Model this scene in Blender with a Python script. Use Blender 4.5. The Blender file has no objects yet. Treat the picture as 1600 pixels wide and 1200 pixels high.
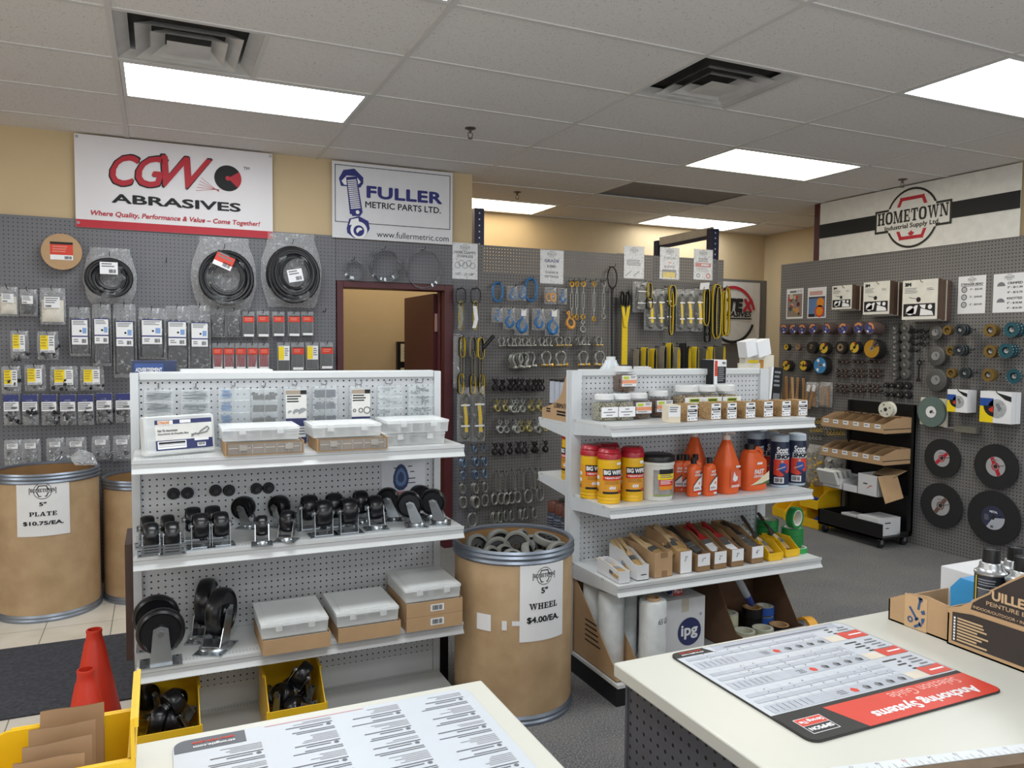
import bpy, bmesh, math, random
from mathutils import Vector, Matrix, Euler
random.seed(7)
SC = bpy.context.scene
COL = SC.collection
PI = math.pi
# ---------------------------------------------------------------- camera
FPX, YAW, PITCH, ROLL, CAMZ = 1212.5, .4287, .0519, .0083, 1.6
_f0 = Vector((math.sin(YAW), math.cos(YAW), 0)); _r0 = Vector((math.cos(YAW), -math.sin(YAW), 0)); _z = Vector((0, 0, 1))
FW = _f0 * math.cos(PITCH) - _z * math.sin(PITCH)
_u0 = _z * math.cos(PITCH) + _f0 * math.sin(PITCH)
RT = _r0 * math.cos(ROLL) + _u0 * math.sin(ROLL)
UP = _u0 * math.cos(ROLL) - _r0 * math.sin(ROLL)
cd = bpy.data.cameras.new('camera'); cam = bpy.data.objects.new('camera', cd); COL.objects.link(cam)
cd.sensor_fit = 'HORIZONTAL'; cd.sensor_width = 36; cd.lens = FPX * 36 / 1600; cd.clip_start = .05
cam.matrix_world = Matrix(((RT.x, UP.x, -FW.x, 0), (RT.y, UP.y, -FW.y, 0), (RT.z, UP.z, -FW.z, CAMZ), (0, 0, 0, 1)))
SC.camera = cam
# ---------------------------------------------------------------- world, exposure
wd = bpy.data.worlds.new('world'); SC.world = wd; wd.use_nodes = True
wd.node_tree.nodes['Background'].inputs[0].default_value = (.92, .96, 1, 1)
wd.node_tree.nodes['Background'].inputs[1].default_value = 1.15      # ambient fill, let in where the room is left open behind the camera
SC.view_settings.view_transform = 'Standard'; SC.view_settings.look = 'None'
SC.view_settings.gamma = 1; SC.view_settings.use_curve_mapping = False
SC.view_settings.exposure = 0.72
LAMP_COOL, LAMP_MID, LAMP_WARM = (8., (.93, .98, 1)), (6.5, (1, .94, .80)), (4., (1, .86, .62))

def W(px, py, x=None, y=None, z=None):
    """the point of the plane x=, y= or z= that the photograph shows at pixel (px, py)"""
    d = RT * ((px - 800) / FPX) - UP * ((py - 600) / FPX) + FW
    o = Vector((0, 0, CAMZ))
    t = x / d.x if x is not None else y / d.y if y is not None else (z - CAMZ) / d.z
    return o + d * t
# ---------------------------------------------------------------- materials
MATS = {}
def lin(h):
    c = [int(h[i:i + 2], 16) / 255 for i in (0, 2, 4)]
    return tuple(v / 12.92 if v <= .04045 else ((v + .055) / 1.055) ** 2.4 for v in c) + (1,)
class NT:
    def __init__(s, name):
        s.m = bpy.data.materials.new(name); s.m.use_nodes = True; s.t = s.m.node_tree
        s.b = s.t.nodes['Principled BSDF']; s.o = s.t.nodes['Material Output']
    def n(s, typ, **k):
        q = s.t.nodes.new(typ)
        for a, v in k.items(): setattr(q, a, v)
        return q
    def l(s, a, b): s.t.links.new(a, b)
    def math(s, op, a, b=None):
        q = s.n('ShaderNodeMath', operation=op)
        for i, v in enumerate((a, b)):
            if v is None: continue
            if isinstance(v, (int, float)): q.inputs[i].default_value = v
            else: s.l(v, q.inputs[i])
        return q.outputs[0]
    def mix(s, f, a, b):
        q = s.n('ShaderNodeMix', data_type='RGBA')
        for sock, v in ((q.inputs[0], f), (q.inputs[6], a), (q.inputs[7], b)):
            if isinstance(v, (int, float)): sock.default_value = v
            elif isinstance(v, tuple): sock.default_value = v
            else: s.l(v, sock)
        return q.outputs[2]
    def noise(s, scale, detail=3, vec=None, rough=.55):
        q = s.n('ShaderNodeTexNoise'); q.inputs['Scale'].default_value = scale; q.inputs['Detail'].default_value = detail
        q.inputs['Roughness'].default_value = rough
        if vec is None: vec = s.n('ShaderNodeTexCoord').outputs['Object']
        s.l(vec, q.inputs['Vector']); return q.outputs[0]
    def ramp(s, v, a, b, lo=0., hi=1.):
        q = s.n('ShaderNodeMapRange'); s.l(v, q.inputs[0]); q.inputs[1].default_value = a; q.inputs[2].default_value = b
        q.inputs[3].default_value = lo; q.inputs[4].default_value = hi; return q.outputs[0]
    def bump(s, v, st, dist=.002):
        q = s.n('ShaderNodeBump'); q.inputs['Strength'].default_value = st; q.inputs['Distance'].default_value = dist
        s.l(v, q.inputs['Height']); s.l(q.outputs[0], s.b.inputs['Normal'])
def mat(name, h, rough=.5, metal=0., var=.06, scale=14., bump=0., bscale=200., spec=None, coat=0.):
    if name in MATS: return MATS[name]
    t = NT(name); c = lin(h)
    if var:
        k = t.ramp(t.noise(scale), .3, .7)
        lo = tuple(v * (1 - var) for v in c[:3]) + (1,); hi = tuple(min(1, v * (1 + var)) for v in c[:3]) + (1,)
        t.l(t.mix(k, lo, hi), t.b.inputs['Base Color'])
    else: t.b.inputs['Base Color'].default_value = c
    t.b.inputs['Roughness'].default_value = rough; t.b.inputs['Metallic'].default_value = metal
    if spec is not None: t.b.inputs['Specular IOR Level'].default_value = spec
    if coat: t.b.inputs['Coat Weight'].default_value = coat
    if bump: t.bump(t.noise(bscale, 2), bump)
    MATS[name] = t.m; return t.m
def emis(name, col, st):
    t = NT(name); t.b.inputs['Base Color'].default_value = (.8, .8, .8, 1)
    t.b.inputs['Emission Color'].default_value = tuple(col) + (1,); t.b.inputs['Emission Strength'].default_value = st
    MATS[name] = t.m; return t.m
def film(name, h, op=.2, rough=.12, edge=.5, crinkle=0., cs=60.):
    """clear or milky plastic: part transparent, part a glossy skin that closes at grazing angles"""
    if name in MATS: return MATS[name]
    t = NT(name); t.b.inputs['Base Color'].default_value = lin(h); t.b.inputs['Roughness'].default_value = rough
    t.b.inputs['Specular IOR Level'].default_value = .8
    tr = t.n('ShaderNodeBsdfTransparent'); mx = t.n('ShaderNodeMixShader'); lw = t.n('ShaderNodeLayerWeight'); lw.inputs[0].default_value = .35
    f = t.math('ADD', t.math('MULTIPLY', lw.outputs['Facing'], edge), op)
    if crinkle:
        nz = t.noise(cs, 4, rough=.7); f = t.math('ADD', f, t.ramp(nz, .55, .72, 0, crinkle)); t.bump(nz, .9, .01)  # crinkles also whiten the film, putting white reflections into its opacity
    f = t.math('MINIMUM', f, 1.)
    t.l(f, mx.inputs[0]); t.l(tr.outputs[0], mx.inputs[1]); t.l(t.b.outputs[0], mx.inputs[2]); t.l(mx.outputs[0], t.o.inputs[0])
    MATS[name] = t.m; return t.m
def pegmat(name, h, ax, pitch=.0254, r=.0034, through=False, hole='141416', rough=.55, off=(0., 0.), var=.05):
    """perforated board: round holes every inch along the two axes AX of the object's space"""
    t = NT(name); c = lin(h); co = t.n('ShaderNodeTexCoord').outputs['Object']
    sp = t.n('ShaderNodeSeparateXYZ'); t.l(co, sp.inputs[0]); d2 = []
    for i, a in enumerate(ax):
        u = t.math('MULTIPLY', t.math('ADD', sp.outputs['XYZ'.index(a)], 100 * pitch + off[i]), 1 / pitch)
        u = t.math('SUBTRACT', t.math('FRACT', u), .5); d2.append(t.math('MULTIPLY', u, u))
    m = t.math('LESS_THAN', t.math('SQRT', t.math('ADD', d2[0], d2[1])), r / pitch)
    k = t.ramp(t.noise(5), .3, .7)
    base = t.mix(k, tuple(v * (1 - var) for v in c[:3]) + (1,), tuple(min(1, v * (1 + var)) for v in c[:3]) + (1,))
    t.l(t.mix(m, base, lin(hole)), t.b.inputs['Base Color']); t.b.inputs['Roughness'].default_value = rough  # closed holes are dark dots, their inner shade put into the colour
    if through:
        tr = t.n('ShaderNodeBsdfTransparent'); mx = t.n('ShaderNodeMixShader')
        t.l(m, mx.inputs[0]); t.l(t.b.outputs[0], mx.inputs[1]); t.l(tr.outputs[0], mx.inputs[2]); t.l(mx.outputs[0], t.o.inputs[0])
    MATS[name] = t.m; return t.m
# ---------------------------------------------------------------- mesh building
class MB:
    def __init__(s): s.v = []; s.f = []; s.k = []; s.mats = []; s.M = Matrix.Identity(4)
    def mi(s, m):
        if m not in s.mats: s.mats.append(m)
        return s.mats.index(m)
    def add(s, vs, fs, m, M=None):
        X = s.M if M is None else s.M @ M
        b = len(s.v); s.v += [X @ Vector(p) for p in vs]; i = s.mi(m)
        for f in fs: s.f.append([b + q for q in f]); s.k.append(i)
        return s
    def box(s, x0, x1, y0, y1, z0, z1, m, M=None, taper=1.):
        cx, cy = (x0 + x1) / 2, (y0 + y1) / 2
        t = lambda x, y: (cx + (x - cx) * taper, cy + (y - cy) * taper)
        vs = [(x0, y0, z0), (x1, y0, z0), (x1, y1, z0), (x0, y1, z0)] + [t(x, y) + (z1,) for x, y in ((x0, y0), (x1, y0), (x1, y1), (x0, y1))]
        return s.add(vs, [(3, 2, 1, 0), (4, 5, 6, 7), (0, 1, 5, 4), (1, 2, 6, 5), (2, 3, 7, 6), (3, 0, 4, 7)], m, M)
    def lathe(s, prof, m, n=24, M=None, ms=None, caps=True):
        vs = []; N = len(prof)
        for r, z in prof:
            for i in range(n): a = 2 * PI * i / n; vs.append((r * math.cos(a), r * math.sin(a), z))
        groups = {}
        for j in range(N - 1):
            mm = ms[j] if ms else m
            for i in range(n):
                i2 = (i + 1) % n; groups.setdefault(mm, []).append((j * n + i, j * n + i2, (j + 1) * n + i2, (j + 1) * n + i))
        if caps:
            if prof[0][0] > 1e-6: groups.setdefault(ms[0] if ms else m, []).append(tuple(range(n - 1, -1, -1)))
            if prof[-1][0] > 1e-6: groups.setdefault(ms[-1] if ms else m, []).append(tuple((N - 1) * n + i for i in range(n)))
        X = s.M if M is None else s.M @ M
        b = len(s.v); s.v += [X @ Vector(p) for p in vs]
        for mm, fs in groups.items():
            i = s.mi(mm)
            for f in fs: s.f.append([b + q for q in f]); s.k.append(i)
        return s
    def cyl(s, c, r, h, m, axis='z', n=20, r2=None):
        M = Matrix.Translation(c)
        if axis == 'x': M = M @ Matrix.Rotation(PI / 2, 4, 'Y')
        elif axis == 'y': M = M @ Matrix.Rotation(-PI / 2, 4, 'X')
        return s.lathe([(r, 0), (r if r2 is None else r2, h)], m, n, M)
    def ring(s, c, ro, ri, h, m, axis='z', n=24):
        M = Matrix.Translation(c)
        if axis == 'x': M = M @ Matrix.Rotation(PI / 2, 4, 'Y')
        elif axis == 'y': M = M @ Matrix.Rotation(-PI / 2, 4, 'X')
        return s.lathe([(ri, 0), (ro, 0), (ro, h), (ri, h), (ri, 0)], m, n, M, caps=False)
    def tube(s, pts, r, m, n=6, closed=False, M=None, sx=1.):
        P = [Vector(p) for p in pts]; N = len(P); vs = []; up = Vector((.13, .27, .95)); prev = None
        for i, p in enumerate(P):
            a = P[(i - 1) % N] if closed or i else p; b = P[(i + 1) % N] if closed or i < N - 1 else p
            t = (b - a).normalized()
            u = (prev if prev is not None else up).cross(t)
            if u.length < 1e-4: u = Vector((1, 0, 0)).cross(t)
            u.normalize(); w = t.cross(u); prev = w
            rr = r[i] if isinstance(r, (list, tuple)) else r
            for j in range(n): a = 2 * PI * j / n; vs.append(p + u * (rr * sx * math.cos(a)) + w * (rr * math.sin(a)))
        fs = []
        for i in range(N if closed else N - 1):
            i2 = (i + 1) % N
            for j in range(n): j2 = (j + 1) % n; fs.append((i * n + j, i * n + j2, i2 * n + j2, i2 * n + j))
        if not closed: fs += [tuple(range(n - 1, -1, -1)), tuple((N - 1) * n + j for j in range(n))]
        return s.add(vs, fs, m, M)
    def strip(s, pts, w, t, m, side=(1, 0, 0), M=None):
        """flat webbing: width W along SIDE, thickness T, following PTS"""
        P = [Vector(p) for p in pts]; S = Vector(side).normalized(); N = len(P); vs = []
        for i, p in enumerate(P):
            d = (P[min(i + 1, N - 1)] - P[max(i - 1, 0)]).normalized(); nn = d.cross(S).normalized()
            for a, b in ((-1, -1), (1, -1), (1, 1), (-1, 1)): vs.append(p + S * (a * w / 2) + nn * (b * t / 2))
        fs = [(i * 4 + j, i * 4 + (j + 1) % 4, i * 4 + 4 + (j + 1) % 4, i * 4 + 4 + j) for i in range(N - 1) for j in range(4)]
        fs += [(3, 2, 1, 0), tuple(N * 4 - 4 + j for j in range(4))]
        return s.add(vs, fs, m, M)
    def prism(s, poly, h, m, M=None, z0=0.):
        n = len(poly); vs = [(x, y, z0) for x, y in poly] + [(x, y, z0 + h) for x, y in poly]
        return s.add(vs, [tuple(range(n - 1, -1, -1)), tuple(range(n, 2 * n))] + [(i, (i + 1) % n, n + (i + 1) % n, n + i) for i in range(n)], m, M)
    def flat(s, poly, m, M=None, z=0.):
        return s.add([(x, y, z) for x, y in poly], [tuple(range(len(poly)))], m, M)
    def rect(s, x0, x1, y0, y1, m, M=None, z=0.): return s.flat([(x0, y0), (x1, y0), (x1, y1), (x0, y1)], m, M, z)
    def disc(s, cx, cy, r, m, M=None, z=0., n=28, a0=0., a1=2 * PI, ri=0.):
        full = abs(a1 - a0 - 2 * PI) < 1e-6
        A = [a0 + (a1 - a0) * i / n for i in range(n + (0 if full else 1))]
        o = [(cx + r * math.cos(a), cy + r * math.sin(a), z) for a in A]
        if ri:
            i_ = [(cx + ri * math.cos(a), cy + ri * math.sin(a), z) for a in A]; k = len(A)
            return s.add(o + i_, [(j, (j + 1) % k, k + (j + 1) % k, k + j) for j in range(k if full else k - 1)], m, M)
        if not full: o.append((cx, cy, z))
        return s.add(o, [tuple(range(len(o)))], m, M)
    def text(s, txt, size, m, M=None, align='CENTER', bold=0., sx=1., z=0., x=0., y=0., shear=0., sp=1.):
        cu = bpy.data.curves.new('t', 'FONT'); cu.body = txt; cu.size = 1; cu.align_x = align; cu.align_y = 'CENTER'
        cu.resolution_u = 3; cu.shear = shear; cu.space_character = sp
        ob = bpy.data.objects.new('t', cu); me = ob.to_mesh()
        vs = [(x + v.co.x * size * sx, y + v.co.y * size, z) for v in me.vertices]; fs = [tuple(p.vertices) for p in me.polygons]
        ob.to_mesh_clear(); bpy.data.objects.remove(ob); bpy.data.curves.remove(cu)
        for i, (a, b) in enumerate(((0, 0), (1, 0), (-1, 0), (0, 1), (0, -1), (.7, .7), (-.7, -.7), (.7, -.7), (-.7, .7))[:9 if bold > .02 else 5 if bold > 0 else 1]):
            if vs: s.add([(p[0] + a * bold * size * sx, p[1] + b * bold * size, z + i * 5e-5) for p in vs], fs, m, M)
        return s
    def fine(s, x0, x1, y0, y1, n, m, M=None, z=0., fill=.5, rag=.3):
        """lines of small print"""
        R = random.Random(int(abs(x0 * 9e3 + y1 * 7e3)) + n); p = (y1 - y0) / n
        for i in range(n): s.rect(x0, x1 - (x1 - x0) * rag * R.random(), y1 - (i + fill) * p, y1 - i * p, m, M, z)
        return s
    def bars(s, x0, x1, y0, y1, m, M=None, z=0., n=11):
        R = random.Random(5); p = (x1 - x0) / n
        for i in range(n): s.rect(x0 + i * p, x0 + (i + .3 + .45 * R.random()) * p, y0, y1, m, M, z)
        return s
    def mesh(s, name, smooth=35):
        me = bpy.data.meshes.new(name); me.from_pydata(s.v, [], s.f)
        for m in s.mats: me.materials.append(m)
        me.polygons.foreach_set('material_index', s.k)
        if smooth:
            me.polygons.foreach_set('use_smooth', [True] * len(me.polygons)); me.set_sharp_from_angle(angle=math.radians(smooth))
        me.update(); return me
# ---------------------------------------------------------------- objects
def obj(name, mesh, parent=None, label=None, cat=None, group=None, kind=None, loc=None, rot=None, scale=None, bevel=0):
    if isinstance(mesh, MB): mesh = mesh.mesh(name)
    o = bpy.data.objects.new(name, mesh); COL.objects.link(o)
    if parent: o.parent = parent
    tag(o, label, cat, group, kind)
    if loc is not None: o.location = loc
    if rot is not None: o.rotation_euler = rot
    if scale is not None: o.scale = scale if hasattr(scale, '__len__') else (scale,) * 3
    if bevel:
        b = o.modifiers.new('bevel', 'BEVEL'); b.width = bevel; b.segments = 2; b.limit_method = 'ANGLE'; b.angle_limit = .6
    return o
def tag(o, label=None, cat=None, group=None, kind=None):
    for k, v in (('label', label), ('category', cat), ('group', group), ('kind', kind)):
        if v: o[k] = v
    return o
def struct(name, mb, **k): return obj(name, mb, kind='structure', **k)
KINDS = {}
def put(kind, loc, label, cat, group=None, rot=None, scale=None):
    """one more thing of a kind: its own object, with an own object for each part (mesh data shared)"""
    name, top, parts = KINDS[kind]
    o = obj(name, top, None, label, cat, group, None, loc, rot, scale)
    for p in parts: _part(p, o)
    return o
def _part(p, parent):
    name, me, lab, subs = (list(p) + [None, ()])[:4] if len(p) < 4 else p
    o = obj(name, me, parent, lab)
    for q in subs or (): _part(q, o)
def kind(key, name, top, *parts):
    """TOP: the thing's own mesh or None for an Empty; PARTS: (name, mesh, label, sub-parts)"""
    fix = lambda n, m: m.mesh(n) if isinstance(m, MB) else m
    def fp(p):
        p = list(p) + [None] * (4 - len(p))
        return (p[0], fix(p[0], p[1]), p[2], [fp(q) for q in p[3] or ()])
    KINDS[key] = (name, fix(name, top), [fp(p) for p in parts])
def thing(name, label, cat, loc=(0, 0, 0), rot=None, group=None): return obj(name, None, None, label, cat, group, None, loc, rot)
ORD = 'first second third fourth fifth sixth seventh eighth ninth tenth eleventh twelfth'.split()
def nth(i, n, a='leftmost', b='rightmost'):
    """place in a row: leftmost, second from the left ..., rightmost"""
    if i == 0: return a
    if i == n - 1: return b
    return ORD[i] + ' from left'
def T(x=0., y=0., z=0.): return Matrix.Translation((x, y, z))
def RX(a): return Matrix.Rotation(a, 4, 'X')
def RY(a): return Matrix.Rotation(a, 4, 'Y')
def RZ(a): return Matrix.Rotation(a, 4, 'Z')
FRONT = RX(PI / 2)                       # drawing plane x-y stood up: faces -Y, x to +X, y to +Z
FACEW = RZ(-PI / 2) @ RX(PI / 2)         # stood up facing -X: x runs to -Y, y to +Z
# ================================================================ materials of the room
M_beige = mat('beige wall paint', 'c6b08c', .8, var=.03, scale=3)
M_burg = mat('burgundy paint', '4c1a20', .45, var=.05, scale=6)
M_white = mat('white powder coat', 'd0d3d4', .35, var=.02, scale=5)
M_grey = mat('grey metal', '8d9093', .4, .6)
M_black = mat('black plastic', '141416', .4, var=.1)
M_dark = mat('dark void', '0c0c0d', .8, var=0)
M_kraft = mat('kraft cardboard', 'b4936e', .8, var=.06, scale=9, bump=.15, bscale=300)
M_kraft2 = mat('dark kraft cardboard', '8d6f4e', .85, var=.07, scale=9)
M_paper = mat('white paper', 'e9e9ea', .7, var=.015)
M_ink = mat('black ink', '17181a', .7, var=0)
M_ink2 = mat('grey print', '77797d', .7, var=0)
M_red = mat('red print', 'c8281f', .5, var=.03)
M_redink = mat('banner red', 'b3202f', .6, var=.03)
M_blueink = mat('navy print', '262a72', .6, var=.03)
M_yellow = mat('yellow plastic', 'e3b61c', .35, var=.04)
M_yprint = mat('yellow print', 'ecd01c', .5, var=.03)
M_chrome = mat('zinc plated steel', 'b9bec2', .25, .9, var=.06)
M_steel = mat('dull steel', '8a8a88', .4, .8, var=.12, scale=40)
M_rubber = mat('black rubber', '17181c', .45, var=.1, scale=30)
M_hook = mat('hook wire', '9a9ca0', .3, .9, var=.03)
M_dhook = mat('dark hook wire', '26272a', .4, .6, var=.03)
PEG_BACK = pegmat('grey pegboard', '6b6b70', 'XZ')
PEG_THRU = pegmat('grey pegboard open behind', '6f6d6c', 'XZ', r=.0042, through=True)
PEG_SIDE = pegmat('grey pegboard of the side wall', '737170', 'YZ', r=.0046)
PEG_WHITE = pegmat('white perforated panel', 'c4c6c9', 'XZ', r=.0036)
PEG_COUNTER = pegmat('charcoal perforated panel', '56565c', 'YZ', r=.0042)
def ceilmat():
    t = NT('ceiling tile'); co = t.n('ShaderNodeTexCoord').outputs['Object']
    n1 = t.noise(120, 3, co, .7); n2 = t.noise(50, 4, co)
    k = t.math('MULTIPLY', t.ramp(n1, .57, .66), t.ramp(n2, .42, .6))
    t.l(t.mix(t.math('MULTIPLY', k, .8), lin('e2dedb'), lin('77726f')), t.b.inputs['Base Color'])
    t.b.inputs['Roughness'].default_value = .9; t.bump(n2, .25, .003); return t.m
def tilemat():
    t = NT('beige floor tile'); co = t.n('ShaderNodeTexCoord').outputs['Object']
    sp = t.n('ShaderNodeSeparateXYZ'); t.l(co, sp.inputs[0]); e = []
    for a, off in ((0, .355), (1, .21)):
        u = t.math('ABSOLUTE', t.math('SUBTRACT', t.math('FRACT', t.math('MULTIPLY', t.math('ADD', sp.outputs[a], 20 + off), 1 / .335)), .5))
        e.append(t.math('GREATER_THAN', u, .4925))
    g = t.math('MAXIMUM', e[0], e[1])
    c = t.mix(t.ramp(t.noise(6, 5), .3, .7), lin('cbc2b3'), lin('d9d2c6'))
    t.l(t.mix(g, c, lin('7d7970')), t.b.inputs['Base Color']); t.b.inputs['Roughness'].default_value = .3; return t.m
def carpetmat():
    t = NT('grey loop carpet'); n1 = t.noise(150, 3, rough=.8); n2 = t.noise(2.2, 4); n3 = t.noise(60, 3)
    c = t.mix(t.ramp(n1, .38, .62), lin('242528'), lin('939394'))
    c = t.mix(t.math('MULTIPLY', t.ramp(n3, .4, .6), .35), c, lin('5a5a5c'))
    c = t.mix(t.math('MULTIPLY', t.ramp(n2, .4, .65), .3), c, lin('8a857d'))
    t.l(c, t.b.inputs['Base Color']); t.b.inputs['Roughness'].default_value = .95; t.bump(n1, .7, .004); return t.m
M_ceil, M_tile, M_carpet = ceilmat(), tilemat(), carpetmat()
M_tbar = mat('ceiling grid bar', 'd2cfcc', .5, var=.02)
# ================================================================ shell
H = 2.915; YB = 5.69; XR = 5.57; GX, GY = -.159, 4.13; TX, TY = 1.2192, .6096
m = MB(); m.box(-4.3, -.02, -2.5, 7.5, -.1, 0, M_tile); struct('floor', m)
m = MB(); m.box(-.02, 7.2, -2.5, 7.5, -.1, 0, M_carpet); struct('floor', m)
CELLS = {}                                                       # (col, row) -> lamp colour or recess
LAMPS = {(0, 0): LAMP_COOL, (0, -3): LAMP_COOL, (3, 0): LAMP_MID, (3, -3): LAMP_COOL, (2, 4): LAMP_WARM, (4, 4): (5., (.93, .98, 1)),
         (-3, 0): LAMP_COOL, (-3, -3): LAMP_COOL, (0, -6): LAMP_COOL, (3, -6): LAMP_COOL, (-3, -6): LAMP_COOL, (0, -9): LAMP_COOL, (3, -9): LAMP_COOL, (1, 4): LAMP_WARM}  # the last is an unseen warm lamp added to tint the doorway room
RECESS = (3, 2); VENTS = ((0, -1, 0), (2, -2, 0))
m = MB()
for c in range(-4, 6):
    for r in range(-12, 6):
        x0, y0 = GX + c * TX, GY + r * TY
        if (c, r) in LAMPS: continue
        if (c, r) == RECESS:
            m.add([(x0, y0, H + .012), (x0 + TX, y0, H + .006), (x0 + TX, y0 + TY, H + .012), (x0, y0 + TY, H + .012)], [(3, 2, 1, 0)], mat('darker grey tile', '8d8884', .9))  # one tile in a darker grey than the rest
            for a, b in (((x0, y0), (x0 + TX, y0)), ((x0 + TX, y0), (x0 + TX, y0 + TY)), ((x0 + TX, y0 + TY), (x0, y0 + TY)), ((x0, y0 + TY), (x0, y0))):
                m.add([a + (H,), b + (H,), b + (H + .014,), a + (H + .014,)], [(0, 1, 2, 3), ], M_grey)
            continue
        if any((c, r) == v[:2] for v in VENTS):
            m.rect(x0 + .61, x0 + TX, y0, y0 + TY, M_ceil, T(0, 0, H) @ Matrix.Diagonal((1, 1, -1, 1))); continue
        m.add([(x0, y0, H), (x0 + TX, y0, H), (x0 + TX, y0 + TY, H), (x0, y0 + TY, H)], [(3, 2, 1, 0)], M_ceil)
m.box(-4.95, 7.2, -3.2, 7.8, H + .2, H + .25, M_dark)
struct('ceiling', m)
m = MB()
for c in range(-4, 7): x = GX + c * TX; m.box(x - .012, x + .012, -3.1, GY + 6 * TY, H - .006, H + .002, M_tbar)
for r in range(-12, 7): y = GY + r * TY; m.box(GX - 4 * TX, GX + 6 * TX, y - .012, y + .012, H - .005, H + .002, M_tbar)
for r in (-1, -2):
    x = GX + (0 if r == -1 else 2) * TX + .6096; m.box(x - .012, x + .012, GY + r * TY, GY + (r + 1) * TY, H - .004, H + .002, M_tbar)
struct('trim_1', m)
WT = 5.70                                                         # face of the beige wall behind the boards
DX0, DX1, DZ = 1.235, 2.015, 2.0                                  # clear opening of the door
m = MB()
m.box(-4.3, DX0 - .02, WT + .012, WT + .13, 0, H, M_beige); m.box(DX0 - .02, DX1 + .02, WT + .012, WT + .13, DZ + .02, H, M_beige); m.box(DX1 + .02, 2.255, WT + .012, WT + .13, 0, H, M_beige)
struct('wall_back', m)
m = MB(); m.box(-.6, 6.72, 7.25, 7.37, 0, H, M_beige); struct('wall_back', m)
m = MB(); m.box(-.6, -.5, 5.85, 7.25, 0, H, M_beige); struct('wall_left', m)
m = MB(); m.box(6.62, 6.74, 5.2, 7.25, 0, H, M_beige); struct('wall_right', m)
m = MB(); m.box(XR + .02, XR + .14, -2.5, 5.40, 0, H, M_beige); struct('wall_right', m)
m = MB(); m.box(XR + .012, XR + .15, 5.40, 5.47, 0, H, M_burg); struct('trim_2', m)
m = MB(); m.box(XR + .14, 6.62, 5.27, 5.40, 0, H, M_beige); struct('wall_back', m)
m = MB(); m.box(-4.42, -4.3, -2.5, 5.83, 0, H, M_beige); struct('wall_left', m)
# perforated boards
m = MB(); m.box(-4.3, 1.185, YB - .006, WT + .01, .02, 2.37, PEG_BACK); struct('wall_pegboard', m)
m = MB(); m.box(1.187, 2.085, YB - .006, WT + .01, 2.05, 2.352, PEG_BACK); struct('wall_pegboard', m)
m = MB(); m.box(2.087, 2.30, YB - .006, WT + .01, .0, 2.372, PEG_BACK); struct('wall_pegboard', m)
m = MB(); m.box(2.302, 4.66, YB + .03, YB + .05, .0, 2.17, mat('added dark backing', '171615', .9)); struct('wall_partition', m)  # added unseen panel that keeps the pegboard holes before it dark
m = MB(); m.box(2.302, 3.565, YB - .006, YB - .003, .0, 2.372, PEG_THRU); struct('wall_partition', m)
m = MB(); m.box(3.567, 4.712, YB - .006, YB - .003, .0, 2.378, PEG_THRU); struct('wall_partition', m)
m = MB(); m.box(3.556, 3.576, YB - .012, YB + .03, 0, 2.0, mat('dark grey upright', '4a4a4c', .5)); struct('trim_3', m)
m = MB(); m.box(XR - .008, XR + .008, -1.5, 5.856, 0, 2.392, PEG_SIDE); struct('wall_pegboard', m)
m = MB(); m.box(5.7, 6.615, 7.2, 7.245, 0, 2.372, mat('plain grey board', '6c6a68', .6)); struct('wall_pegboard', m)
# doorway
d = obj('door_1', None, kind='structure')
m = MB()
m.box(1.19, DX0, YB - .03, WT + .15, 0, DZ + .045, M_burg); m.box(DX1, 2.083, YB - .03, WT + .15, 0, DZ + .045, M_burg); m.box(DX0, DX1, YB - .03, WT + .15, DZ, DZ + .045, M_burg)
m.box(DX0, DX0 + .012, WT + .06, WT + .1, 0, DZ, M_burg); m.box(DX1 - .012, DX1, WT + .06, WT + .09, 0, DZ, M_burg)
obj('door_frame', m, d, bevel=.003)
leaf = MB(); leaf.M = T(DX1 - .005, WT + .16, 0) @ RZ(math.radians(90.5)); leaf.box(0, .77, -.02, .02, .01, DZ - .01, M_burg); obj('door_leaf', leaf, d)
for z in (1.78, 1.02, .22):
    h = MB(); h.box(DX1 - .03, DX1 - .012, WT + .10, WT + .118, z - .09, z + .05, mat('brass hinge', 'b9968c', .35, .6)); obj('hinge', h, d)
# ---------------------------------------------------------------- ceiling lamps
M_lampframe = mat('lamp frame', 'd8d8d6', .4)
for i, ((c, r), (st, colr)) in enumerate(LAMPS.items()):
    x0, y0 = GX + c * TX + .014, GY + r * TY + .014; w, d_ = TX - .028, TY - .028
    nm = {(0, 0): 'bright white ceiling light above the red and white banner, beside an air vent', (0, -3): 'ceiling light at the top edge, nearest to the counters',
          (3, 0): 'warm white ceiling light between two rows, above the right gondola', (3, -3): 'cool ceiling light nearest the right pegboard wall',
          (2, 4): 'warm ceiling light in the back area beside the beige wall', (4, 4): 'cool ceiling light above the blue rack upright in back'}.get((c, r), 'ceiling light out of view')
    t = thing('ceiling_light', nm, 'light', (x0 + w / 2, y0 + d_ / 2, H), group='recessed ceiling lights')
    m = MB(); e = .02
    for a in ((-w / 2, w / 2, -d_ / 2, -d_ / 2 + e), (-w / 2, w / 2, d_ / 2 - e, d_ / 2), (-w / 2, -w / 2 + e, -d_ / 2 + e, d_ / 2 - e), (w / 2 - e, w / 2, -d_ / 2 + e, d_ / 2 - e)):
        m.box(*a, -.006, .03, M_lampframe)
    obj('frame', m, t)
    m = MB(); m.rect(-w / 2 + e, w / 2 - e, -d_ / 2 + e, d_ / 2 - e, MATS.get('lamp %g %g' % (st, colr[2])) or emis('lamp %g %g' % (st, colr[2]), colr, st), Matrix.Diagonal((1, 1, -1, 1)), z=-.004)
    obj('diffuser', m, t)
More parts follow.
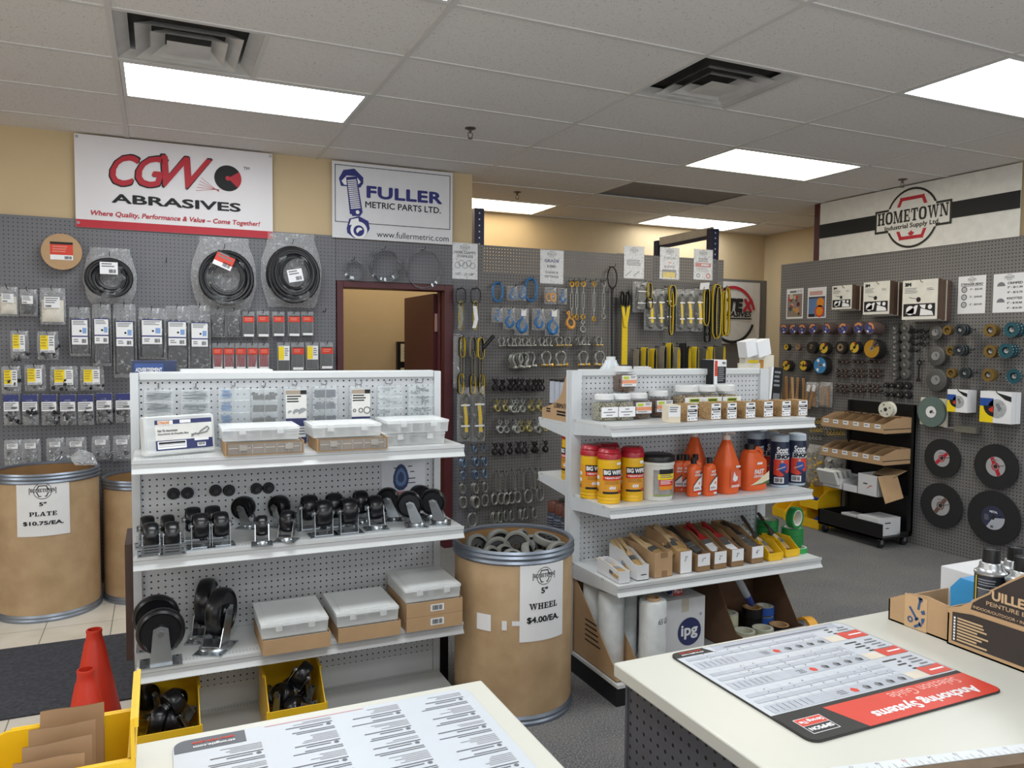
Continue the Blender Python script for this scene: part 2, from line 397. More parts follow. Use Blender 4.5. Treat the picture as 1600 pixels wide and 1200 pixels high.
# ---------------------------------------------------------------- air vents, sprinklers
M_vent = mat('vent enamel', 'c4c2bf', .45, var=.1, scale=8); M_vdark = mat('vent duct shade', '3a3836', .9, var=.2)
for (c, r, q), lab in zip(VENTS, ('square stepped air vent beside the bright ceiling light', 'square stepped air vent with dark dusty louvres above the partition')):
    t = thing('ceiling_vent', lab, 'vent', (GX + c * TX + .305, GY + r * TY + .305, H), group='air vents')
    m = MB(); m.rect(-.295, .295, -.295, .295, M_vdark, Matrix.Diagonal((1, 1, -1, 1)), z=-.05)  # dark sheet above the louvres stands in for the shaded duct
    for s_ in range(4): m.add([(p[0], p[1], z) for p, z in zip([(-.3, -.3), (.3, -.3), (.24, -.24), (-.24, -.24)], (0, 0, .03, .03))], [(3, 2, 1, 0)], M_vent, RZ(s_ * PI / 2))
    obj('frame', m, t)
    for k, (a, b, z0, z1) in enumerate(((.215, .15, -.012, .03), (.155, .095, -.016, .025), (.09, .001, -.02, -.02))):
        m = MB()
        for s_ in range(4): m.add([(-a, -a, z0), (a, -a, z0), (b, -b, z1), (-b, -b, z1)], [(3, 2, 1, 0)], M_vent, RZ(s_ * PI / 2))
        obj('louvre', m, t)
M_spr = mat('sprinkler brass', '6d675f', .35, .8)
kb, ka, kd = MB(), MB(), MB()
kb.lathe([(.0, 0), (.034, 0), (.034, -.005), (.018, -.012), (.0, -.012)], M_spr, 18); ka.lathe([(.009, -.012), (.009, -.03)], M_spr, 10)
ka.tube([(-.012, 0, -.028), (-.016, 0, -.045), (-.004, 0, -.062)], .003, M_spr); ka.tube([(.012, 0, -.028), (.016, 0, -.045), (.004, 0, -.062)], .003, M_spr); kd.lathe([(0, -.062), (.016, -.062), (.016, -.065), (0, -.066)], M_spr, 12)
kind('sprinkler', 'fire_sprinkler', None, ('escutcheon', kb), ('yoke', ka), ('deflector', kd))
for p, lab in (((1.76, 4.495, H), 'fire sprinkler in front of the white and blue bolt sign'), ((2.86, 6.18, H), 'fire sprinkler in the back area beside the warm light'), ((5.34, 4.34, H), 'fire sprinkler beside the black, red and white logo banner')):
    put('sprinkler', p, lab, 'sprinkler', 'fire sprinklers')
# ---------------------------------------------------------------- mat
m = MB(); m.M = T(-.168, 4.65, 0); m.box(-2.6, .10, -.87, 0, 0, .008, mat('charcoal mat fibre', '3a3b42', .95, var=.35, scale=55, bump=.6, bscale=240))
obj('floor_mat', m, None, 'dark charcoal entrance mat on the beige tile floor', 'mat')
# ================================================================ lettering helpers
def _fit(s, txt, x0, x1, y0, y1, m, M=None, bold=0., shear=0., z=0., sp=1.):
    t = MB(); t.text(txt, 1, m, None, 'LEFT', bold, 1, 0, 0, 0, shear, sp)
    xs = [p.x for p in t.v]; ys = [p.y for p in t.v]; a, b, c, d = min(xs), max(xs), min(ys), max(ys)
    return s.add([(x0 + (p.x - a) / (b - a) * (x1 - x0), y0 + (p.y - c) / (d - c) * (y1 - y0), z + p.z) for p in t.v], t.f, m, M)
MB.fit = _fit
def _slabglyph(ch):
    R = lambda x0, x1, y0, y1: [(x0, y0), (x1, y0), (x1, y1), (x0, y1)]
    Q = lambda *p: list(p)
    s, t = .24, .13
    stem = lambda x, a=.09: [R(x, x + s, 0, 1), R(x - a, x + s + a, 0, t), R(x - a, x + s + a, 1 - t, 1)]
    if ch == 'H': return .95, stem(.1) + stem(.62) + [R(.3, .65, .43, .57)]
    if ch == 'E': return .8, stem(.1) + [R(.3, .76, 0, t), R(.3, .74, 1 - t, 1), R(.3, .56, .44, .56), R(.64, .76, 0, .34), R(.62, .74, .68, 1), R(.5, .58, .34, .66)]
    if ch == 'L': return .78, stem(.1) + [R(.3, .74, 0, t), R(.62, .74, 0, .36)]
    if ch == 'T': return .86, [R(.31, .55, 0, 1), R(.2, .66, 0, t), R(.02, .84, 1 - t, 1), R(.02, .14, .68, 1), R(.72, .84, .68, 1)]
    if ch == 'P': return .84, stem(.1) + [R(.3, .6, 1 - t, 1), R(.3, .6, .4, .4 + t), R(.58, .82, .5, .9), Q((.6, .4), (.76, .44), (.82, .52), (.58, .53)), Q((.6, 1), (.58, .87), (.82, .88), (.76, .96))]
    if ch == 'A': return .98, [Q((.02, 0), (.2, 0), (.52, 1), (.38, 1)), Q((.6, 0), (.86, 0), (.6, 1), (.4, 1)), R(.2, .7, .26, .37), R(-.02, .3, 0, t), R(.52, .96, 0, t)]
    if ch == 'M': return 1.16, [R(.08, .2, 0, 1), R(-.02, .3, 0, t), R(-.02, .2, 1 - t, 1), R(.82, 1.06, 0, 1), R(.74, 1.14, 0, t), R(.9, 1.14, 1 - t, 1), Q((.08, 1), (.32, 1), (.64, .0), (.5, .0)), Q((.5, 0), (.64, 0), (.94, 1), (.82, 1))]
    if ch == 'N': return 1.0, [R(.1, .22, 0, 1), R(0, .32, 0, t), R(0, .22, 1 - t, 1), R(.76, .88, 0, 1), R(.66, .98, 1 - t, 1), Q((.1, 1), (.36, 1), (.88, 0), (.66, 0))]
    if ch == 'W': return 1.3, [Q((.06, 1), (.3, 1), (.48, 0), (.36, 0)), Q((.36, 0), (.48, 0), (.7, 1), (.58, 1)), Q((.58, 1), (.82, 1), (1.0, 0), (.88, 0)), Q((.88, 0), (1.0, 0), (1.2, 1), (1.08, 1)), R(-.02, .38, 1 - t, 1), R(.52, .86, 1 - t, 1), R(.98, 1.3, 1 - t, 1)]
    if ch == 'O':
        n = 20; P = []
        for i in range(n):
            a, b = 2 * PI * i / n, 2 * PI * (i + 1) / n
            o = lambda u: (.46 + .46 * math.copysign(abs(math.cos(u)) ** .7, math.cos(u)), .5 + .51 * math.copysign(abs(math.sin(u)) ** .7, math.sin(u)))
            k = lambda u: (.46 + .2 * math.copysign(abs(math.cos(u)) ** .7, math.cos(u)), .5 + .36 * math.copysign(abs(math.sin(u)) ** .7, math.sin(u)))
            P.append([o(a), o(b), k(b), k(a)])
        return .94, P
    return .4, []
def _slab(s, txt, x0, x1, y0, y1, m, M=None, z=0.):
    gl = [_slabglyph(c) for c in txt]; tot = sum(g[0] + .08 for g in gl) - .08; u = 0; kx = (x1 - x0) / tot; n = 0
    for w, ps in gl:
        for p in ps:
            s.flat([(x0 + (u + x) * kx, y0 + y * (y1 - y0)) for x, y in p], m, M, z + n * 8e-6); n += 1
        u += w + .08
    return s
MB.slab = _slab
def poly_ring(s, pts, w, m, M, z=0., closed=True):
    """line of width W along PTS"""
    n = len(pts)
    for i in range(n if closed else n - 1):
        a, b = Vector(pts[i]), Vector(pts[(i + 1) % n]); d = (b - a).normalized(); nn = Vector((-d.y, d.x)) * w / 2; a2, b2 = a - d * w / 2, b + d * w / 2
        s.flat([tuple(a2 - nn), tuple(b2 - nn), tuple(b2 + nn), tuple(a2 + nn)], m, M, z + (i % 7) * 2e-5)
def logo(s, cx, cy, w, M, ink, red, bg, z=0., small=True):
    """round badge crossed by a name band with a broken hexagon behind the name"""
    r = w * .345; k = w * .0125
    s.disc(cx, cy, r, ink, M, z, 40); s.disc(cx, cy, r - 2 * k, bg, M, z + 3e-5, 40)
    hx = [(cx + w * a, cy + w * b) for a, b in ((-.21, .06), (-.14, .225), (.14, .225), (.21, .06))]
    poly_ring(s, hx, w * .04, red, M, z + 6e-5, False); poly_ring(s, [(x, 2 * cy - y) for x, y in hx], w * .04, red, M, z + 6e-5, False)
    s.rect(cx - w / 2, cx + w / 2, cy - w * .135, cy + w * .135, ink, M, z + 12e-5)
    s.rect(cx - w / 2 + 2 * k, cx + w / 2 - 2 * k, cy - w * .135 + 2 * k, cy + w * .135 - 2 * k, bg, M, z + 15e-5)
    s.rect(cx - r + 3 * k, cx + r - 3 * k, cy - w * .14, cy + w * .14, bg, M, z + 16e-5)
    s.slab('HOMETOWN', cx - w * .465, cx + w * .465, cy - w * .04, cy + w * .105, ink, M, z + 19e-5)
    if small:
        s.fit('Industrial Supply Ltd.', cx - w * .36, cx + w * .36, cy - w * .128, cy - w * .058, ink, M, .03, z=z + 19e-5)
        lf = [(0, -.028), (.004, -.012), (.02, -.014), (.017, -.008), (.033, .006), (.026, .009), (.027, .018), (.018, .016), (.01, .012), (.013, .026), (.006, .023), (0, .036)]
        pts = lf + [(-x, y) for x, y in reversed(lf[1:-1])]
        s.flat([(cx + x * w * 1.3, cy - w * .185 + y * w * 1.3) for x, y in pts], red, M, z + 19e-5)
    else: s.fine(cx - w * .3, cx + w * .3, cy - w * .11, cy - w * .06, 1, ink, M, z + 19e-5, 1, 0)
def XZ(px, py, Y): p = W(px, py, y=Y); return p.x, p.z
def YZ(px, py, X=XR): p = W(px, py, x=X); return -p.y, p.z
def bbox(x0, y0, x1, y1, Y):
    """X0, X1, Z0, Z1 on the plane y=Y of a box seen at those pixels"""
    a, b = W(x0, (y0 + y1) / 2, y=Y).x, W(x1, (y0 + y1) / 2, y=Y).x; c, d = W((x0 + x1) / 2, y1, y=Y).z, W((x0 + x1) / 2, y0, y=Y).z
    return a, b, c, d
def sheet(w, h, m, back=None, nx=12, ny=6, amp=.004, seed=0, th=.001):
    """hanging sheet in the x-y plane, centred, gently wavy, with thickness"""
    R = random.Random(seed); ph = [R.random() * 6 for _ in range(4)]; s = MB()
    g = lambda x, y: amp * (math.sin(x / w * 7 + ph[0]) * .5 + math.sin(y / h * 4 + x / w * 9 + ph[1]) * .5)
    for side, mm in ((0, back or m), (1, m)):
        vs = []
        for j in range(ny + 1):
            for i in range(nx + 1):
                x, y = w * (i / nx - .5), h * (j / ny - .5); vs.append((x, y, g(x, y) + side * th))
        fs = [(j * (nx + 1) + i, j * (nx + 1) + i + 1, (j + 1) * (nx + 1) + i + 1, (j + 1) * (nx + 1) + i) for j in range(ny) for i in range(nx)]
        s.add(vs, fs if side else [f[::-1] for f in fs], mm)
    return s
# ================================================================ banners on the back wall
YW = YB - .014
Mw = T(0, YW - .006, 0) @ FRONT
t = thing('vinyl_banner', 'white vinyl banner with big red letters and a black and red disc', 'banner', (.143, YW - .004, 2.61))
m = sheet(1.205, .585, mat('banner vinyl', 'dcd9dc', .45, var=.02, scale=3), amp=.002); o = obj('banner_sheet', m, t, rot=(PI / 2, 0, 0))
m = MB(); L = T(-.143, -(YW - .004), -2.61) @ Mw
m.rect(-.458, .744, 2.318, 2.368, M_redink, L, .0015); obj('red_border', m, t)
m = MB()
for mm, b, dz in ((M_ink, .045, 0), (M_redink, .012, .0006)):
    for ch, a, b_ in (('C', 172, 218), ('G', 212, 262), ('W', 252, 331)):
        x0, x1, z0, z1 = bbox(a, 243, b_, 292, YW); e = .009 if mm is M_ink else 0
        zz = {'C': .0, 'G': -.012, 'W': -.024}[ch] * .7 + .004
        m.fit(ch, x0 - e, x1 + e, z0 - e + zz, z1 + e + zz, mm, L, .02, .35, .002 + dz * 2 + .0001 * 'CGW'.index(ch))
obj('lettering', m, t, 'big slanted red letters with a black outline')
m = MB(); x0, x1, z0, z1 = bbox(174, 304, 376, 311, YW); m.fit('ABRASIVES', x0, x1, 2.485, 2.545, M_ink, L, .03, 0, .002); obj('lettering', m, t, 'wide black letters')
m = MB(); x0, x1, z0, z1 = bbox(142, 331, 406, 342, YW); m.fit('Where Quality, Performance & Value – Come Together!', x0, x1, 2.388, 2.43, M_redink, L, .025, .2, .003); obj('lettering', m, t, 'slanted red slogan')
m = MB(); cx, cz = XZ(356, 279, YW); r = .087
m.disc(cx, cz, r, M_ink, L, .002, 36); m.disc(cx, cz, r, M_redink, L, .0024, 14, -.75, .6); m.disc(cx, cz, .016, M_redink, L, .0026, 14)
for k in range(5): a, b = XZ(306 + k * 2, 288 - k * 5 + 10, YW), XZ(342, 296 + k, YW); poly_ring(m, [a, b], .0022, M_redink, L, .002, False)
a = XZ(385, 264, YW); m.text('TM', .03, M_ink, L, x=a[0], y=a[1], z=.002); obj('disc_emblem', m, t, 'black disc with a red wedge and speed lines')
for x in (-.445, .732):
    for z in (2.345, 2.885): m = MB(); m.disc(x, z, .009, M_hook, L, .003, 12, ri=.004); obj('grommet', m, t)
# bolt sign
x0, x1 = 1.157, 2.075; z0, z1 = 2.355, 2.9
t = thing('wall_sign', 'white sign with a navy bolt and nut drawing above the burgundy door', 'sign', (1.616, YW - .01, 2.63))
L = T(-1.616, -(YW - .01), -2.63) @ T(0, YW - .012, 0) @ FRONT
m = MB(); m.box(x0 - 1.616, x1 - 1.616, -.002, .01, z0 - 2.63, z1 - 2.63, mat('sign plastic', 'd6d6da', .4, var=.02)); obj('sign_panel', m, t)
m = MB(); poly_ring(m, [(x0 + .022, z0 + .115), (x1 - .022, z0 + .115), (x1 - .022, z1 - .025), (x0 + .022, z1 - .025)], .005, M_ink, L, .001); obj('border_line', m, t)
m = MB(); a = bbox(572, 294, 690, 322, YW); m.fit('FULLER', a[0], a[1], 2.655, 2.745, M_blueink, L, .04, 0, .001, 1.05); obj('lettering', m, t, 'heavy navy letters')
m = MB(); a = bbox(570, 316, 688, 335, YW)
m.fit('METRIC PARTS LTD.', a[0], a[1], 2.585, 2.632, M_ink, L, .02, 0, .001); obj('lettering', m, t, 'black capitals')
m = MB(); a = bbox(588, 356, 700, 376, YW); m.fit('www.fullermetric.com', a[0], a[1], 2.377, 2.422, M_ink, L, 0, 0, .001); obj('lettering', m, t, 'thin black web address')
m = MB(); P = lambda *q: [XZ(px, py, YW) for px, py in q]
m.flat(P((529, 279), (536, 266), (553, 264), (567, 278), (567, 287), (562, 294), (556, 292), (532, 291)), M_blueink, L, .001)
m.flat(P((533, 283), (541, 275), (556, 276), (563, 285), (557, 291), (537, 289)), M_paper, L, .0014)
m.flat(P((540, 277), (557, 276), (566, 333), (546, 335)), M_blueink, L, .0018)
for k in range(15): f = k / 15; m.flat(P((542 + 6 * f, 282 + 46 * f), (556 + 7 * f, 281 + 46 * f), (556 + 7 * f, 282.6 + 46 * f), (542 + 6 * f, 283.8 + 46 * f)), M_paper, L, .0022)
m.flat(P((546, 330), (555, 326), (566, 332), (562, 338), (550, 338)), M_blueink, L, .0024); m.disc(*XZ(558, 332, YW), .014, M_paper, L, .0026, 12)
m.flat(P((541, 357), (545, 342), (560, 338), (575, 346), (577, 358), (570, 370), (552, 372), (542, 364)), M_blueink, L, .0012)
m.flat(P((545, 352), (548, 343), (559, 341), (561, 350)), M_paper, L, .0016); m.disc(*XZ(560, 360, YW), .062, M_paper, L, .0018, 20); m.disc(*XZ(560, 361, YW), .04, M_blueink, L, .002, 18); m.disc(*XZ(561, 361, YW), .024, M_paper, L, .0022, 16, .4, 4.)
obj('bolt_drawing', m, t, 'navy drawing of a bolt above a nut')
# ================================================================ goods on the grey board behind the drums
YF = YB - .006
BAG = film('clear bag film', 'f2f4f6', .09, .08, .5, .4, 38)
CLAM = film('clear blister', 'e8ecee', .12, .06, .6)
MILK = film('milky plastic', 'dfe9ec', .42, .25, .5)
M_lab = mat('label white', 'e6e6e8', .6, var=.015)
def bagmesh(w, h, d, seed, m=None, pinch=.1, mouth=.18):
    R = random.Random(seed); s = MB(); nx, ny = 9, 11; m = m or BAG
    for side in (1, 0):
        vs = []
        for j in range(ny + 1):
            v = j / ny; prof = min(1, (1 - v) / mouth) * min(1, v / .12 + .25)
            ww = w * (1 - pinch * (1 - math.sin(PI * min(1, v * 1.1))) * .5)
            for i in range(nx + 1):
                u = i / nx * 2 - 1; b = (1 - u ** 4) * prof
                vs.append((ww / 2 * u + R.uniform(-1, 1) * .012 * w, -h * (1 - v) + R.uniform(-1, 1) * .008 * h * (v < .97),
                           side * d * b + R.uniform(-.12, .12) * d * b * (1 if side else 0)))
        fs = [(j * (nx + 1) + i, j * (nx + 1) + i + 1, (j + 1) * (nx + 1) + i + 1, (j + 1) * (nx + 1) + i) for j in range(ny) for i in range(nx)]
        s.add(vs, fs if side else [f[::-1] for f in fs], m)
    return s
def hook(x, z, L=.13, y=YF, lab=None, dark=True, grp='wire peg hooks'):
    """wire hook pushed into a board: a rod out towards the room with an upturned tip"""
    key = 'hook%.2f%d' % (L, dark)
    if key not in KINDS:
        m = MB(); mm = M_dhook if dark else M_hook
        m.tube([(0, 0, 0), (0, -L * .8, .0), (0, -L * .95, .006), (0, -L, .022)], .0024, mm, 6); m.tube([(0, 0, .012), (0, -.004, .012), (0, -.008, .0)], .0022, mm, 5)
        kind(key, 'peg_hook', m)
    return put(key, (x, y, z), lab, 'hook', grp)
LW = 'on the grey back board'
def hangbag(px, Y, nm, label, cat, grp, d, seed, content, card, film_m=None, mouth=.18, hk=True, extra=None):
    x0, x1, z0, z1 = bbox(*px, Y); w, h = x1 - x0, z1 - z0; cx = (x0 + x1) / 2
    t = thing(nm, label, cat, (cx, Y, z1), (PI / 2, 0, random.Random(seed).uniform(-.04, .04)), grp)
    obj('bag', bagmesh(w, h, d, seed, film_m, mouth=mouth), t)
    c = MB(); content(c, w, h, d); obj('contents', c, t)
    if card:
        c = MB(); card(c, w, h, d); obj('label_card', c, t)
    if extra: extra(t, w, h, d)
    if hk: hook(cx, z1 - .012, YF - Y + d + .05, lab='hook with ' + label)
    return t
M_tie = mat('black nylon', '1b1c20', .4, var=.15, scale=60)
def c_ties(c, w, h, d):
    R = random.Random(int(w * 1e5)); n = 13
    for i in range(n):
        x = (i / (n - 1) - .5) * w * .8; top = -h * (.2 + .06 * R.random()); 
        c.strip([(x, top, d * .35), (x + R.uniform(-.004, .004), -h * .55, d * (.45 + .2 * R.random())), (x + R.uniform(-.005, .005), -h * .95, d * .4)], w * .075, d * .3, M_tie)
    c.box(-w * .4, w * .4, -h * .95, -h * .24, d * .15, d * .4, M_tie)
def card_tie(c, w, h, d):
    z = d * 1.1 + .002; y1 = -h * .0 - .075 - max(0, h - .33) * .25; a = w * .36
    c.rect(-a, a, y1 - .16, y1, M_lab, z=z); c.rect(-a, a, y1 - .112, y1 - .104, M_blueink, z=z + .0006); c.rect(-a, a, y1 - .006, y1, M_blueink, z=z + .0006)
    c.fine(-a * .85, a * .85, y1 - .04, y1 - .012, 3, M_ink2, z=z + .0006); c.disc(a * .1, y1 - .075, .007, M_ink, z=z + .0006, n=10)
    c.rect(a * .35, a * .85, y1 - .09, y1 - .055, mat('pale blue print', '7f9fd0', .6), z=z + .0006); c.bars(a * .25, a * .8, y1 - .15, y1 - .125, M_ink, z=z + .0006); c.fine(-a * .8, -a * .1, y1 - .15, y1 - .125, 2, M_ink2, z=z + .0006)
TIES = [(108, 480, 142, 556), (144, 475, 174, 572), (177, 475, 213, 590), (216, 481, 259, 561), (258, 478, 296, 580), (294, 477, 329, 592)]
for i, b in enumerate(TIES):
    hangbag(b, YF - .09, 'cable_tie_bag', ['short bag of black cable ties, leftmost of the six', 'medium bag of black cable ties, second of the six', 'longest bag of black cable ties, third of the six, above the smaller drum', 'short wide bag of black cable ties above the blue box', 'bag of black cable ties, fifth of the six', 'bag of black cable ties beside the red topped packs, last of the six'][i], 'bag', 'bags of black cable ties', .022, 10 + i, c_ties, card_tie)
# bags of white stuff at the far left
def c_soft(colr):
    def f(c, w, h, d):
        R = random.Random(3); vs = []; n = 8
        for j in range(n + 1):
            for i in range(n + 1): vs.append(((i / n - .5) * w * .84, -h * (.93 - .6 * j / n), d * (.25 + .6 * (1 - (i / n * 2 - 1) ** 4) * (1 - (j / n * 2 - 1) ** 4)) + R.uniform(-.002, .002)))
        c.add(vs, [(j * (n + 1) + i, j * (n + 1) + i + 1, (j + 1) * (n + 1) + i + 1, (j + 1) * (n + 1) + i) for j in range(n) for i in range(n)], colr)
        c.box(-w * .42, w * .42, -h * .93, -h * .33, .002, d * .25, colr)
    return f
def card_plain(x0, x1, y0, y1, colr=None, lines=3):
    def f(c, w, h, d):
        z = d * 1.08 + .002; c.rect(w * x0, w * x1, h * y0, h * y1, colr or M_lab, z=z); dx = (x1 - x0) * w * .08
        c.fine(w * x0 + dx, w * x1 - dx, h * (y0 + (y1 - y0) * .35), h * (y1 - (y1 - y0) * .1), lines, M_ink2, z=z + .0006)
        c.bars(w * x0 + dx, w * (x0 + x1) / 2, h * y0 + .004, h * (y0 + (y1 - y0) * .25), M_ink, z=z + .0006, n=7)
    return f
M_cotton = mat('white ties', 'ddd6c8', .7, var=.06, scale=60)
for i, (b, cc, lb) in enumerate((((-2, 448, 29, 494), M_cotton, 'bag of white ties with a white card at the left edge'), ((30, 452, 59, 494), M_tie, 'small bag of black ties between two bags of white ties'), ((62, 450, 103, 507), M_cotton, 'larger bag of white ties with a small card'))):
    hangbag(b, YF - .08, 'cable_tie_bag', lb, 'bag', 'bags of ties at far left', .03, 30 + i, c_soft(cc), card_plain(-.3, .3, -.55, -.25))
# small bags with yellow cards
M_bit = mat('black fitting', '26272b', .35, .3, var=.3, scale=80); M_brass = mat('brass fitting', 'a58a4c', .3, .8)
def bits(colr, n, y0=-.92, y1=-.5, sz=.012, col2=None):
    def f(c, w, h, d):
        R = random.Random(int(w * 1e4) + n)
        for i in range(n):
            M = T(R.uniform(-.36, .36) * w, h * R.uniform(y0, y1), d * R.uniform(.2, .8)) @ Euler((R.random() * 3, R.random() * 3, R.random() * 3)).to_matrix().to_4x4()
            r = sz * R.uniform(.6, 1.1); mm = colr if not col2 or R.random() < .7 else col2
            if i % 3 == 0: c.lathe([(r * .45, 0), (r, 0), (r, r), (r * .45, r), (r * .45, 0)], mm, 8, M, caps=False)
            elif i % 3 == 1: c.lathe([(r * .5, 0), (r * .5, r * 2.6), (r, r * 2.6), (r, r * 3.3)], mm, 7, M)
            else: c.tube([(0, 0, 0), (r * 2, 0, 0), (r * 3, r, 0), (r * 3.4, r * 2.4, 0)], r * .3, mm, 5, M=M)
    return f
def card_yellow(c, w, h, d):
    z = d * 1.1 + .002; x0, x1, y0, y1 = -w * .33, w * .33, -h * .74, -h * .14
    c.rect(x0, x1, y0, y1, M_lab, z=z); c.rect(x0, x0 + (x1 - x0) * .55, y0 + h * .1, y1, M_yprint, z=z + .0006); c.fine(x0 + .004, x0 + (x1 - x0) * .5, y0 + h * .16, y1 - .006, 4, mat('dull yellow print', 'b99f1a', .6), z=z + .0012)
    c.bars(x0 + .003, x1 - .004, y0 + .003, y0 + h * .07, M_ink2, z=z + .0006); c.fine(x0 + (x1 - x0) * .62, x1 - .004, y0 + h * .2, y1 - .01, 4, M_ink2, z=z + .0006)
YL = [(16, 517, 45, 560), (58, 518, 92, 562), (2, 572, 33, 615), (38, 570, 72, 611), (78, 572, 122, 611), (125, 572, 163, 610)]
YN = ['upper row, leftmost', 'upper row, beside the cable ties', 'lower row, leftmost', 'lower row, second from left', 'lower row, third from left', 'lower row, rightmost']
for i, b in enumerate(YL):
    hangbag(b, YF - .07, 'fitting_bag', 'clear bag of fittings with yellow card, ' + YN[i], 'bag', 'clear bags with yellow cards', .022, 50 + i, bits(M_bit, 12, sz=.011), card_yellow, hk=i < 4)
# blue topped bags
M_bluebag = mat('blue header', '28306e', .45, var=.05)
def hd_blue(c, w, h, d):
    z = d * .9 + .003; c.rect(-w * .46, w * .46, -h * .3, -.002, M_bluebag, z=z - .001); c.rect(-w * .44, w * .44, -h * .54, -h * .24, M_lab, z=z); c.fine(-w * .4, w * .4, -h * .51, -h * .28, 4, M_ink2, z=z + .0006, rag=.5); c.bars(0, w * .36, -h * .47, -h * .4, M_ink, z=z + .001, n=6)
for i, px in enumerate((18.5, 47.5, 77.5, 106.5, 134, 163, 193)):
    hw = 13.2; hangbag((px - hw, 616 - (i > 4) * 2, px + hw, 664 - (i > 4) * 3), YF - .06, 'fitting_bag', 'blue topped clear bag of black fittings, ' + nth(i, 7) + ' in its row', 'bag', 'blue topped bags of fittings', .024, 70 + i, bits(M_bit, 16, -.9, -.5, .012, M_chrome), hd_blue, hk=False)
# clear bags of zinc hardware, lowest row
for i, b in enumerate(((6, 687, 36, 727), (34, 686, 64, 727), (72, 684, 102, 724), (102, 683, 136, 725), (143, 681, 172, 720), (176, 680, 206, 720))):
    hangbag(b, YF - .07, 'hardware_bag', 'clear bag of zinc hardware over the drums, ' + nth(i, 6), 'bag', 'clear bags of zinc hardware', .024, 90 + i, bits(M_chrome, 13, -.93, -.6, .011), card_plain(-.28, .28, -.34, -.14), hk=False)
# blister packs with red tops
M_redpk = mat('red tubing', '8e1f2c', .5, var=.1, scale=30); M_redcard = mat('red card', 'cf3a24', .5, var=.03)
def blister(px, body, kindq, label, Y=YF - .06, seed=0):
    x0, x1, z0, z1 = bbox(*px, Y); w, h = x1 - x0, z1 - z0
    t = thing('blister_pack', label, 'pack', ((x0 + x1) / 2, Y, z1), (PI / 2, 0, 0), 'blister packs on the back board')
    R = random.Random(seed); s = MB(); s.box(-w / 2, w / 2, -h, -.03, 0, .024, CLAM, taper=.94); s.box(-w / 2, w / 2, -.032, 0, .0, .004, CLAM); obj('blister', s, t)
    s = MB(); s.box(-w * .42, w * .42, -h * .96, -.03, .001, .003, M_tie if kindq != 'red' else M_lab)
    for k in range(5):
        a = (k - 2) * w * .15; s.strip([(a + R.uniform(-.004, .004), -h * .35, .012), (a, -h * .6, .016), (a * R.uniform(.4, 1.4), -h * .9, .012)], w * .14, .008, body)
    obj('contents', s, t)
    s = MB(); z = .0255
    if kindq == 'yellow':
        s.rect(-w * .42, w * .42, -h * .62, -h * .12, M_lab, z=z); s.rect(-w * .42, 0, -h * .6, -h * .14, M_yprint, z=z + .0005); s.fine(w * .05, w * .36, -h * .5, -h * .2, 4, M_ink2, z=z + .0005)
    else:
        s.rect(-w * .45, w * .45, -h * .42, -h * .2, M_redcard, z=z); s.rect(-w * .45, w * .45, -h * .2, -h * .17, M_ink, z=z); s.fine(-w * .3, w * .3, -h * .38, -h * .25, 2, mat('pink print', 'd98070', .6), z=z + .0005); s.rect(-w * .4, w * .4, -h * .97, -h * .88, M_lab, z=z)
    obj('label_card', s, t); hook((x0 + x1) / 2, z1 - .012, .1, lab='hook with ' + label)
for i, cx in enumerate((388, 411, 435, 459, 480)):
    blister((cx - 9.5, 487 - (i == 1), cx + 9.5, 527 - i // 2), M_tie, 'black', 'red topped pack of black tubing, ' + nth(i, 5) + ' of upper row', seed=i)
for i, cx in enumerate((340, 357.5, 376, 394, 412)):
    blister((cx - 8.5, 536, cx + 8.5, 578), M_redpk, 'red', 'red topped pack of red tubing, ' + nth(i, 5) + ' of the red ones', seed=10 + i)
for i, (cx, kk, lb) in enumerate(((443, 'yellow', 'yellow carded pack of black tubing beside the red packs'), (465, 'black', 'red topped pack of black tubing between two yellow cards'), (487.5, 'yellow', 'yellow carded pack of black tubing, second of two'), (510, 'black', 'red topped pack of black tubing nearest the door'))):
    blister((cx - 10, 535, cx + 10, 580 - i), M_tie, kk, lb, seed=20 + i)
for i, b in enumerate(((328, 481, 352, 527), (352, 483, 377, 527))):
    hangbag(b, YF - .06, 'tubing_bag', ('grey black tubing in a clear bag beside the cable ties', 'black tubing in a crinkled clear bag beside the red tops')[i], 'bag', 'bags of tubing', .02, 110 + i, c_ties, None, hk=True)
for px, py, lb in ((260, 408, 'lone wire hook under the red and white banner'), (507, 487, 'bare wire hook left of the door frame')):
    x, z = XZ(px, py, YF - .05); hook(x, z, .1, lab=lb)
# cardboard disc
x, z = XZ(97, 394, YF - .05)
t = thing('cardboard_disc', 'round tan cardboard disc box with red label high on the board', 'box', (x, YF - .001, z)); m = MB()
m.lathe([(.108, 0), (.108, .05), (.112, .05), (.112, .075), (0, .075)], M_kraft, 40, RX(PI / 2)); obj('disc_box', m, t)
m = MB(); m.rect(-.062, .062, -.02, .06, M_redcard, RX(PI / 2), .0765); m.rect(-.062, .062, .045, .06, M_ink, RX(PI / 2), .077); m.rect(-.062, .062, -.05, -.02, M_lab, RX(PI / 2), .0766); m.bars(.015, .055, -.045, -.027, M_ink, RX(PI / 2), .0772); m.fine(-.05, .045, -.01, .035, 3, mat('pink print', 'd98070'), RX(PI / 2), .0772); obj('label_card', m, t)
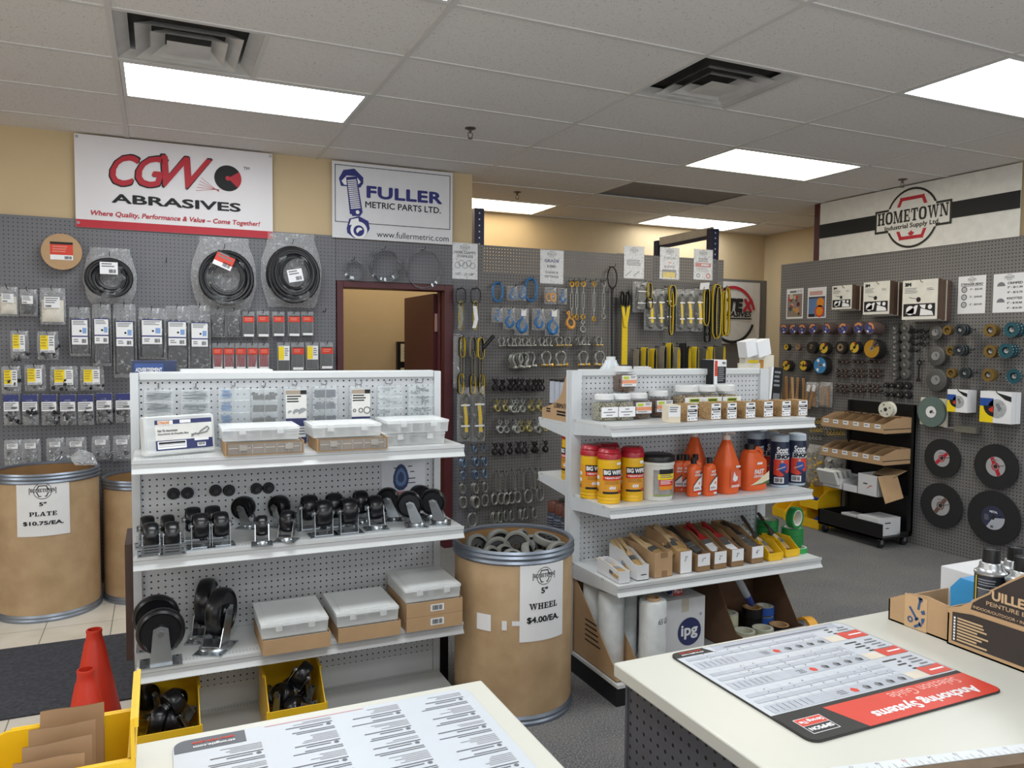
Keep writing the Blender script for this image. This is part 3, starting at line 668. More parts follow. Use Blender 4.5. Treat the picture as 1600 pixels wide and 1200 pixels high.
# coils of tubing in clear bags
def coil(px, py, rx, rz, n, label, seed, card, redcard=False, bagbox=None):
    Y = YF - .07; x, z = XZ(px, py, Y); R = random.Random(seed); t = thing('tubing_coil', label, 'coil', (x, Y, z), group='bagged coils of black tubing')
    m = MB()
    for q in range(n * 2):
        k = 1 - .5 * (q // 2) / n; dx, dy, dz = R.uniform(-.012, .012), -.02 - .028 * (q % 2) - .012 * R.random(), R.uniform(-.012, .004); ph = R.random() * 6
        m.tube([(math.cos(2 * PI * i / 30) * rx * k + dx, dy + .008 * math.sin(2 * PI * i / 30 + ph), math.sin(2 * PI * i / 30) * rz * k + dz) for i in range(30)], .0125, M_tie, 7, True)
    obj('coil', m, t)
    w, h = bagbox; b = bagmesh(w, h, .10, seed, pinch=.5, mouth=.35); obj('bag', b, t, loc=(0, .035, h * .55), rot=(PI / 2, 0, 0))
    m = MB(); cx, cz, cw, ch, rot = card; Q = T(cx, -.125, cz) @ RX(PI / 2) @ RZ(rot)
    m.rect(-cw / 2, cw / 2, -ch / 2, ch / 2, M_redcard if redcard else M_lab, Q); m.fine(-cw * .4, cw * .4, 0, ch * .4, 2, M_ink2, Q, .0006); m.bars(0, cw * .4, -ch * .4, -ch * .1, M_ink, Q, .0006)
    if redcard: m.rect(-cw / 2, cw / 2, -ch / 2, -ch * .2, M_lab, Q, .0003); m.rect(-cw / 2, cw / 2, ch * .36, ch / 2, M_ink, Q, .0003)
    obj('label_card', m, t); hook(x, z + rz + .03, .12, lab='hook with ' + label)
coil(172, 435, .125, .115, 5, 'small bagged coil of black tubing, leftmost of three', 1, (.0, .055, .1, .075, 0), bagbox=(.31, .36))
coil(351, 434, .165, .17, 6, 'bagged coil of black tubing with a red and white label', 2, (-.01, .105, .12, .1, -.4), True, (.42, .5))
coil(457, 428, .165, .185, 7, 'largest bagged coil of black tubing with a tilted white label', 3, (.0, -.02, .1, .085, .2), bagbox=(.42, .52))
# steel band rings over the door
for i, (px, py, r, n) in enumerate(((552, 420, .066, 4), (600, 413, .112, 6), (662, 419, .142, 3))):
    x, z = XZ(px, py, YF - .06); R = random.Random(i); m = MB()
    for k in range(n):
        m.strip([(r * (1 - .05 * R.random()) * math.cos(2 * PI * j / 40) + R.uniform(-.001, .001) + .012 * (k % 2), -.01 * k + .004 * math.sin(j), r * 1.03 * math.sin(2 * PI * j / 40) - .01 * k % .02) for j in range(41)], .011, .0012, mat('stainless band', '8f9294', .3, .85), side=(0, 1, 0))
        a = R.uniform(3.8, 5.6); m.box(-.011, .011, -.008 - .01 * k, .008 - .01 * k, -.006, .006, M_chrome, T(r * math.cos(a), 0, r * math.sin(a)) @ RY(-a))
    obj('hose_clamps', m, None, ('smallest ring of steel hose clamps above the door', 'middle bundle of steel hose clamps above the door', 'largest loop of steel hose clamps over the door frame')[i], 'clamps', 'steel clamps above the door', loc=(x, YF - .03, z))
    hook(x, z + r - .004, .1, lab='wire hook holding the ' + ('small', 'middle', 'large')[i] + ' clamp ring above the door')
# ================================================================ fibre drums
M_drum = NT('drum fibreboard'); _n = M_drum.noise(7, 5); _n2 = M_drum.noise(45, 3)
M_drum.l(M_drum.mix(M_drum.ramp(_n, .35, .7), lin('bfa27e'), lin('ac8f6b')), M_drum.b.inputs['Base Color']); M_drum.b.inputs['Roughness'].default_value = .6; M_drum.bump(_n2, .15, .004); M_drum = M_drum.m
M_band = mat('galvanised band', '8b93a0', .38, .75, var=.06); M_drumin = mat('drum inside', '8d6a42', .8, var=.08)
def drum(c, r, h, label):
    t = thing('fibre_drum', label, 'drum', c, group='fibre drums'); m = MB()
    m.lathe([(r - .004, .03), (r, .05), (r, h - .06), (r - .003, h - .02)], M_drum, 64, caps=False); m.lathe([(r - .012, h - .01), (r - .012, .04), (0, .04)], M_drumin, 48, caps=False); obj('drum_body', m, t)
    m = MB(); m.lathe([(r - .014, h - .012), (r - .014, h), (r + .002, h + .004), (r + .008, h - .006), (r + .004, h - .014), (r + .01, h - .024), (r + .004, h - .036), (r + .009, h - .046), (r + .002, h - .055), (r - .002, h - .055)], M_band, 64, caps=False); obj('rim_band', m, t)
    m = MB(); m.lathe([(r - .01, .0), (r + .006, .0), (r + .008, .012), (r + .003, .02), (r + .006, .03), (r, .042), (r - .004, .042)], M_band, 64, caps=False); obj('base_band', m, t)
    return t
def drumsign(t, r, a0, z1, w, h, lines, big=1.):
    """paper curved around the drum; a0 = angle of its middle"""
    m = MB(); n = 14; f = lambda x, y, z: ((r + .003 + z) * math.cos(a0 + x / r), (r + .003 + z) * math.sin(a0 + x / r), z1 - h + y)
    q = MB(); 
    for i in range(n): q.rect(-w / 2 + w * i / n, -w / 2 + w * (i + 1) / n, 0, h, M_paper)
    m.add([f(p.x, p.y, .0) for p in q.v], q.f, M_paper); o = obj('paper_sign', m, t)
    def wrap(q, nm): mm = MB(); mm.v = [Vector(f(p.x, p.y, .001 + p.z)) for p in q.v]; mm.f, mm.k, mm.mats = q.f, q.k, q.mats; obj(nm, mm, o)
    q = MB(); logo(q, 0, h * .84, w * .5, None, M_ink, M_ink, M_paper, 0, False); wrap(q, 'badge')
    for s_, y, wd, hh, fn in lines:
        q = MB()
        if fn: q.slab(s_, -wd / 2, wd / 2, y, y + hh, M_ink, z=.0008)
        else: q.fit(s_, -wd / 2, wd / 2, y, y + hh, M_ink, bold=.035, z=.0008)
        wrap(q, 'lettering')
c1 = Vector((-.605, 5.30, 0))
t = drum(c1, .272, .842, 'large tan fibre drum under the bags with a plate price sign')
drumsign(t, .272, -1.545, .80, .265, .305, [('5"', .172, .036, .022, 0), ('PLATE', .115, .135, .024, 1), ('$10.75/EA.', .06, .2, .026, 0)])
o = hangbag((108, 700, 146, 738), c1.y + .16, 'plastic_bag', 'empty clear plastic bag lying over the rim of the large drum', 'bag', None, .05, 140, bits(M_chrome, 3), None, hk=False); o.rotation_euler = (.25, .1, .3); o.location.z = .88
o = drum((-.055, 5.405, 0), .268, .75, 'smaller fibre drum half hidden behind the left gondola')
m = MB(); q = T(-.02, 0, .5); r = .272
m.add([(r * math.cos(a), r * math.sin(a), z) for z in (.40, .68) for a in (-1.72, -1.6, -1.45, -1.3, -1.15)], [(i, i + 1, i + 6, i + 5) for i in range(4)], M_paper); obj('paper_sign', m, o)
c3 = Vector((1.437, 3.112, 0)); t = drum(c3, .262, .735, 'tan fibre drum full of grey wheels with a wheel price sign')
drumsign(t, .262, -1.49, .685, .215, .325, [('5"', .2, .032, .026, 0), ('WHEEL', .135, .135, .026, 1), ('$4.00/EA.', .075, .155, .03, 0)])
r = .264
for a0, a1, z0, z1 in ((-2.62, -2.36, .40, .47), (-2.02, -1.90, .43, .45), (-2.18, -2.10, .41, .45)):
    m = MB(); m.add([(r * math.cos(a0 + (a1 - a0) * i / 4), r * math.sin(a0 + (a1 - a0) * i / 4), z) for z in (z0, z1) for i in range(5)], [(i, i + 1, i + 6, i + 5) for i in range(4)], M_lab); obj('torn_label', m, t)
M_tyre = mat('grey tyre rubber', '70706a', .6, var=.1, scale=30); M_hub = mat('black hub', '1a1a1b', .4)
a, b = MB(), MB(); a.lathe([(.048, .0), (.058, -.002), (.064, .004), (.0655, .016), (.064, .028), (.058, .034), (.048, .032), (.048, 0)], M_tyre, 32, caps=False)
b.lathe([(.048, .004), (.045, .012), (.02, .012), (.018, .0), (.008, .0), (.008, .032), (.018, .032), (.02, .02), (.045, .02), (.048, .028)], M_hub, 24, caps=False)
kind('wheel', 'wheel_ring', None, ('tyre', a), ('hub', b))  # whole wheels, each a tyre on its hub
R = random.Random(4); WH = [(-.16, .09, 1.1, .4), (-.02, .15, 1.5, .0), (.1, .12, 1.1, .9), (.165, -.02, .25, .5), (.03, .02, 1.35, -.55), (-.15, -.06, 1.1, .6), (-.05, -.02, .75, .7), (-.2, .0, .5, 0), (.02, -.1, 1.2, .95), (.17, -.12, 1.4, .1), (.08, -.17, .45, .6), (-.08, -.17, .7, .2), (-.06, .06, 1.4, -.2), (.12, .04, .9, -.7), (-.0, -.2, .35, 1.2)]
for i, (dx, dy, tx, rz) in enumerate(WH):
    put('wheel', c3 + Vector((dx * .93, dy * .93, .64 + .03 * R.random() + (.03 if i < 5 else 0))), 'loose grey rubber wheel in the pile inside the tan drum', 'wheel', 'grey wheels piled in the drum', (tx, R.uniform(-.2, .2), rz))
for i in range(14):
    a = i * PI / 3; q = .148 if i % 7 else 0
    put('wheel', c3 + Vector((q * math.cos(a), q * math.sin(a), .50 + .042 * (i // 7))), 'grey rubber wheel lying flat lower in the drum pile', 'wheel', 'grey wheels deeper in the drum')
# ================================================================ gondola shelving
def deckmat():
    t = NT('white shelf deck'); co = t.n('ShaderNodeTexCoord').outputs['Object']; sp = t.n('ShaderNodeSeparateXYZ'); t.l(co, sp.inputs[0])
    u = t.math('LESS_THAN', t.math('FRACT', t.math('MULTIPLY', t.math('ADD', sp.outputs[0], 10), 1 / .0125)), .55); ms = []
    for c in (-.318, -.305, -.045, -.032, .318, .305): ms.append(t.math('LESS_THAN', t.math('ABSOLUTE', t.math('SUBTRACT', sp.outputs[1], c)), .0016))
    k = ms[0]
    for q in ms[1:]: k = t.math('MAXIMUM', k, q)
    k = t.math('MULTIPLY', k, u)
    t.l(t.mix(k, lin('cfd1d1'), lin('5c5e60')), t.b.inputs['Base Color']); t.b.inputs['Roughness'].default_value = .35; return t.m
M_deck = deckmat(); M_post = mat('post enamel', 'cdd0d3', .3, var=.02); M_slot = mat('slot shadow', '2a2b2d', .7, var=0); M_rail = mat('price rail', 'c6c8c9', .3, var=.02)
def shelf(parent, x0, x1, z, d, side=-1):
    """deck with folded ends, a price rail along the front and two brackets; SIDE -1 faces the camera"""
    m = MB(); s = side
    m.box(x0, x1, min(0, s * d), max(0, s * d), z - .012, z, M_deck); q = obj('shelf', m, parent)
    m = MB(); pr = [(0, .001), (.006, .001), (.006, -.012), (.001, -.016), (.001, -.030), (.014, -.046), (.012, -.049), (-.004, -.034), (-.004, -.001)]
    n = len(pr); vs = [(x, s * (d + a), z + b) for x in (x0 - .004, x1 + .004) for a, b in pr]
    m.add(vs, [tuple(range(n)), tuple(range(2 * n - 1, n - 1, -1))] + [(i, n + i, n + (i + 1) % n, (i + 1) % n) for i in range(n)], M_rail); obj('price_rail', m, q)
    for x in (x0 - .0004, x1 - .0026):
        m = MB(); m.add([(x, 0, z - .0125), (x, s * d, z - .0125), (x, s * d, z - .045), (x, s * d * .12, z - .075), (x, 0, z - .075), (x + .003, 0, z - .0125), (x + .003, s * d, z - .0125), (x + .003, s * d, z - .045), (x + .003, s * d * .12, z - .075), (x + .003, 0, z - .075)],
              [(0, 1, 2, 3, 4), (9, 8, 7, 6, 5)] + [(i, 5 + i, 5 + (i + 1) % 5, (i + 1) % 5) for i in range(5)], M_post); obj('bracket', m, q)
def upright(parent, x0, x1, h):
    m = MB(); yc = .0
    m.box(x0, x1, -.028, -.006, 0, h, M_post); m.box(x0, x1, .006, .028, 0, h, M_post); m.box(x0 + .004, x1 - .004, -.006, .006, 0, h, M_post); o = obj('upright', m, parent)
def gondola(label, x, y, L, h, front, back, base_d, hole_z=.0, pw=.03):
    t = thing('gondola_shelf', label, 'shelving', (x, y, 0))
    upright(t, 0, pw, h); upright(t, L - pw, L, h)
    m = MB(); m.box(pw + .001, L - pw - .001, -.014, .014, hole_z, h - .03, PEG_WHITE); m.box(pw + .001, L - pw - .001, -.013, .013, .06, hole_z, M_white); obj('back_panel', m, t)
    m = MB(); m.box(pw, L - pw, -.024, .024, h - .03, h + .004, M_white); obj('top_rail', m, t, bevel=.006)
    for z, d in front: shelf(t, .014, L - .014, z, d)
    for z, d in back: shelf(t, .014, L - .014, z, d, 1)
    m = MB(); m.box(.01, L - .01, -base_d, base_d, .085, .1, M_deck); obj('base_deck', m, t)
    m = MB(); m.box(.01, L - .01, -base_d + .01, base_d - .01, .0, .084, M_black); obj('kick_base', m, t)
    return t
LGX, LGY, LGZ = -.098, 3.35, (1.18, .838, .432)
gl = gondola('white double sided gondola with casters and clear boxes, beside the orange cones', LGX, LGY, 1.262, 1.474, [(z, .35) for z in LGZ], [(1.405, .30)], .42, .19)
MGX, MGY, MGZ = 1.812, 3.30, (1.238, .872, .538)
gm = gondola('white double sided gondola of jars, hand cleaner and tape in the middle', MGX, MGY, 1.225, 1.474, [(MGZ[0], .37), (MGZ[1], .37), (MGZ[2], .44)], [(1.215, .34), (.925, .34), (.555, .34)], .46, .1, .056)
m = MB(); m.box(1.225, 1.56, .03, .44, 1.195, 1.208, M_white); m.box(1.222, 1.225, .03, .3, 1.1, 1.208, M_white); obj('end_shelf', m, gm)
# ---------------------------------------------------------------- pegs and hanging clear assortment boxes
BOXP = film('clear box plastic', 'cdd5d9', .22, .1, .45); BOXF = film('frosted box plastic', 'fafcfc', .3, .25, .5)
M_pin = mat('zinc pins', '8e9498', .35, .6, var=.15, scale=60); M_bpin = mat('blue zinc pins', '6f96c8', .4, .3, var=.15, scale=60); M_navy = mat('navy card', '2b3160', .5, var=.03); M_orange = mat('orange print', 'e08a1e', .5)
def abox(parent, w, h, d, rows, cols):
    """compartment box standing in the x-z plane, front towards -y"""
    m = MB(); m.box(-w / 2, w / 2, -d, 0, -h, 0, BOXP); obj('case', m, parent, bevel=.004)
    m = MB(); e = .0012
    for i in range(1, rows): z = -h * i / rows; m.box(-w / 2 + .003, w / 2 - .003, -d + .004, -.002, z - e, z + e, BOXF)
    for i in range(1, cols): x = -w / 2 + w * i / cols; m.box(x - e, x + e, -d + .004, -.002, -h + .003, -.003, BOXF)
    obj('dividers', m, parent)
HB = [(224, 272, 608, 'wire'), (282, 329, 608, 'wire'), (340, 391, 606, 'blue'), (391, 434, 606, 'dark'), (442, 480, 604, 'cards'), (487, 527, 603, 'lump'), (544, 578, 603, 'ring'), (588, 628, 602, 'few'), (636, 675, 600, 'bolt')]
HN = {'wire': 'of silver wire pins', 'blue': 'of blue zinc pins', 'dark': 'of dark brown keys', 'cards': 'with a printed half moon key card', 'lump': 'of dark grey clips', 'ring': 'with a printed ring card', 'few': 'nearly empty with a few clips', 'bolt': 'of silver bolts and clips'}
for i, (p0, p1, py, ty) in enumerate(HB):
    Y = LGY - .075; x0, x1, z0, z1 = bbox(p0, py, p1, py + 60, Y); w = x1 - x0; h = .245; d = .032; R = random.Random(i)
    t = thing('assortment_box', 'hanging clear assortment box ' + HN[ty] + (', ' + nth(i, 9) if ty == 'wire' else ''), 'box', ((x0 + x1) / 2, Y, z1), (.03, 0, R.uniform(-.03, .03) + (-.07 if i == 2 else 0)), 'assortment boxes hanging on the gondola')
    abox(t, w, h, d, 5, 1 if ty in ('wire', 'bolt') else 2)
    c = MB()
    if ty in ('wire', 'blue', 'few', 'bolt'):
        for k in range(5):
            for q in range({'wire': 15, 'blue': 24, 'few': 6, 'bolt': 11}[ty]):
                z = -h * (k + .5 + R.uniform(-.34, .3)) / 5; x = R.uniform(-.1, .1) * w; l = w * (.42 if ty == 'wire' else .16) * R.uniform(.6, 1); dx = -w * .24 if ty == 'blue' else (R.uniform(-.3, .3) * w if ty != 'wire' else 0)
                if ty == 'bolt': dx *= .9
                a = R.uniform(-.3, .3) + (0 if ty != 'bolt' else R.choice((0, 1.57)))
                P_ = lambda u: (x * .3 + dx + u * math.cos(a), -d * R.uniform(.25, .8), z + u * math.sin(a) * .5)
                c.tube([P_(-l), P_(0), P_(l)], .0015 if ty != 'bolt' else .0028, M_bpin if ty == 'blue' else M_pin, 4)
    else:
        dk = mat('brown keys', '4c463e', .5, .2, var=.3, scale=90) if ty != 'lump' else mat('grey clips', '4a4c56', .4, .3, var=.3, scale=90)
        for k in range(5):
            for q in range(14):
                z = -h * (k + .62 + R.uniform(-.2, .25)) / 5; x = R.uniform(-.4, .42) * w * (1 if ty == 'dark' else .8); r = R.uniform(.004, .009)
                c.cyl((x, -d * R.uniform(.5, .85), z), r, .006, dk, 'y', 7)
            if ty in ('dark', 'lump'): c.box(-w * .4, w * .4, -d * .6, -.003, -h * (k + .93) / 5, -h * (k + R.uniform(.3, .6)) / 5, dk)
    obj('contents', c, t)
    if ty in ('cards', 'ring'):
        m = MB(); F = T(0, -d - .0015, 0) @ FRONT; a = w * .42
        m.rect(-a, a, -h * .94, -h * .04, mat('cream card', 'd9d8d4', .7), F); m.rect(-a, a, -h * .12, -h * .05, mat('tan print', '9c8f80', .6), F, .0006); m.rect(a * .4, a, -h * .12, -h * .05, M_ink, F, .0008)
        m.fine(-a * .9, a * .6, -h * .27, -h * .14, 3, M_ink, F, .0006); m.rect(-a, a, -h * .94, -h * .52, M_navy, F, .0006); m.rect(-a * .9, a * .92, -h * .84, -h * .66, M_lab, F, .001); m.fine(-a * .85, a * .85, -h * .82, -h * .68, 3, M_ink2, F, .0014, rag=0)
        if ty == 'ring':
            for k, r in enumerate((.007, .010, .015)): m.disc(-a * .7 + k * a * .68, -h * .41, r, M_ink, F, .0012, 18, ri=r - .003)
        else:
            for k, r in enumerate((.009, .014, .018)): m.disc(-a * .6 + k * a * .62, -h * .42, r, M_grey, F, .0012, 12, .5, 3.6)
            m.rect(-a * .2, a, -h * .985, -h * .945, M_orange, F, .0012)
        obj('label_card', m, t)
    hook((x0 + x1) / 2, z1 + .006, .11, LGY - .014, 'hook over the clear assortment box ' + HN[ty] + (', ' + nth(i, 9) if ty == 'wire' else ''), False, 'chrome hooks along the gondola top')
# ---------------------------------------------------------------- hair pin kit leaning on the top shelf
def frame_on(px0, py0, px1, py1, z):
    """base line on a shelf between two pixels: origin, direction angle, length"""
    a, b = W(px0, py0, z=z), W(px1, py1, z=z); d = b - a; return a, math.atan2(d.y, d.x), d.length
a, rz, w = frame_on(228, 719, 327, 709, LGZ[0]); h = .142
a.y += .03; a.z += .008
t = thing('hair_pin_kit', 'clear hair pin assortment kit with blue and white label leaning on the shelf', 'box', a, (-.14, 0, rz - .04)); w = .255
m = MB(); m.box(0, w, .0, .05, .001, h, BOXF); obj('case', m, t, bevel=.008)
F = T(0, -.0015, 0) @ FRONT; m = MB()
m.rect(.036, w - .012, .016, h - .016, mat('cream card', 'd9d8d4', .7), F); m.rect(.036, w - .012, h - .032, h - .016, M_navy, F, .0005); m.rect(.046, .1, h - .034, h - .018, M_lab, F, .001); m.rect(.125, .165, h - .03, h - .018, M_lab, F, .001)
m.rect(.036, w - .012, .016, .052, M_navy, F, .0005); m.rect(.042, .145, .021, .049, M_lab, F, .001); m.rect(.046, .141, .039, .046, M_ink, F, .0014); m.fine(.046, .141, .023, .037, 2, M_ink2, F, .0014, .2, 0); m.rect(.175, .228, .044, .054, M_lab, F, .001); m.rect(.185, .216, .022, .036, M_lab, F, .001); m.bars(.188, .213, .026, .035, M_ink, F, .0014); obj('label_card', m, t)
m = MB(); m.fit('DYNALINE', .047, .088, h - .031, h - .02, M_orange, F, .04, .25, .002); obj('lettering', m, t)
m = MB(); m.fit('Hair Pin Assortment', .044, .115, .083, .092, M_ink, F, .02, .15, .0012); obj('lettering', m, t)
m = MB(); m.fit('Assortiment de Goupilles Beta', .044, .155, .07, .079, M_ink, F, .02, .15, .0012); obj('lettering', m, t)
m = MB(); m.tube([(.165, -.003, .06), (.18, -.003, .072), (.19, -.003, .066), (.2, -.003, .078), (.226, -.003, .094), (.232, -.003, .086), (.222, -.003, .074), (.2, -.003, .07), (.165, -.003, .068)], .0024, M_ink2, 6); obj('pin_drawing', m, t)
# ---------------------------------------------------------------- clear bins on kraft boxes
def clearbin(parent, w, d, h, n, mm=None):
    mm = mm or BOXF; m = MB(); m.box(0, w, 0, d, 0, h * .78, mm, taper=1.02); obj('tray', m, parent, bevel=.003)
    m = MB()
    for k in range(1, n): m.box(w * k / n - .001, w * k / n + .001, .003, d - .003, .003, h * .75, mm)
    obj('dividers', m, parent); m = MB(); m.box(-.004, w + .004, -.004, d + .004, h * .8, h, mm); m.box(.02, w - .02, .02, d - .02, h, h + .002, mm); obj('lid', m, parent, bevel=.003)
    for x in (w * .25, w * .75): m = MB(); m.box(x - .012, x + .012, -.009, -.004, h * .5, h * .95, mm); obj('latch', m, parent)
def kraftbin(label, o, rz, w, d, h, bar=False, window=True):
    t = thing('parts_carton', label, 'box', o, (0, 0, rz), 'kraft cartons on the gondola'); m = MB(); e = .003
    m.box(0, w, 0, d, 0, e, M_kraft); m.box(0, w, d - e, d, e, h, M_kraft); m.box(0, e, 0, d, e, h, M_kraft); m.box(w - e, w, 0, d, e, h, M_kraft); m.box(e, w - e, 0, e, e, h, M_kraft2 if window else M_kraft); obj('carton', m, t)
    m = MB(); m.box(e * 2, w - e * 2, e * 2, d - e * 2, e, h - .004, film('smoked tray', 'b9b4ac', .6, .3, .3)); obj('tray', m, t)
    F = T(0, -.001, 0) @ FRONT
    if window:
        m = MB(); m.rect(w * .03, w * .98, h * .1, h * .92, mat('smoked window', '857d74', .25, var=.08), F); obj('window', m, t)
        for k in range(6):
            x = w * (.04 + .155 * k); m = MB(); m.rect(x, x + w * .12, h * .55, h * .62, mat('window glint', 'b7b0a8', .3), F, .0005); m.rect(x + w * .14, x + w * .145, h * .12, h * .9, MATS['window glint'], F, .0005); obj('divider', m, t)  # pale strip beside each divider line is a highlight put into colour
        for x in (w * .22, w * .8): m = MB(); m.box(x - .014, x + .014, -.007, -.001, h * .4, h * .8, film('smoked latch', 'b5aea6', .7)); obj('latch', m, t)
    if bar: m = MB(); m.rect(w * .42, w * .66, h * .28, h * .78, M_lab, F); m.bars(w * .45, w * .63, h * .36, h * .7, M_ink, F, .0006); obj('barcode', m, t)
    return t
a, rz, w = frame_on(352, 714, 474, 707, LGZ[0]); kraftbin('smoked kraft parts carton beside the hair pin kit on the top shelf', (a.x, a.y, LGZ[0] + .001), 0, w, .2, .048)
t = thing('clear_bin', 'clear lidded bin on the kraft carton beside the hair pin kit', 'box', (a.x - .005, a.y + .03, LGZ[0] + .051), group='clear lidded bins'); clearbin(t, w - .01, .19, .05, 6)
a, rz, w = frame_on(496, 707, 605, 701, LGZ[0]); kraftbin('smoked kraft parts carton in the middle of the top shelf', (a.x, a.y, LGZ[0] + .001), 0, w, .2, .048)
t = thing('clear_bin', 'clear lidded bin on the middle kraft carton of the top shelf', 'box', (a.x - .01, a.y + .03, LGZ[0] + .051), group='clear lidded bins'); clearbin(t, w - .012, .19, .05, 6)
a, rz, w = frame_on(606, 699, 703, 692, LGZ[0]); a.x += .005
for k in range(2):
    t = thing('clear_bin', ('lower', 'upper')[k] + ' clear lidded bin of the pair at the right end of the top shelf', 'box', (a.x - .01 + .012 * k, a.y + .03 - .012 * k, LGZ[0] + .001 + .052 * k), group='clear lidded bins'); clearbin(t, .255, .2, .05, 5)
for k, (p, q, n, lb) in enumerate((((411, 1027), (512, 1009), 1, 'left'), ((529, 1007), (622, 993), 1, 'middle'), ((636, 990), (722, 977), 2, 'right'))):
    a, rz, w = frame_on(*p, *q, LGZ[2]); w = max(w, .25) if k < 2 else .24
    for j in range(n): kraftbin('kraft carton under the clear bin, ' + lb + ' stack on the third shelf' + (', ' + ('bottom', 'upper')[j] if n > 1 else ''), (a.x, a.y + .005, LGZ[2] + .001 + .058 * j), 0, w, .29, .057, bar=n > 1, window=False)
    t = thing('clear_bin', 'clear compartment bin on top of the ' + lb + ' stack on the third shelf', 'box', (a.x - .002, a.y + .012, LGZ[2] + .003 + .058 * n), group='clear lidded bins'); clearbin(t, w - .008, .27, .055, 4)
# ---------------------------------------------------------------- things on top, behind the panel
x0, x1, z0, z1 = bbox(206, 567, 276, 582, LGY + .14); t = thing('blue_box', 'dark blue printed box standing behind the gondola top', 'box', ((x0 + x1) / 2, LGY + .14, 1.406)); w = x1 - x0; h = .112
m = MB(); m.box(-w / 2, w / 2, 0, .08, 0, h, mat('dark blue box', '2a3658', .5, var=.04)); obj('carton', m, t); m = MB(); m.rect(-w * .44, w * .2, h * .1, h * .9, mat('mid blue print', '33508e', .5), T(0, -.001, 0) @ FRONT); obj('label_card', m, t)
m = MB(); m.fit('ADVERTISEMENT', -w * .42, w * .17, h * .6, h * .75, M_lab, T(0, -.002, 0) @ FRONT, .03); obj('lettering', m, t)
x0, x1, z0, z1 = bbox(281, 577, 426, 584, LGY + .12); m = MB(); m.box(x0, x1, LGY + .1, LGY + .24, 1.406, 1.482, mat('white tray', 'dfe6e6', .3)); obj('plastic_tray', m, None, 'white plastic tray showing over the gondola top edge', 'tray', bevel=.006)
# ---------------------------------------------------------------- casters
M_wheel = mat('caster wheel', '121317', .28, var=.1, scale=40); M_cblk = mat('black caster fork', '1b1c1f', .3, var=.1)
def caster(key, r, w, swivel, lean=.0, hood=False):
    pl, fk, wh, ax = MB(), MB(), MB(), MB(); H_ = r + (.018 if hood else .034); oy = r * .55 if swivel else 0
    pl.box(-w * .95, w * .95, -r * .85, r * .85, 0, .004, M_chrome)
    for a in (-1, 1):
        for b in (-1, 1): pl.cyl((a * w * .78, b * r * .66, .0041), .005, .001, M_slot, n=8)
    if swivel: pl.lathe([(r * .62, .004), (r * .66, .01), (r * .6, .016), (r * .5, .02), (.0, .022)], M_chrome, 22)
    z0 = .02 if swivel else .004
    for s in (-1, 1):
        x = s * w * .6; pts = [(-r * .45, z0), (r * .45, z0), (oy + r * .3, H_ + r * .2), (oy, H_ + r * .32), (oy - r * .3, H_ + r * .2)]
        fk.add([(x - .0015, p, q) for p, q in pts] + [(x + .0015, p, q) for p, q in pts], [(4, 3, 2, 1, 0), (5, 6, 7, 8, 9)] + [(i, (i + 1) % 5, 5 + (i + 1) % 5, 5 + i) for i in range(5)], M_chrome)
    fk.box(-w * .6, w * .6, -r * .45, r * .45, z0 - .002, z0 + .002, M_chrome)
    if hood:
        fk.box(-w * .66, w * .66, -r * .85, -r * .55, z0, z0 + r * .75, M_chrome); 
        for k in range(3): fk.box(-w * .5, w * .5, -r * .87, -r * .85, z0 + r * (.15 + .2 * k), z0 + r * (.22 + .2 * k), M_slot)
    Q = T(-w / 2, oy, H_) @ RY(PI / 2)
    wh.lathe([(.012, 0), (r * .3, 0), (r * .34, w * .12), (r * .78, w * .12), (r * .86, 0), (r * .96, w * .12), (r, w * .35), (r, w * .65), (r * .96, w * .88), (r * .86, w), (r * .78, w * .88), (r * .34, w * .88), (r * .3, w), (.012, w)], M_wheel, 36, Q)
    ax.cyl((-w * .72, oy, H_), .007, w * 1.44, M_hook, 'x', 8); ax.cyl((-w * .78, oy, H_), .011, .006, M_hook, 'x', 6); ax.cyl((w * .65, oy, H_), .011, .006, M_hook, 'x', 6)
    parts = [('plate', pl), ('fork', fk), ('wheel', wh), ('axle', ax)]
    kind(key, 'caster', None, *parts)
caster('rigid', .05, .055, False); caster('hooded', .047, .047, False, hood=True); caster('swivel', .05, .052, True); caster('bigrigid', .083, .05, False); caster('bigswivel', .092, .058, True)
Z2, Z3 = LGZ[1] + .001, LGZ[2] + .001
def cast(k, px, py, rz, label, back=False, dx=0., s=1., z=Z2, rot=None):
    p = W(px, py, z=z); p.x += dx
    if back: p.y += .125
    put(k, (p.x, p.y + .03, z), label, 'caster', 'casters on the gondola', rot or (0, 0, rz), s)
cast('hooded', 236, 868, .05, 'hooded black caster at the left end of the second shelf, front row'); cast('hooded', 236, 868, .05, 'hooded black caster at the left end of the second shelf, back row', True, -.012)
cast('hooded', 269, 866, .03, 'second hooded black caster from the left, front row'); cast('hooded', 269, 866, .03, 'second hooded black caster from the left, back row', True, -.012)
cast('rigid', 314, 858, .04, 'black caster with chrome fork, third from left in front', s=.95); cast('rigid', 314, 858, .04, 'black caster with chrome fork, third from left at back', True, -.02, .95)
cast('rigid', 346, 855, .04, 'black caster with chrome fork, fourth from left in front', s=.95); cast('rigid', 346, 855, .04, 'black caster with chrome fork, fourth from left at back', True, -.02, .95)
cast('swivel', 384, 838, 1.0, 'swivel caster turned sideways behind the smallest swivel caster', True, .03, .95); cast('swivel', 411, 853, -.1, 'small swivel caster standing at the shelf edge', s=.78)
cast('swivel', 432, 838, .6, 'swivel caster turned sideways behind another near mid shelf', True, .05, .95); cast('swivel', 449, 848, -.45, 'swivel caster near mid shelf with its fork turned', s=.85)
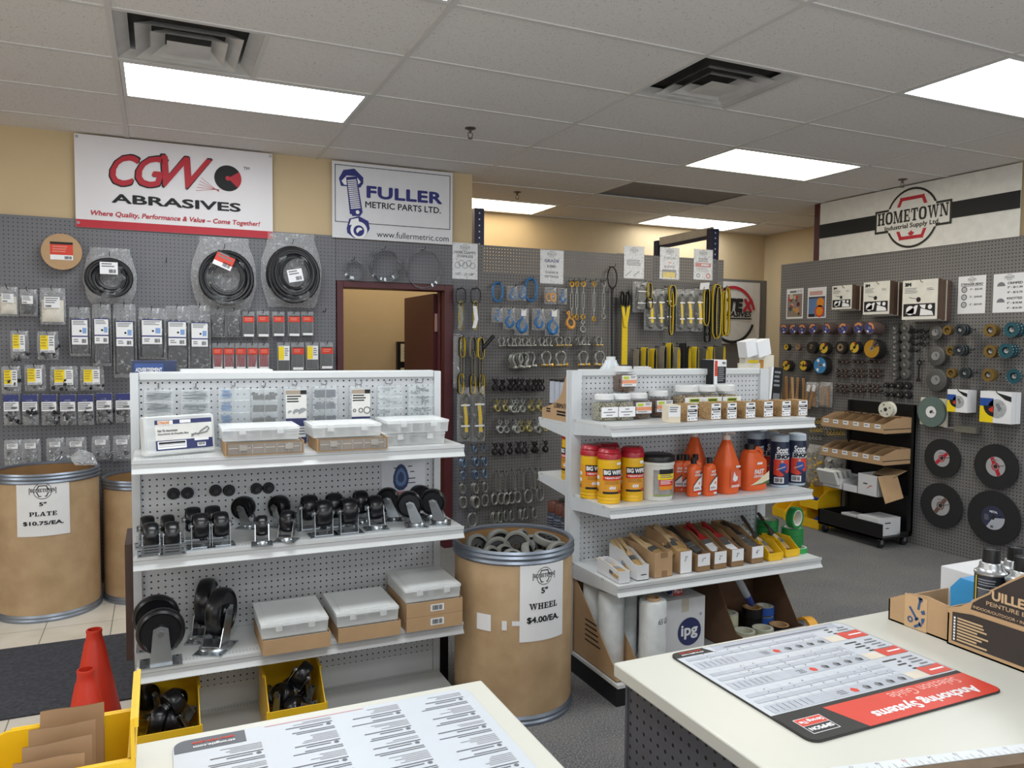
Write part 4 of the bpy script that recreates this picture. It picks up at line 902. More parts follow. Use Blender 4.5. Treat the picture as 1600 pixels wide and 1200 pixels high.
for q, px in enumerate((507, 547)):
    nm = ('left', 'right')[q]
    cast('rigid', px, 839 - q * 4, .03, nm + ' one of two tall chrome fork casters, front row', s=1.05); cast('rigid', px, 839 - q * 4, .03, nm + ' one of two tall chrome fork casters, back row', True, -.03, 1.05)
cast('swivel', 591, 829, -.05, 'swivel caster beside the tall chrome pair, front row', s=1.0); cast('swivel', 588, 829, .0, 'swivel caster beside the tall chrome pair, back row', True, -.02, 1.0)
cast('swivel', 654, 824, 1.35, 'caster turned sideways with a wide chrome side plate', s=1.1); cast('swivel', 640, 824, 1.2, 'caster turned sideways behind the wide chrome plate one', True, -.02, 1.05)
cast('swivel', 691, 820, 1.2, 'caster turned sideways at the right end, front row', s=1.1); cast('swivel', 694, 820, 1.9, 'caster turned sideways at the right end, back row', True, -.03, 1.1)
cast('bigrigid', 252, 1040, PI / 2, 'large black caster wheel seen face on, front', z=Z3); p = W(252, 1040, z=Z3); put('bigrigid', (p.x - .015, p.y + .20, Z3), 'large black caster wheel seen face on, behind the front one', 'caster', 'casters on the gondola', (0, 0, PI / 2))
cast('bigswivel', 338, 1018, -.5, 'large black swivel caster with a chrome arm, front', z=Z3); p = W(338, 1018, z=Z3); put('bigswivel', (p.x - .035, p.y + .17, Z3), 'large black swivel caster behind the chrome armed one', 'caster', 'casters on the gondola', (0, 0, -.3))
# stem stops on the panel
a, b = MB(), MB(); a.lathe([(.0, 0), (.022, 0), (.024, .008), (.02, .014), (.015, .014), (.013, .02), (.0, .02)], M_rubber, 22, RX(PI / 2)); b.lathe([(.009, .02), (.009, .036), (0, .036)], M_rubber, 14, RX(PI / 2))
kind('stop', 'rubber_stop', None, ('pad', a), ('stem', b))
for i, (px, py) in enumerate(((271, 772), (293, 771), (337, 767), (358, 767), (401, 764), (420, 763))):
    x, z = XZ(px, py, LGY - .03); put('stop', (x, LGY - .0145, z), 'round black rubber caster wheel on the panel, ' + nth(i, 6), 'caster wheel', 'rubber wheels pegged on the panel')
# casters sign on the panel
x0, x1, z0, z1 = bbox(596, 717, 664, 800, LGY - .017); t = thing('paper_sign', 'white paper sign with a blue swirl behind the casters', 'sign', ((x0 + x1) / 2, LGY - .0165, (z0 + z1) / 2)); w, h = x1 - x0, z1 - z0
m = MB(); m.box(-w / 2, w / 2, -.001, .001, -h / 2, h / 2, mat('sign paper', 'd5d7de', .6)); obj('sheet', m, t); m = MB(); F = T(0, -.0015, 0) @ FRONT
for k, (s1, c) in enumerate(((1., '2d3d63'), (.7, '56719d'), (.4, '2d3d63'))): m.flat([(-.012 + .036 * s1 * math.cos(q * .5) * (1 - .18 * math.sin(q * .5)), h * .16 + .06 * s1 * math.sin(q * .5)) for q in range(13)], mat('swirl ' + c + str(k), c, .6), F, .0004 * k)
for a in ((-.045, .05, -.02), (.02, .055, .04), (.03, .03, .05), (.02, .0, .055), (.015, -.02, .055)): m.rect(min(a[0], a[2]), max(a[0], a[2]), h * .12 + a[1], h * .12 + a[1] + .004, M_ink, F, .0002)
obj('swirl_drawing', m, t); m = MB(); m.fit('MEDWAY CASTERS', -w * .3, w * .34, -h * .17, -h * .1, mat('pink red print', 'c8405e', .6), F, .04, .3); obj('lettering', m, t)
m = MB(); m.slab('MAON', -w * .32, w * .3, -h * .36, -h * .24, M_ink, F); obj('lettering', m, t)
# yellow bins in the base
def ybin(parent, w, d, h, lip=.4, th=.004, mm=None):
    """hopper front stacking bin: open top, low cut-away front towards -y"""
    mm = mm or M_yellow; m = MB(); lo = h * lip
    m.box(-w / 2, w / 2, -d / 2, d / 2, 0, th, mm); m.box(-w / 2, w / 2, d / 2 - th, d / 2, th, h, mm)
    for s in (-1, 1):
        x = s * (w / 2 - th / 2); pts = [(-d / 2, th), (d / 2, th), (d / 2, h), (-d * .12, h), (-d / 2, lo)]
        m.add([(x - th / 2, p, q) for p, q in pts] + [(x + th / 2, p, q) for p, q in pts], [(4, 3, 2, 1, 0), (5, 6, 7, 8, 9)] + [(i, (i + 1) % 5, 5 + (i + 1) % 5, 5 + i) for i in range(5)], mm)
    m.box(-w / 2 + th, w / 2 - th, -d / 2, -d / 2 + th, th, lo, mm); obj('bin_shell', m, parent, bevel=.0012)
    m = MB(); e = .006
    for s in (-1, 1): m.box(s * w / 2 - (0 if s > 0 else e), s * w / 2 + (e if s > 0 else 0), -d * .1, d / 2, h - .012, h, mm); m.box(s * w / 2 - (0 if s > 0 else e), s * w / 2 + (e if s > 0 else 0), -d / 2, -d / 2 + .012, 0.01, lo, mm)
    m.box(-w / 2, w / 2, d / 2, d / 2 + e, h - .014, h, mm); obj('rim', m, parent)
for k, (px, lb) in enumerate(((259, 'left'), (453, 'right'))):
    z = .101; x = W(px, 1120, y=3.08).x; t = thing('stacking_bin', 'yellow bin of loose casters in the gondola base, ' + lb + ' one', 'bin', (x + .008, 3.09, z), (0, 0, -.0), 'yellow bins in the gondola base'); ybin(t, .212, .30, .215, .55)
    R = random.Random(k); spots = [(-.05, .075, .10), (.05, .07, .10), (-.05, -.05, .07), (.05, -.055, .07), (0, .01, .15)]
    for i, (dx, dy, dz) in enumerate(spots):
        put('rigid' if i % 2 else 'swivel', (x + .008 + dx, 3.09 + dy, z + dz - .03), 'loose black caster in the ' + lb + ' yellow bin, jumbled with others', 'caster', 'loose casters in the ' + lb + ' yellow bin', (R.uniform(-.9, .6), R.uniform(-.6, .6), R.uniform(0, 6)), .95)
m = MB(); m.box(-.03, .03, 0, .42, 0, .44, M_black); obj('black_panel', m, None, 'plain black crate standing on the floor between gondola and drum', 'crate', loc=(1.198, 3.385, .0005))  # a single thin black panel stood on edge
m = MB(); m.box(-.012, .012, 0, .3, 0, .47, mat('brown board', '4d3a35', .6)); obj('brown_board', m, None, 'narrow brown board edge sticking out behind the left gondola', 'board', loc=(-.117, 3.40, .32))
# ================================================================ goods on the middle gondola
def _loft(s, prof, m, n=24, p=2., M=None, caps=True):
    """stack of super-ellipse rings (rx, ry, z)"""
    vs = []; N = len(prof)
    f = lambda v: math.copysign(abs(v) ** (2 / p), v)
    for q in prof:
        rx, ry, z = q[:3]; ox, oy = (q[3], q[4]) if len(q) > 3 else (0, 0)
        for i in range(n): a = 2 * PI * (i + .5) / n; vs.append((ox + rx * f(math.cos(a)), oy + ry * f(math.sin(a)), z))
    fs = [(j * n + i, j * n + (i + 1) % n, (j + 1) * n + (i + 1) % n, (j + 1) * n + i) for j in range(N - 1) for i in range(n)]
    if caps: fs += [tuple(range(n - 1, -1, -1)), tuple((N - 1) * n + i for i in range(n))]
    return s.add(vs, fs, m, M)
MB.loft = _loft
def bend(q, r, ry=None):
    """flat print (x, y) laid round a cylinder or ellipse of radius R, facing -y"""
    o = MB(); o.mats = q.mats; ry = ry or r; st = r * .22; vs = []
    def cut(P, x, s):
        R = []
        for a, b in zip(P, P[1:] + P[:1]):
            if (a.x - x) * s >= 0: R.append(a)
            if (a.x - x) * (b.x - x) < 0: R.append(a.lerp(b, (x - a.x) / (b.x - a.x)))
        return R
    for f, k in zip(q.f, q.k):
        P = [q.v[i] for i in f]; lo, hi = min(p.x for p in P), max(p.x for p in P); n0, n1 = math.floor(lo / st), math.ceil(hi / st)
        for n in range(n0, max(n1, n0 + 1)):
            Q = cut(cut(P, n * st, 1), (n + 1) * st, -1) if n1 - n0 > 1 else P
            if len(Q) > 2: o.f.append(list(range(len(vs), len(vs) + len(Q)))); o.k.append(k); vs += Q
    q = MB(); q.v = vs
    o.v = [Vector(((r + v.z) * math.cos(-PI / 2 + v.x / r), (ry + v.z) * math.sin(-PI / 2 + v.x / r), v.y)) for v in q.v]; return o
def cols(q, x0, x1, y0, y1, m, z=0., n=8):
    for i in range(n): q.rect(x0 + (x1 - x0) * i / n, x0 + (x1 - x0) * (i + 1) / n, y0, y1, m, z=z)
def speck(name, a, b, sc=220):
    t = NT(name); v = t.n('ShaderNodeTexVoronoi'); v.inputs['Scale'].default_value = sc; t.l(t.n('ShaderNodeTexCoord').outputs['Object'], v.inputs['Vector'])
    k = t.ramp(v.outputs['Distance'], .1, .75); t.l(t.mix(k, lin(a), lin(b)), t.b.inputs['Base Color']); t.b.inputs['Metallic'].default_value = .5; t.b.inputs['Roughness'].default_value = .35; t.bump(v.outputs['Distance'], 1., .006); return t.m
S_tan, S_brown, S_zinc = speck('tan screws', 'cfae6e', '3f3222', 150), speck('brown screws', '94623a', '24170f', 150), speck('zinc screws', 'cbc3a4', '4a4638', 150)
M_lid = mat('white lid', 'dadcdc', .35, var=.02); M_pale = mat('pale orange print', 'e59a76', .6, var=.02); M_green = mat('green yellow print', 'b9c63a', .6, var=.02)
JAR = film('clear jar', 'e6ecec', .03, .05, .35)
def jar(key, scr, lab):
    b, c, l, p = MB(), MB(), MB(), MB(); w = .051
    b.loft([(w * .92, w * .92, .0), (w, w, .006), (w, w, .075), (w * .92, w * .92, .088), (w * .8, w * .8, .096), (w * .8, w * .8, .104)], JAR, 28, 4.5, caps=False)
    c.loft([(w * .9, w * .9, .002), (w * .96, w * .96, .007), (w * .96, w * .96, .074), (w * .8, w * .8, .086), (.001, .001, .087)], scr, 28, 4.5)
    l.lathe([(0, .104), (.044, .104), (.046, .1), (.046, .122), (.043, .126), (0, .126)], M_lid, 30)
    F = T(0, -w - .001, 0) @ FRONT
    if lab == 'home':
        p.rect(-w * .93, w * .93, .018, .066, M_lab, F); p.rect(-.012, .012, .052, .057, M_ink2, F, .0005); p.fine(-w * .7, w * .6, .036, .044, 1, M_ink2, F, .0005, .6, 0); p.fine(-w * .4, w * .3, .024, .03, 1, M_ink2, F, .0005, .7, 0)
    elif lab == 'red':
        p.rect(-w * .9, w * .9, .028, .082, M_lab, F); p.rect(-w * .9, w * .9, .042, .06, M_pale, F, .0005); p.rect(-w * .75, -w * .05, .063, .077, M_green, F, .0005); p.fine(w * .15, w * .8, .064, .078, 2, M_ink2, F, .0005); p.fine(-w * .7, w * .8, .031, .038, 1, M_ink2, F, .0005)
        p.rect(-w - .001, -w * .2 - w * .8, .028, .082, M_lab, F)
    elif lab == 'green':
        p.rect(-w * .93, w * .93, .03, .08, M_lab, F); p.rect(-w * .5, w * .5, .06, .075, M_green, F, .0005); p.fine(-w * .4, w * .4, .063, .072, 1, mat('olive print', '4d5a20', .6), F, .001, .9, 0); p.fine(-w * .8, w * .8, .046, .053, 1, M_ink, F, .0005, .7, .1); p.rect(-w * .93, w * .93, .0305, .036, M_redcard, F, .0006)
    else: p.rect(-.009, .009, .02, .07, M_lab, T(-w - .001, 0, 0) @ FACEW @ T(0, 0, 0))
    parts = [('jar_body', b), ('screws', c), ('lid', l), ('label_card', p)]
    kind(key, 'screw_jar', None, *parts)
jar('jar_tag', S_tan, 'tag'); jar('jar_home', S_zinc, 'home'); jar('jar_red', S_brown, 'red'); jar('jar_green', S_tan, 'green')
def on(px, py, z, dy=0.): p = W(px, py, z=z); return (p.x, p.y + dy, z)
ZM = [z + .001 for z in MGZ]
for k, px, py, dy, zz, s, lb in (('jar_tag', 925, 652, .05, 0, 1, 'jar of tan screws at the left end of the top shelf, narrow tag'), ('jar_home', 952, 658, .05, 0, 1, 'jar of screws with a white badge label, left of two'), ('jar_home', 979, 657, .05, 0, 1, 'jar of screws with a white badge label, right of two'),
        ('jar_red', 1006, 655, .055, 0, 1, 'jar of brown screws with an orange band label below the stacked jar'), ('jar_tag', 975, 656, .18, 0, 1, 'jar of screws half hidden behind the two badge jars'), ('jar_red', 1021, 652, .17, 0, 1, 'jar of brown screws behind the orange band jar'), ('jar_red', 1041, 653, .07, 0, 1.05, 'jar of brown screws left of the cream carton'),
        ('jar_red', 992, 655, .115, .128, 1, 'stacked jar standing on the lids of other jars'), ('jar_green', 1072, 651, .20, 0, 1.27, 'tall jar with green printed label, leftmost of three'), ('jar_green', 1100, 650, .20, 0, 1.27, 'tall jar with green printed label, middle of three'), ('jar_green', 1130, 649, .20, 0, 1.27, 'tall jar with green printed label, rightmost of three')):
    p = on(px, py, ZM[0], dy)
    if 'green' in k: p = (W(px, 620, y=3.195).x, 3.195, ZM[0])
    put(k, (p[0], p[1], ZM[0] + zz), lb, 'jar', 'screw jars on the middle gondola', (0, 0, .12 if 'tag' in k or lb[0] == 's' else .03), s)
# screw cartons
def scarton(key, w, d, h, black=.55):
    b, l = MB(), MB(); b.box(-w / 2, w / 2, 0, d, 0, h, M_carton); F = T(0, -.0008, 0) @ FRONT
    l.rect(-w * .47, w * .47, h * .04, h * .96, M_lab, F); l.rect(-w * .42, w * .42, h * black, h * (black + .15), M_ink, F, .0005); l.fine(-w * .36, w * .2, h * (black + .04), h * (black + .11), 1, M_lab, F, .001, .6, 0); l.fine(-w * .2, w * .3, h * .8, h * .9, 1, M_ink, F, .0005, .7, 0); l.fine(-w * .3, w * .4, h * .42, h * .48, 1, M_ink, F, .0005, .8, 0)
    l.rect(-w * .3, w * .34, h * .31, h * .34, M_ink2, F, .0005); l.disc(-w * .36, h * .32, h * .05, M_ink, F, .0006, 8); l.disc(-w * .3, h * .14, h * .05, M_ink2, F, .0005, 8); l.fine(-w * .1, w * .2, h * .1, h * .18, 1, M_ink2, F, .0005); l.disc(w * .36, h * .18, h * .04, M_ink, F, .0005, 6)
    kind(key, 'screw_carton', None, ('carton', b), ('label_card', l))
M_carton = speck('printed kraft', 'b3946a', 'a58458', 90); M_carton.node_tree.nodes['Principled BSDF'].inputs['Metallic'].default_value = 0; M_carton.node_tree.nodes['Principled BSDF'].inputs['Roughness'].default_value = .8
scarton('sc', .062, .09, .082); scarton('sct', .078, .10, .15, .5)
for i, (px, py) in enumerate(((1084, 659), (1121, 656), (1146, 655), (1175, 654), (1203, 652), (1231, 651), (1257, 650))):
    put('sc', on(px, py, ZM[0], .012), 'small kraft screw carton with black band label, ' + nth(i, 7) + ' in the front row', 'carton', 'row of small screw cartons', (0, 0, .02 * (i % 3)))
t = thing('screw_carton', 'cream screw carton angled beside the brown screw jar', 'carton', on(1056, 661, ZM[0], .012), (0, 0, -.25), 'row of small screw cartons'); m = MB(); m.box(-.03, .03, 0, .08, 0, .082, mat('cream carton', 'd8cdb8', .7)); obj('carton', m, t); m = MB(); F = T(0, -.0008, 0) @ FRONT; m.rect(-.029, .029, .028, .078, M_lab, F); m.fine(-.024, .02, .045, .074, 3, M_ink2, F, .0005); obj('label_card', m, t)
p = on(1160, 652, ZM[0], .17); put('sct', p, 'taller kraft screw carton under the black and white carton', 'carton', 'cartons at the back of the top shelf')
t = thing('tall_carton', 'tall black and white printed carton stacked above the kraft carton', 'carton', (p[0] - .008, p[1], p[2] + .151), (0, 0, .1), 'cartons at the back of the top shelf'); m = MB(); m.box(-.042, .042, -.004, .1, 0, .135, M_lab); obj('carton', m, t); F = T(0, -.0055, 0) @ FRONT
m = MB(); m.rect(-.022, .038, .012, .1, M_ink, F); m.fine(-.018, .033, .02, .095, 7, M_ink2, F, .0005, .6); m.rect(-.042, -.024, .05, .13, M_redcard, F); m.fit('PRO', .012, .036, .112, .124, M_ink, F, .03, z=.0005); m.rect(.002, .1, 0, .135, M_ink, T(-.0425, 0, 0) @ RZ(-PI / 2) @ RX(PI / 2) @ Matrix.Diagonal((-1, 1, 1, 1))); obj('label_card', m, t)
# white jug behind the top rail, white packets beside the stacked jar
x, z = XZ(954, 583, MGY + .12); t = thing('white_jug', 'plain white plastic jug neck showing behind the gondola top', 'jug', (x, MGY + .12, 1.216)); m = MB(); m.lathe([(.07, 0), (.072, .01), (.072, .2), (.066, .245), (.034, .29), (.03, .305), (0, .305)], mat('white jug plastic', 'd4dbe0', .35, var=.02), 28); obj('jug_body', m, t); m = MB(); m.lathe([(.0, .305), (.024, .305), (.024, .322), (0, .322)], M_lid, 20); obj('cap', m, t)
for k, (px, w) in enumerate(((1001, .075), (1016, .07))):
    x, z = XZ(px, 580, MGY + .1); m = MB(); m.box(x - w / 2, x + w / 2, MGY + .08 + .06 * k, MGY + .11 + .06 * k, 1.216, 1.488 - .006 * k, M_lab); obj('white_packet', m, None, ('white flat packet behind the stacked jar', 'lower white flat packet behind the gondola top')[k], 'packet')
# display on the far side: wire rack, leaning white boxes, black sleeve
x0, x1, z0, z1 = bbox(1168, 573, 1202, 622, MGY + .25); t = thing('wire_display', 'white wire display of brass keys behind the tall carton', 'display rack', ((x0 + x1) / 2, MGY + .25, 1.209)); w, h = x1 - x0, z1 - 1.216
m = MB()
for k in range(5): m.tube([(-w / 2 + w * k / 4, 0, 0), (-w / 2 + w * k / 4, 0, h)], .0025, M_white, 5)
for k in range(4): m.tube([(-w / 2, 0, h * (k + .4) / 4), (w / 2, 0, h * (k + .4) / 4)], .0025, M_white, 5)
m.box(-w / 2, w / 2, .0, .09, 0, .006, M_white); m.box(-w / 2, w / 2, .08, .09, 0, h * 1.1, mat('cream board', 'd8d2c2', .6)); obj('wire_frame', m, t); m = MB(); R = random.Random(2)
for k in range(26): x = R.uniform(-.42, .3) * w; z = h * R.uniform(.3, .85); m.tube([(x, R.uniform(.01, .06), z), (x + R.uniform(-.02, .02), R.uniform(.01, .06), z - .05)], .003, M_brass, 5)
obj('keys', m, t)
for k, (px0, px1) in enumerate(((1166, 1186), (1184, 1205))):
    x0, x1, z0, z1 = bbox(px0, 534, px1, 556, MGY + .32); m = MB(); m.box(-(x1 - x0) / 2, (x1 - x0) / 2, 0, .07, 0, .095, M_lab); o = obj('white_box', m, None, ('left', 'right')[k] + ' white box leaning above the cream display board', 'box', 'leaning white boxes', loc=((x0 + x1) / 2 - .01, MGY + .30, z0), rot=(0, -.22, .1))
x0, x1, z0, z1 = bbox(1165, 553, 1210, 576, MGY + .34); t = thing('cream_board', 'cream perforated display board with yellow and orange tags', 'display board', ((x0 + x1) / 2, MGY + .345, 1.209)); m = MB(); m.box(-(x1 - x0) / 2, (x1 - x0) / 2, 0, .05, 0, z1 - 1.216, mat('cream board', 'd8d2c2', .6)); obj('board', m, t)
m = MB(); F = T(0, -.001, 0) @ FRONT; w = x1 - x0; h = z1 - 1.216; m.rect(-w * .4, -w * .05, h - .075, h - .03, M_yprint, F); obj('yellow_tag', m, t); m = MB(); m.rect(-w * .02, w * .14, h - .08, h - .028, mat('orange tag', 'b98238', .6), F); obj('orange_tag', m, t)
x0, x1, z0, z1 = bbox(1204, 574, 1219, 620, MGY + .1); t = thing('brush_sleeve', 'black sleeved wire brush pack at the right end of the top shelf', 'brush', ((x0 + x1) / 2, MGY + .1, 1.209), (0, .08, 0)); w = x1 - x0; h = z1 - 1.209
m = MB(); m.box(-w / 2, w / 2, 0, .03, 0, h, M_black); m.box(-w * .7, -w / 2, 0, .03, 0, h, M_lab); obj('sleeve', m, t); m = MB(); m.fine(-w * .38, w * .38, h * .55, h * .92, 4, M_ink2, T(0, -.001, 0) @ FRONT); m.rect(-w * .35, w * .35, h * .06, h * .45, M_grey, T(0, -.001, 0) @ FRONT); obj('label_card', m, t)
# ---------------------------------------------------------------- wipes tubs
M_tuby = mat('tub yellow', 'e0ae18', .35, var=.03); M_tubl = mat('tub label amber', 'd9962a', .5, var=.03); M_lidred = mat('tub lid red', 'a31d2a', .35, var=.04)
def tub():
    b, l, p = MB(), MB(), MB(); r = .053
    b.lathe([(.0, 0), (r, 0), (r + .001, .004), (r - .001, .014), (r + .001, .018), (r - .001, .028), (r + .001, .032), (r, .045), (r, .162), (r + .001, .168), (r - .001, .176), (r + .001, .184), (r - .001, .192), (r, .2), (r * .96, .206), (0, .206)], M_tuby, 36)
    l.lathe([(0, .206), (r + .003, .204), (r + .003, .222), (r * .98, .228), (r + .001, .234), (r * .9, .246), (r * .8, .25), (0, .25)], M_lidred, 36); l.box(.02, .034, -.03, -.016, .25, .255, M_lidred)
    q = MB(); a = .052; cols(q, -2.6 * r, 2.6 * r, .046, .16, M_tubl, .0008, 30); cols(q, -a, a, .128, .16, M_ink, .0014); cols(q, -a, a, .108, .128, M_redcard, .0014); q.fit('BIG WIPES', -a * .92, a * .92, .134, .155, M_lab, bold=.05, z=.002); q.fit('HEAVY-DUTY', -a * .8, a * .85, .115, .1235, M_lab, bold=.04, z=.002)
    q.fine(-a * .8, a * .7, .088, .104, 3, mat('brown print', '8a5c18', .6), z=.0014, fill=.4); cols(q, -a, a, .046, .056, M_ink, .0014); q.fit('4X4', -a * .45, a * .15, .066, .082, M_lab, bold=.06, z=.002, shear=.2); q.disc(a * .55, .056, .008, M_redcard, z=.0022, n=14)
    for yy in (.11, .08): q.rect(-2. * r + .0, -1.4 * r, yy, yy + .016, M_lab, z=.0014)
    q.bars(-1.9 * r, -1.5 * r, .052, .066, M_ink, z=.0014); q.rect(.012, .04, .178, .19, M_lab, z=.0022)
    kind('tub', 'wipes_tub', None, ('tub_body', b), ('lid', l), ('printed_label', bend(q, r)))
tub()
for px, py, dy, rz, lb in ((962, 788, .06, -.1, 'yellow wipes tub nearest the shelf edge, front of the group'), (934, 780, .06, -.1, 'yellow wipes tub at the left end of the second shelf'), (998, 784, .06, -.12, 'yellow wipes tub beside the white bucket'), (978, 782, .16, -.1, 'yellow wipes tub at the back of the group of four')):
    put('tub', on(px, py, ZM[1], dy), lb, 'tub', 'yellow wipes tubs on the middle gondola', (0, 0, rz))
for k, (px, py) in enumerate(((865, 735), (886, 752))):
    p = W(px, py, z=.926); put('tub', (max(p.x, 1.83) + .055, 3.50 - .11 * k, .926), ('yellow wipes tub on the far side shelf, left of the post', 'yellow wipes tub on the far side, half behind the post')[k], 'tub', 'yellow wipes tubs on the middle gondola', (0, 0, -1.0))
# bucket
M_pail = mat('white pail', 'd6d5d0', .4, var=.03); t = thing('wipes_bucket', 'white bucket with a black lid between the yellow tubs and orange bottles', 'bucket', on(1042, 783, ZM[1], .085)); r = .079; m = MB(); m.lathe([(0, 0), (r * .93, 0), (r * .95, .006), (r, .165), (r + .004, .166), (r + .004, .178), (r, .18), (0, .18)], M_pail, 40); obj('bucket_body', m, t)
m = MB(); m.lathe([(0, .181), (r + .004, .181), (r + .005, .2), (r, .208), (r * .9, .212), (0, .212)], M_black, 40); obj('lid', m, t); q = MB(); cols(q, -.062, .075, .024, .145, mat('grey photo print', '8f8b88', .5, var=.3, scale=30), .002, 12); cols(q, -.062, .075, .022, .03, mat('olive band', '8a9a55', .5), .003, 12); cols(q, -.035, .045, .126, .148, M_ink, .003, 6); cols(q, -.042, .052, .1, .126, M_yprint, .0035, 6); cols(q, -.036, .046, .07, .1, M_redcard, .003, 6); cols(q, -.034, .044, .052, .07, M_orange, .003, 6); q.fine(-.03, .04, .105, .122, 2, M_ink2, z=.004); q.fine(-.03, .04, .075, .096, 3, M_lab, z=.0036, fill=.4); obj('printed_label', bend(q, r * .985), t)
# orange hand cleaner
M_orb = mat('orange plastic', 'e0602c', .4, var=.04)
def bottle():
    b, c, q = MB(), MB(), MB(); a, d = .036, .024
    b.loft([(a * .94, d * .9, 0), (a, d, .006), (a, d, .125), (a * .9, d * .95, .142), (a * .5, d * .7, .152), (.012, .012, .156)], M_orb, 28, 2.6); c.lathe([(.0, .156), (.014, .156), (.0135, .183), (0, .183)], M_black, 16)
    F = T(0, -d - .0008, 0) @ FRONT; q.flat([(-a * .75, .02), (a * .8, .02), (a * .8, .1), (a * .1, .085), (-a * .75, .06)], M_lab, F); q.fit('FAST', -a * .5, a * .5, .112, .124, M_lab, F, .05, .2); q.fit('ORANGE', -a * .6, a * .6, .098, .108, M_lab, F, .04, .2); q.flat([(-a * .75, .06), (a * .1, .085), (a * .8, .1), (a * .8, .092), (a * .1, .077), (-a * .75, .052)], mat('dark green print', '3a4a3a', .6), F, .0005); q.fine(-a * .6, a * .6, .034, .044, 2, M_ink, F, .0005); q.rect(-a * .75, a * .8, .02, .028, M_redcard, F, .0005); q.disc(a * .4, .062, .008, M_pale, F, .0006, 12); q.rect(a * .1, a * .75, .008, .017, M_lab, F, .0006)
    kind('bottle', 'hand_cleaner_bottle', None, ('bottle', b), ('cap', c), ('printed_label', q))
bottle()
for i, (px, py, dy, lb) in enumerate(((1089, 776, .03, 'small orange hand cleaner bottle, front left of the small ones'), (1114, 775, .03, 'small orange hand cleaner bottle beside the large pump jug'), (1080, 773, .1, 'small orange bottle behind the front left one'), (1098, 775, .13, 'small orange bottle in the second row, left of two'), (1112, 774, .13, 'small orange bottle in the second row, right of two'))):
    put('bottle', on(px, py, ZM[1], dy), lb, 'bottle', 'orange hand cleaner bottles', (0, 0, .25 if i < 2 else -.3))
def pumpjug():
    b, c, q = MB(), MB(), MB(); a = .056
    b.loft([(a * .95, a * .95, 0), (a, a, .008), (a, a, .125), (a * 1.02, a * 1.02, .14), (a * .95, a * .95, .155), (.02, .02, .255), (.017, .017, .262)], M_orb, 32, 3.2); c.lathe([(0, .262), (.021, .262), (.02, .285), (.008, .287), (.008, .297), (0, .297)], M_pale2, 18); c.tube([(0, 0, .296), (.03, -.01, .298), (.045, -.014, .29)], .007, M_pale2, 7)
    F = T(0, -a - .0008, 0) @ FRONT; q.rect(-a * .6, a * .8, .03, .115, mat('pinkish print', 'd8654a', .5), F); q.flat([(-a * .1, .11), (a * .1, .09), (a * .4, .082), (a * .3, .066), (0, .06), (-a * .3, .07), (-a * .22, .09)], M_lab, F, .0005); q.fit('FAST', -a * .5, a * .5, .047, .057, M_redcard, F, .05, .15, .0006); q.fit('ORANGE', -a * .5, a * .6, .033, .044, M_lab, F, .05, .1, .0006); q.rect(a * .1, a * .7, .128, .138, M_lab, F, .001)
    kind('pumpjug', 'pump_jug', None, ('jug_body', b), ('pump', c), ('printed_label', q))
M_pale2 = mat('pale pump', 'dcc8c0', .4); pumpjug()
put('pumpjug', on(1146, 772, ZM[1], .06), 'large orange pump jug with a pale pump, front one', 'jug', 'orange pump jugs', (0, 0, .2)); put('pumpjug', on(1124, 773, ZM[1], .2), 'large orange pump jug behind the small bottles', 'jug', 'orange pump jugs', (0, 0, .6))
t = thing('handled_jug', 'wide orange jug with a moulded handle beside the blue towel rolls', 'jug', on(1188, 767, ZM[1], .06), (0, 0, .12)); a, d = .075, .048; m = MB(); m.loft([(a * .96, d * .95, 0), (a, d, .008), (a, d, .135), (a * .95, d * .95, .15), (a * .55, d * .8, .19, -.02, 0), (.026, .026, .2, -.022, 0), (.024, .024, .205, -.022, 0)], M_orb, 32, 3.2); obj('jug_body', m, t)
m = MB(); m.tube([(-.0, 0, .195), (.03, 0, .207), (.055, 0, .19), (.066, 0, .15), (.068, 0, .13)], .0125, M_orb, 10); obj('handle', m, t); m = MB(); m.lathe([(0, .205), (.027, .205), (.027, .23), (0, .23)], M_black, 18, T(-.022, 0, 0)); obj('cap', m, t); F = T(0, -d - .001, 0) @ FRONT
m = MB(); m.fit('FAST', -a * .55, a * .4, .084, .108, M_lab, F, .05, .2); obj('lettering', m, t); m = MB(); m.fit('ORANGE', -a * .6, a * .35, .066, .08, M_lab, F, .03, .2); obj('lettering', m, t); m = MB(); m.flat([(-a * .9, .03), (-a * .2, .05), (a * .9, .095), (a * .9, .05), (a * .2, .036)], mat('cream print', 'e2d6b8', .6), F); m.flat([(-a * .9, .03), (a * .2, .036), (a * .9, .05), (a * .9, .036), (a * .2, .03)], mat('leaf green print', '4b6b38', .6), F, .0005); m.rect(-a * .3, a * .2, .132, .143, M_lab, F, .001); obj('printed_label', m, t)
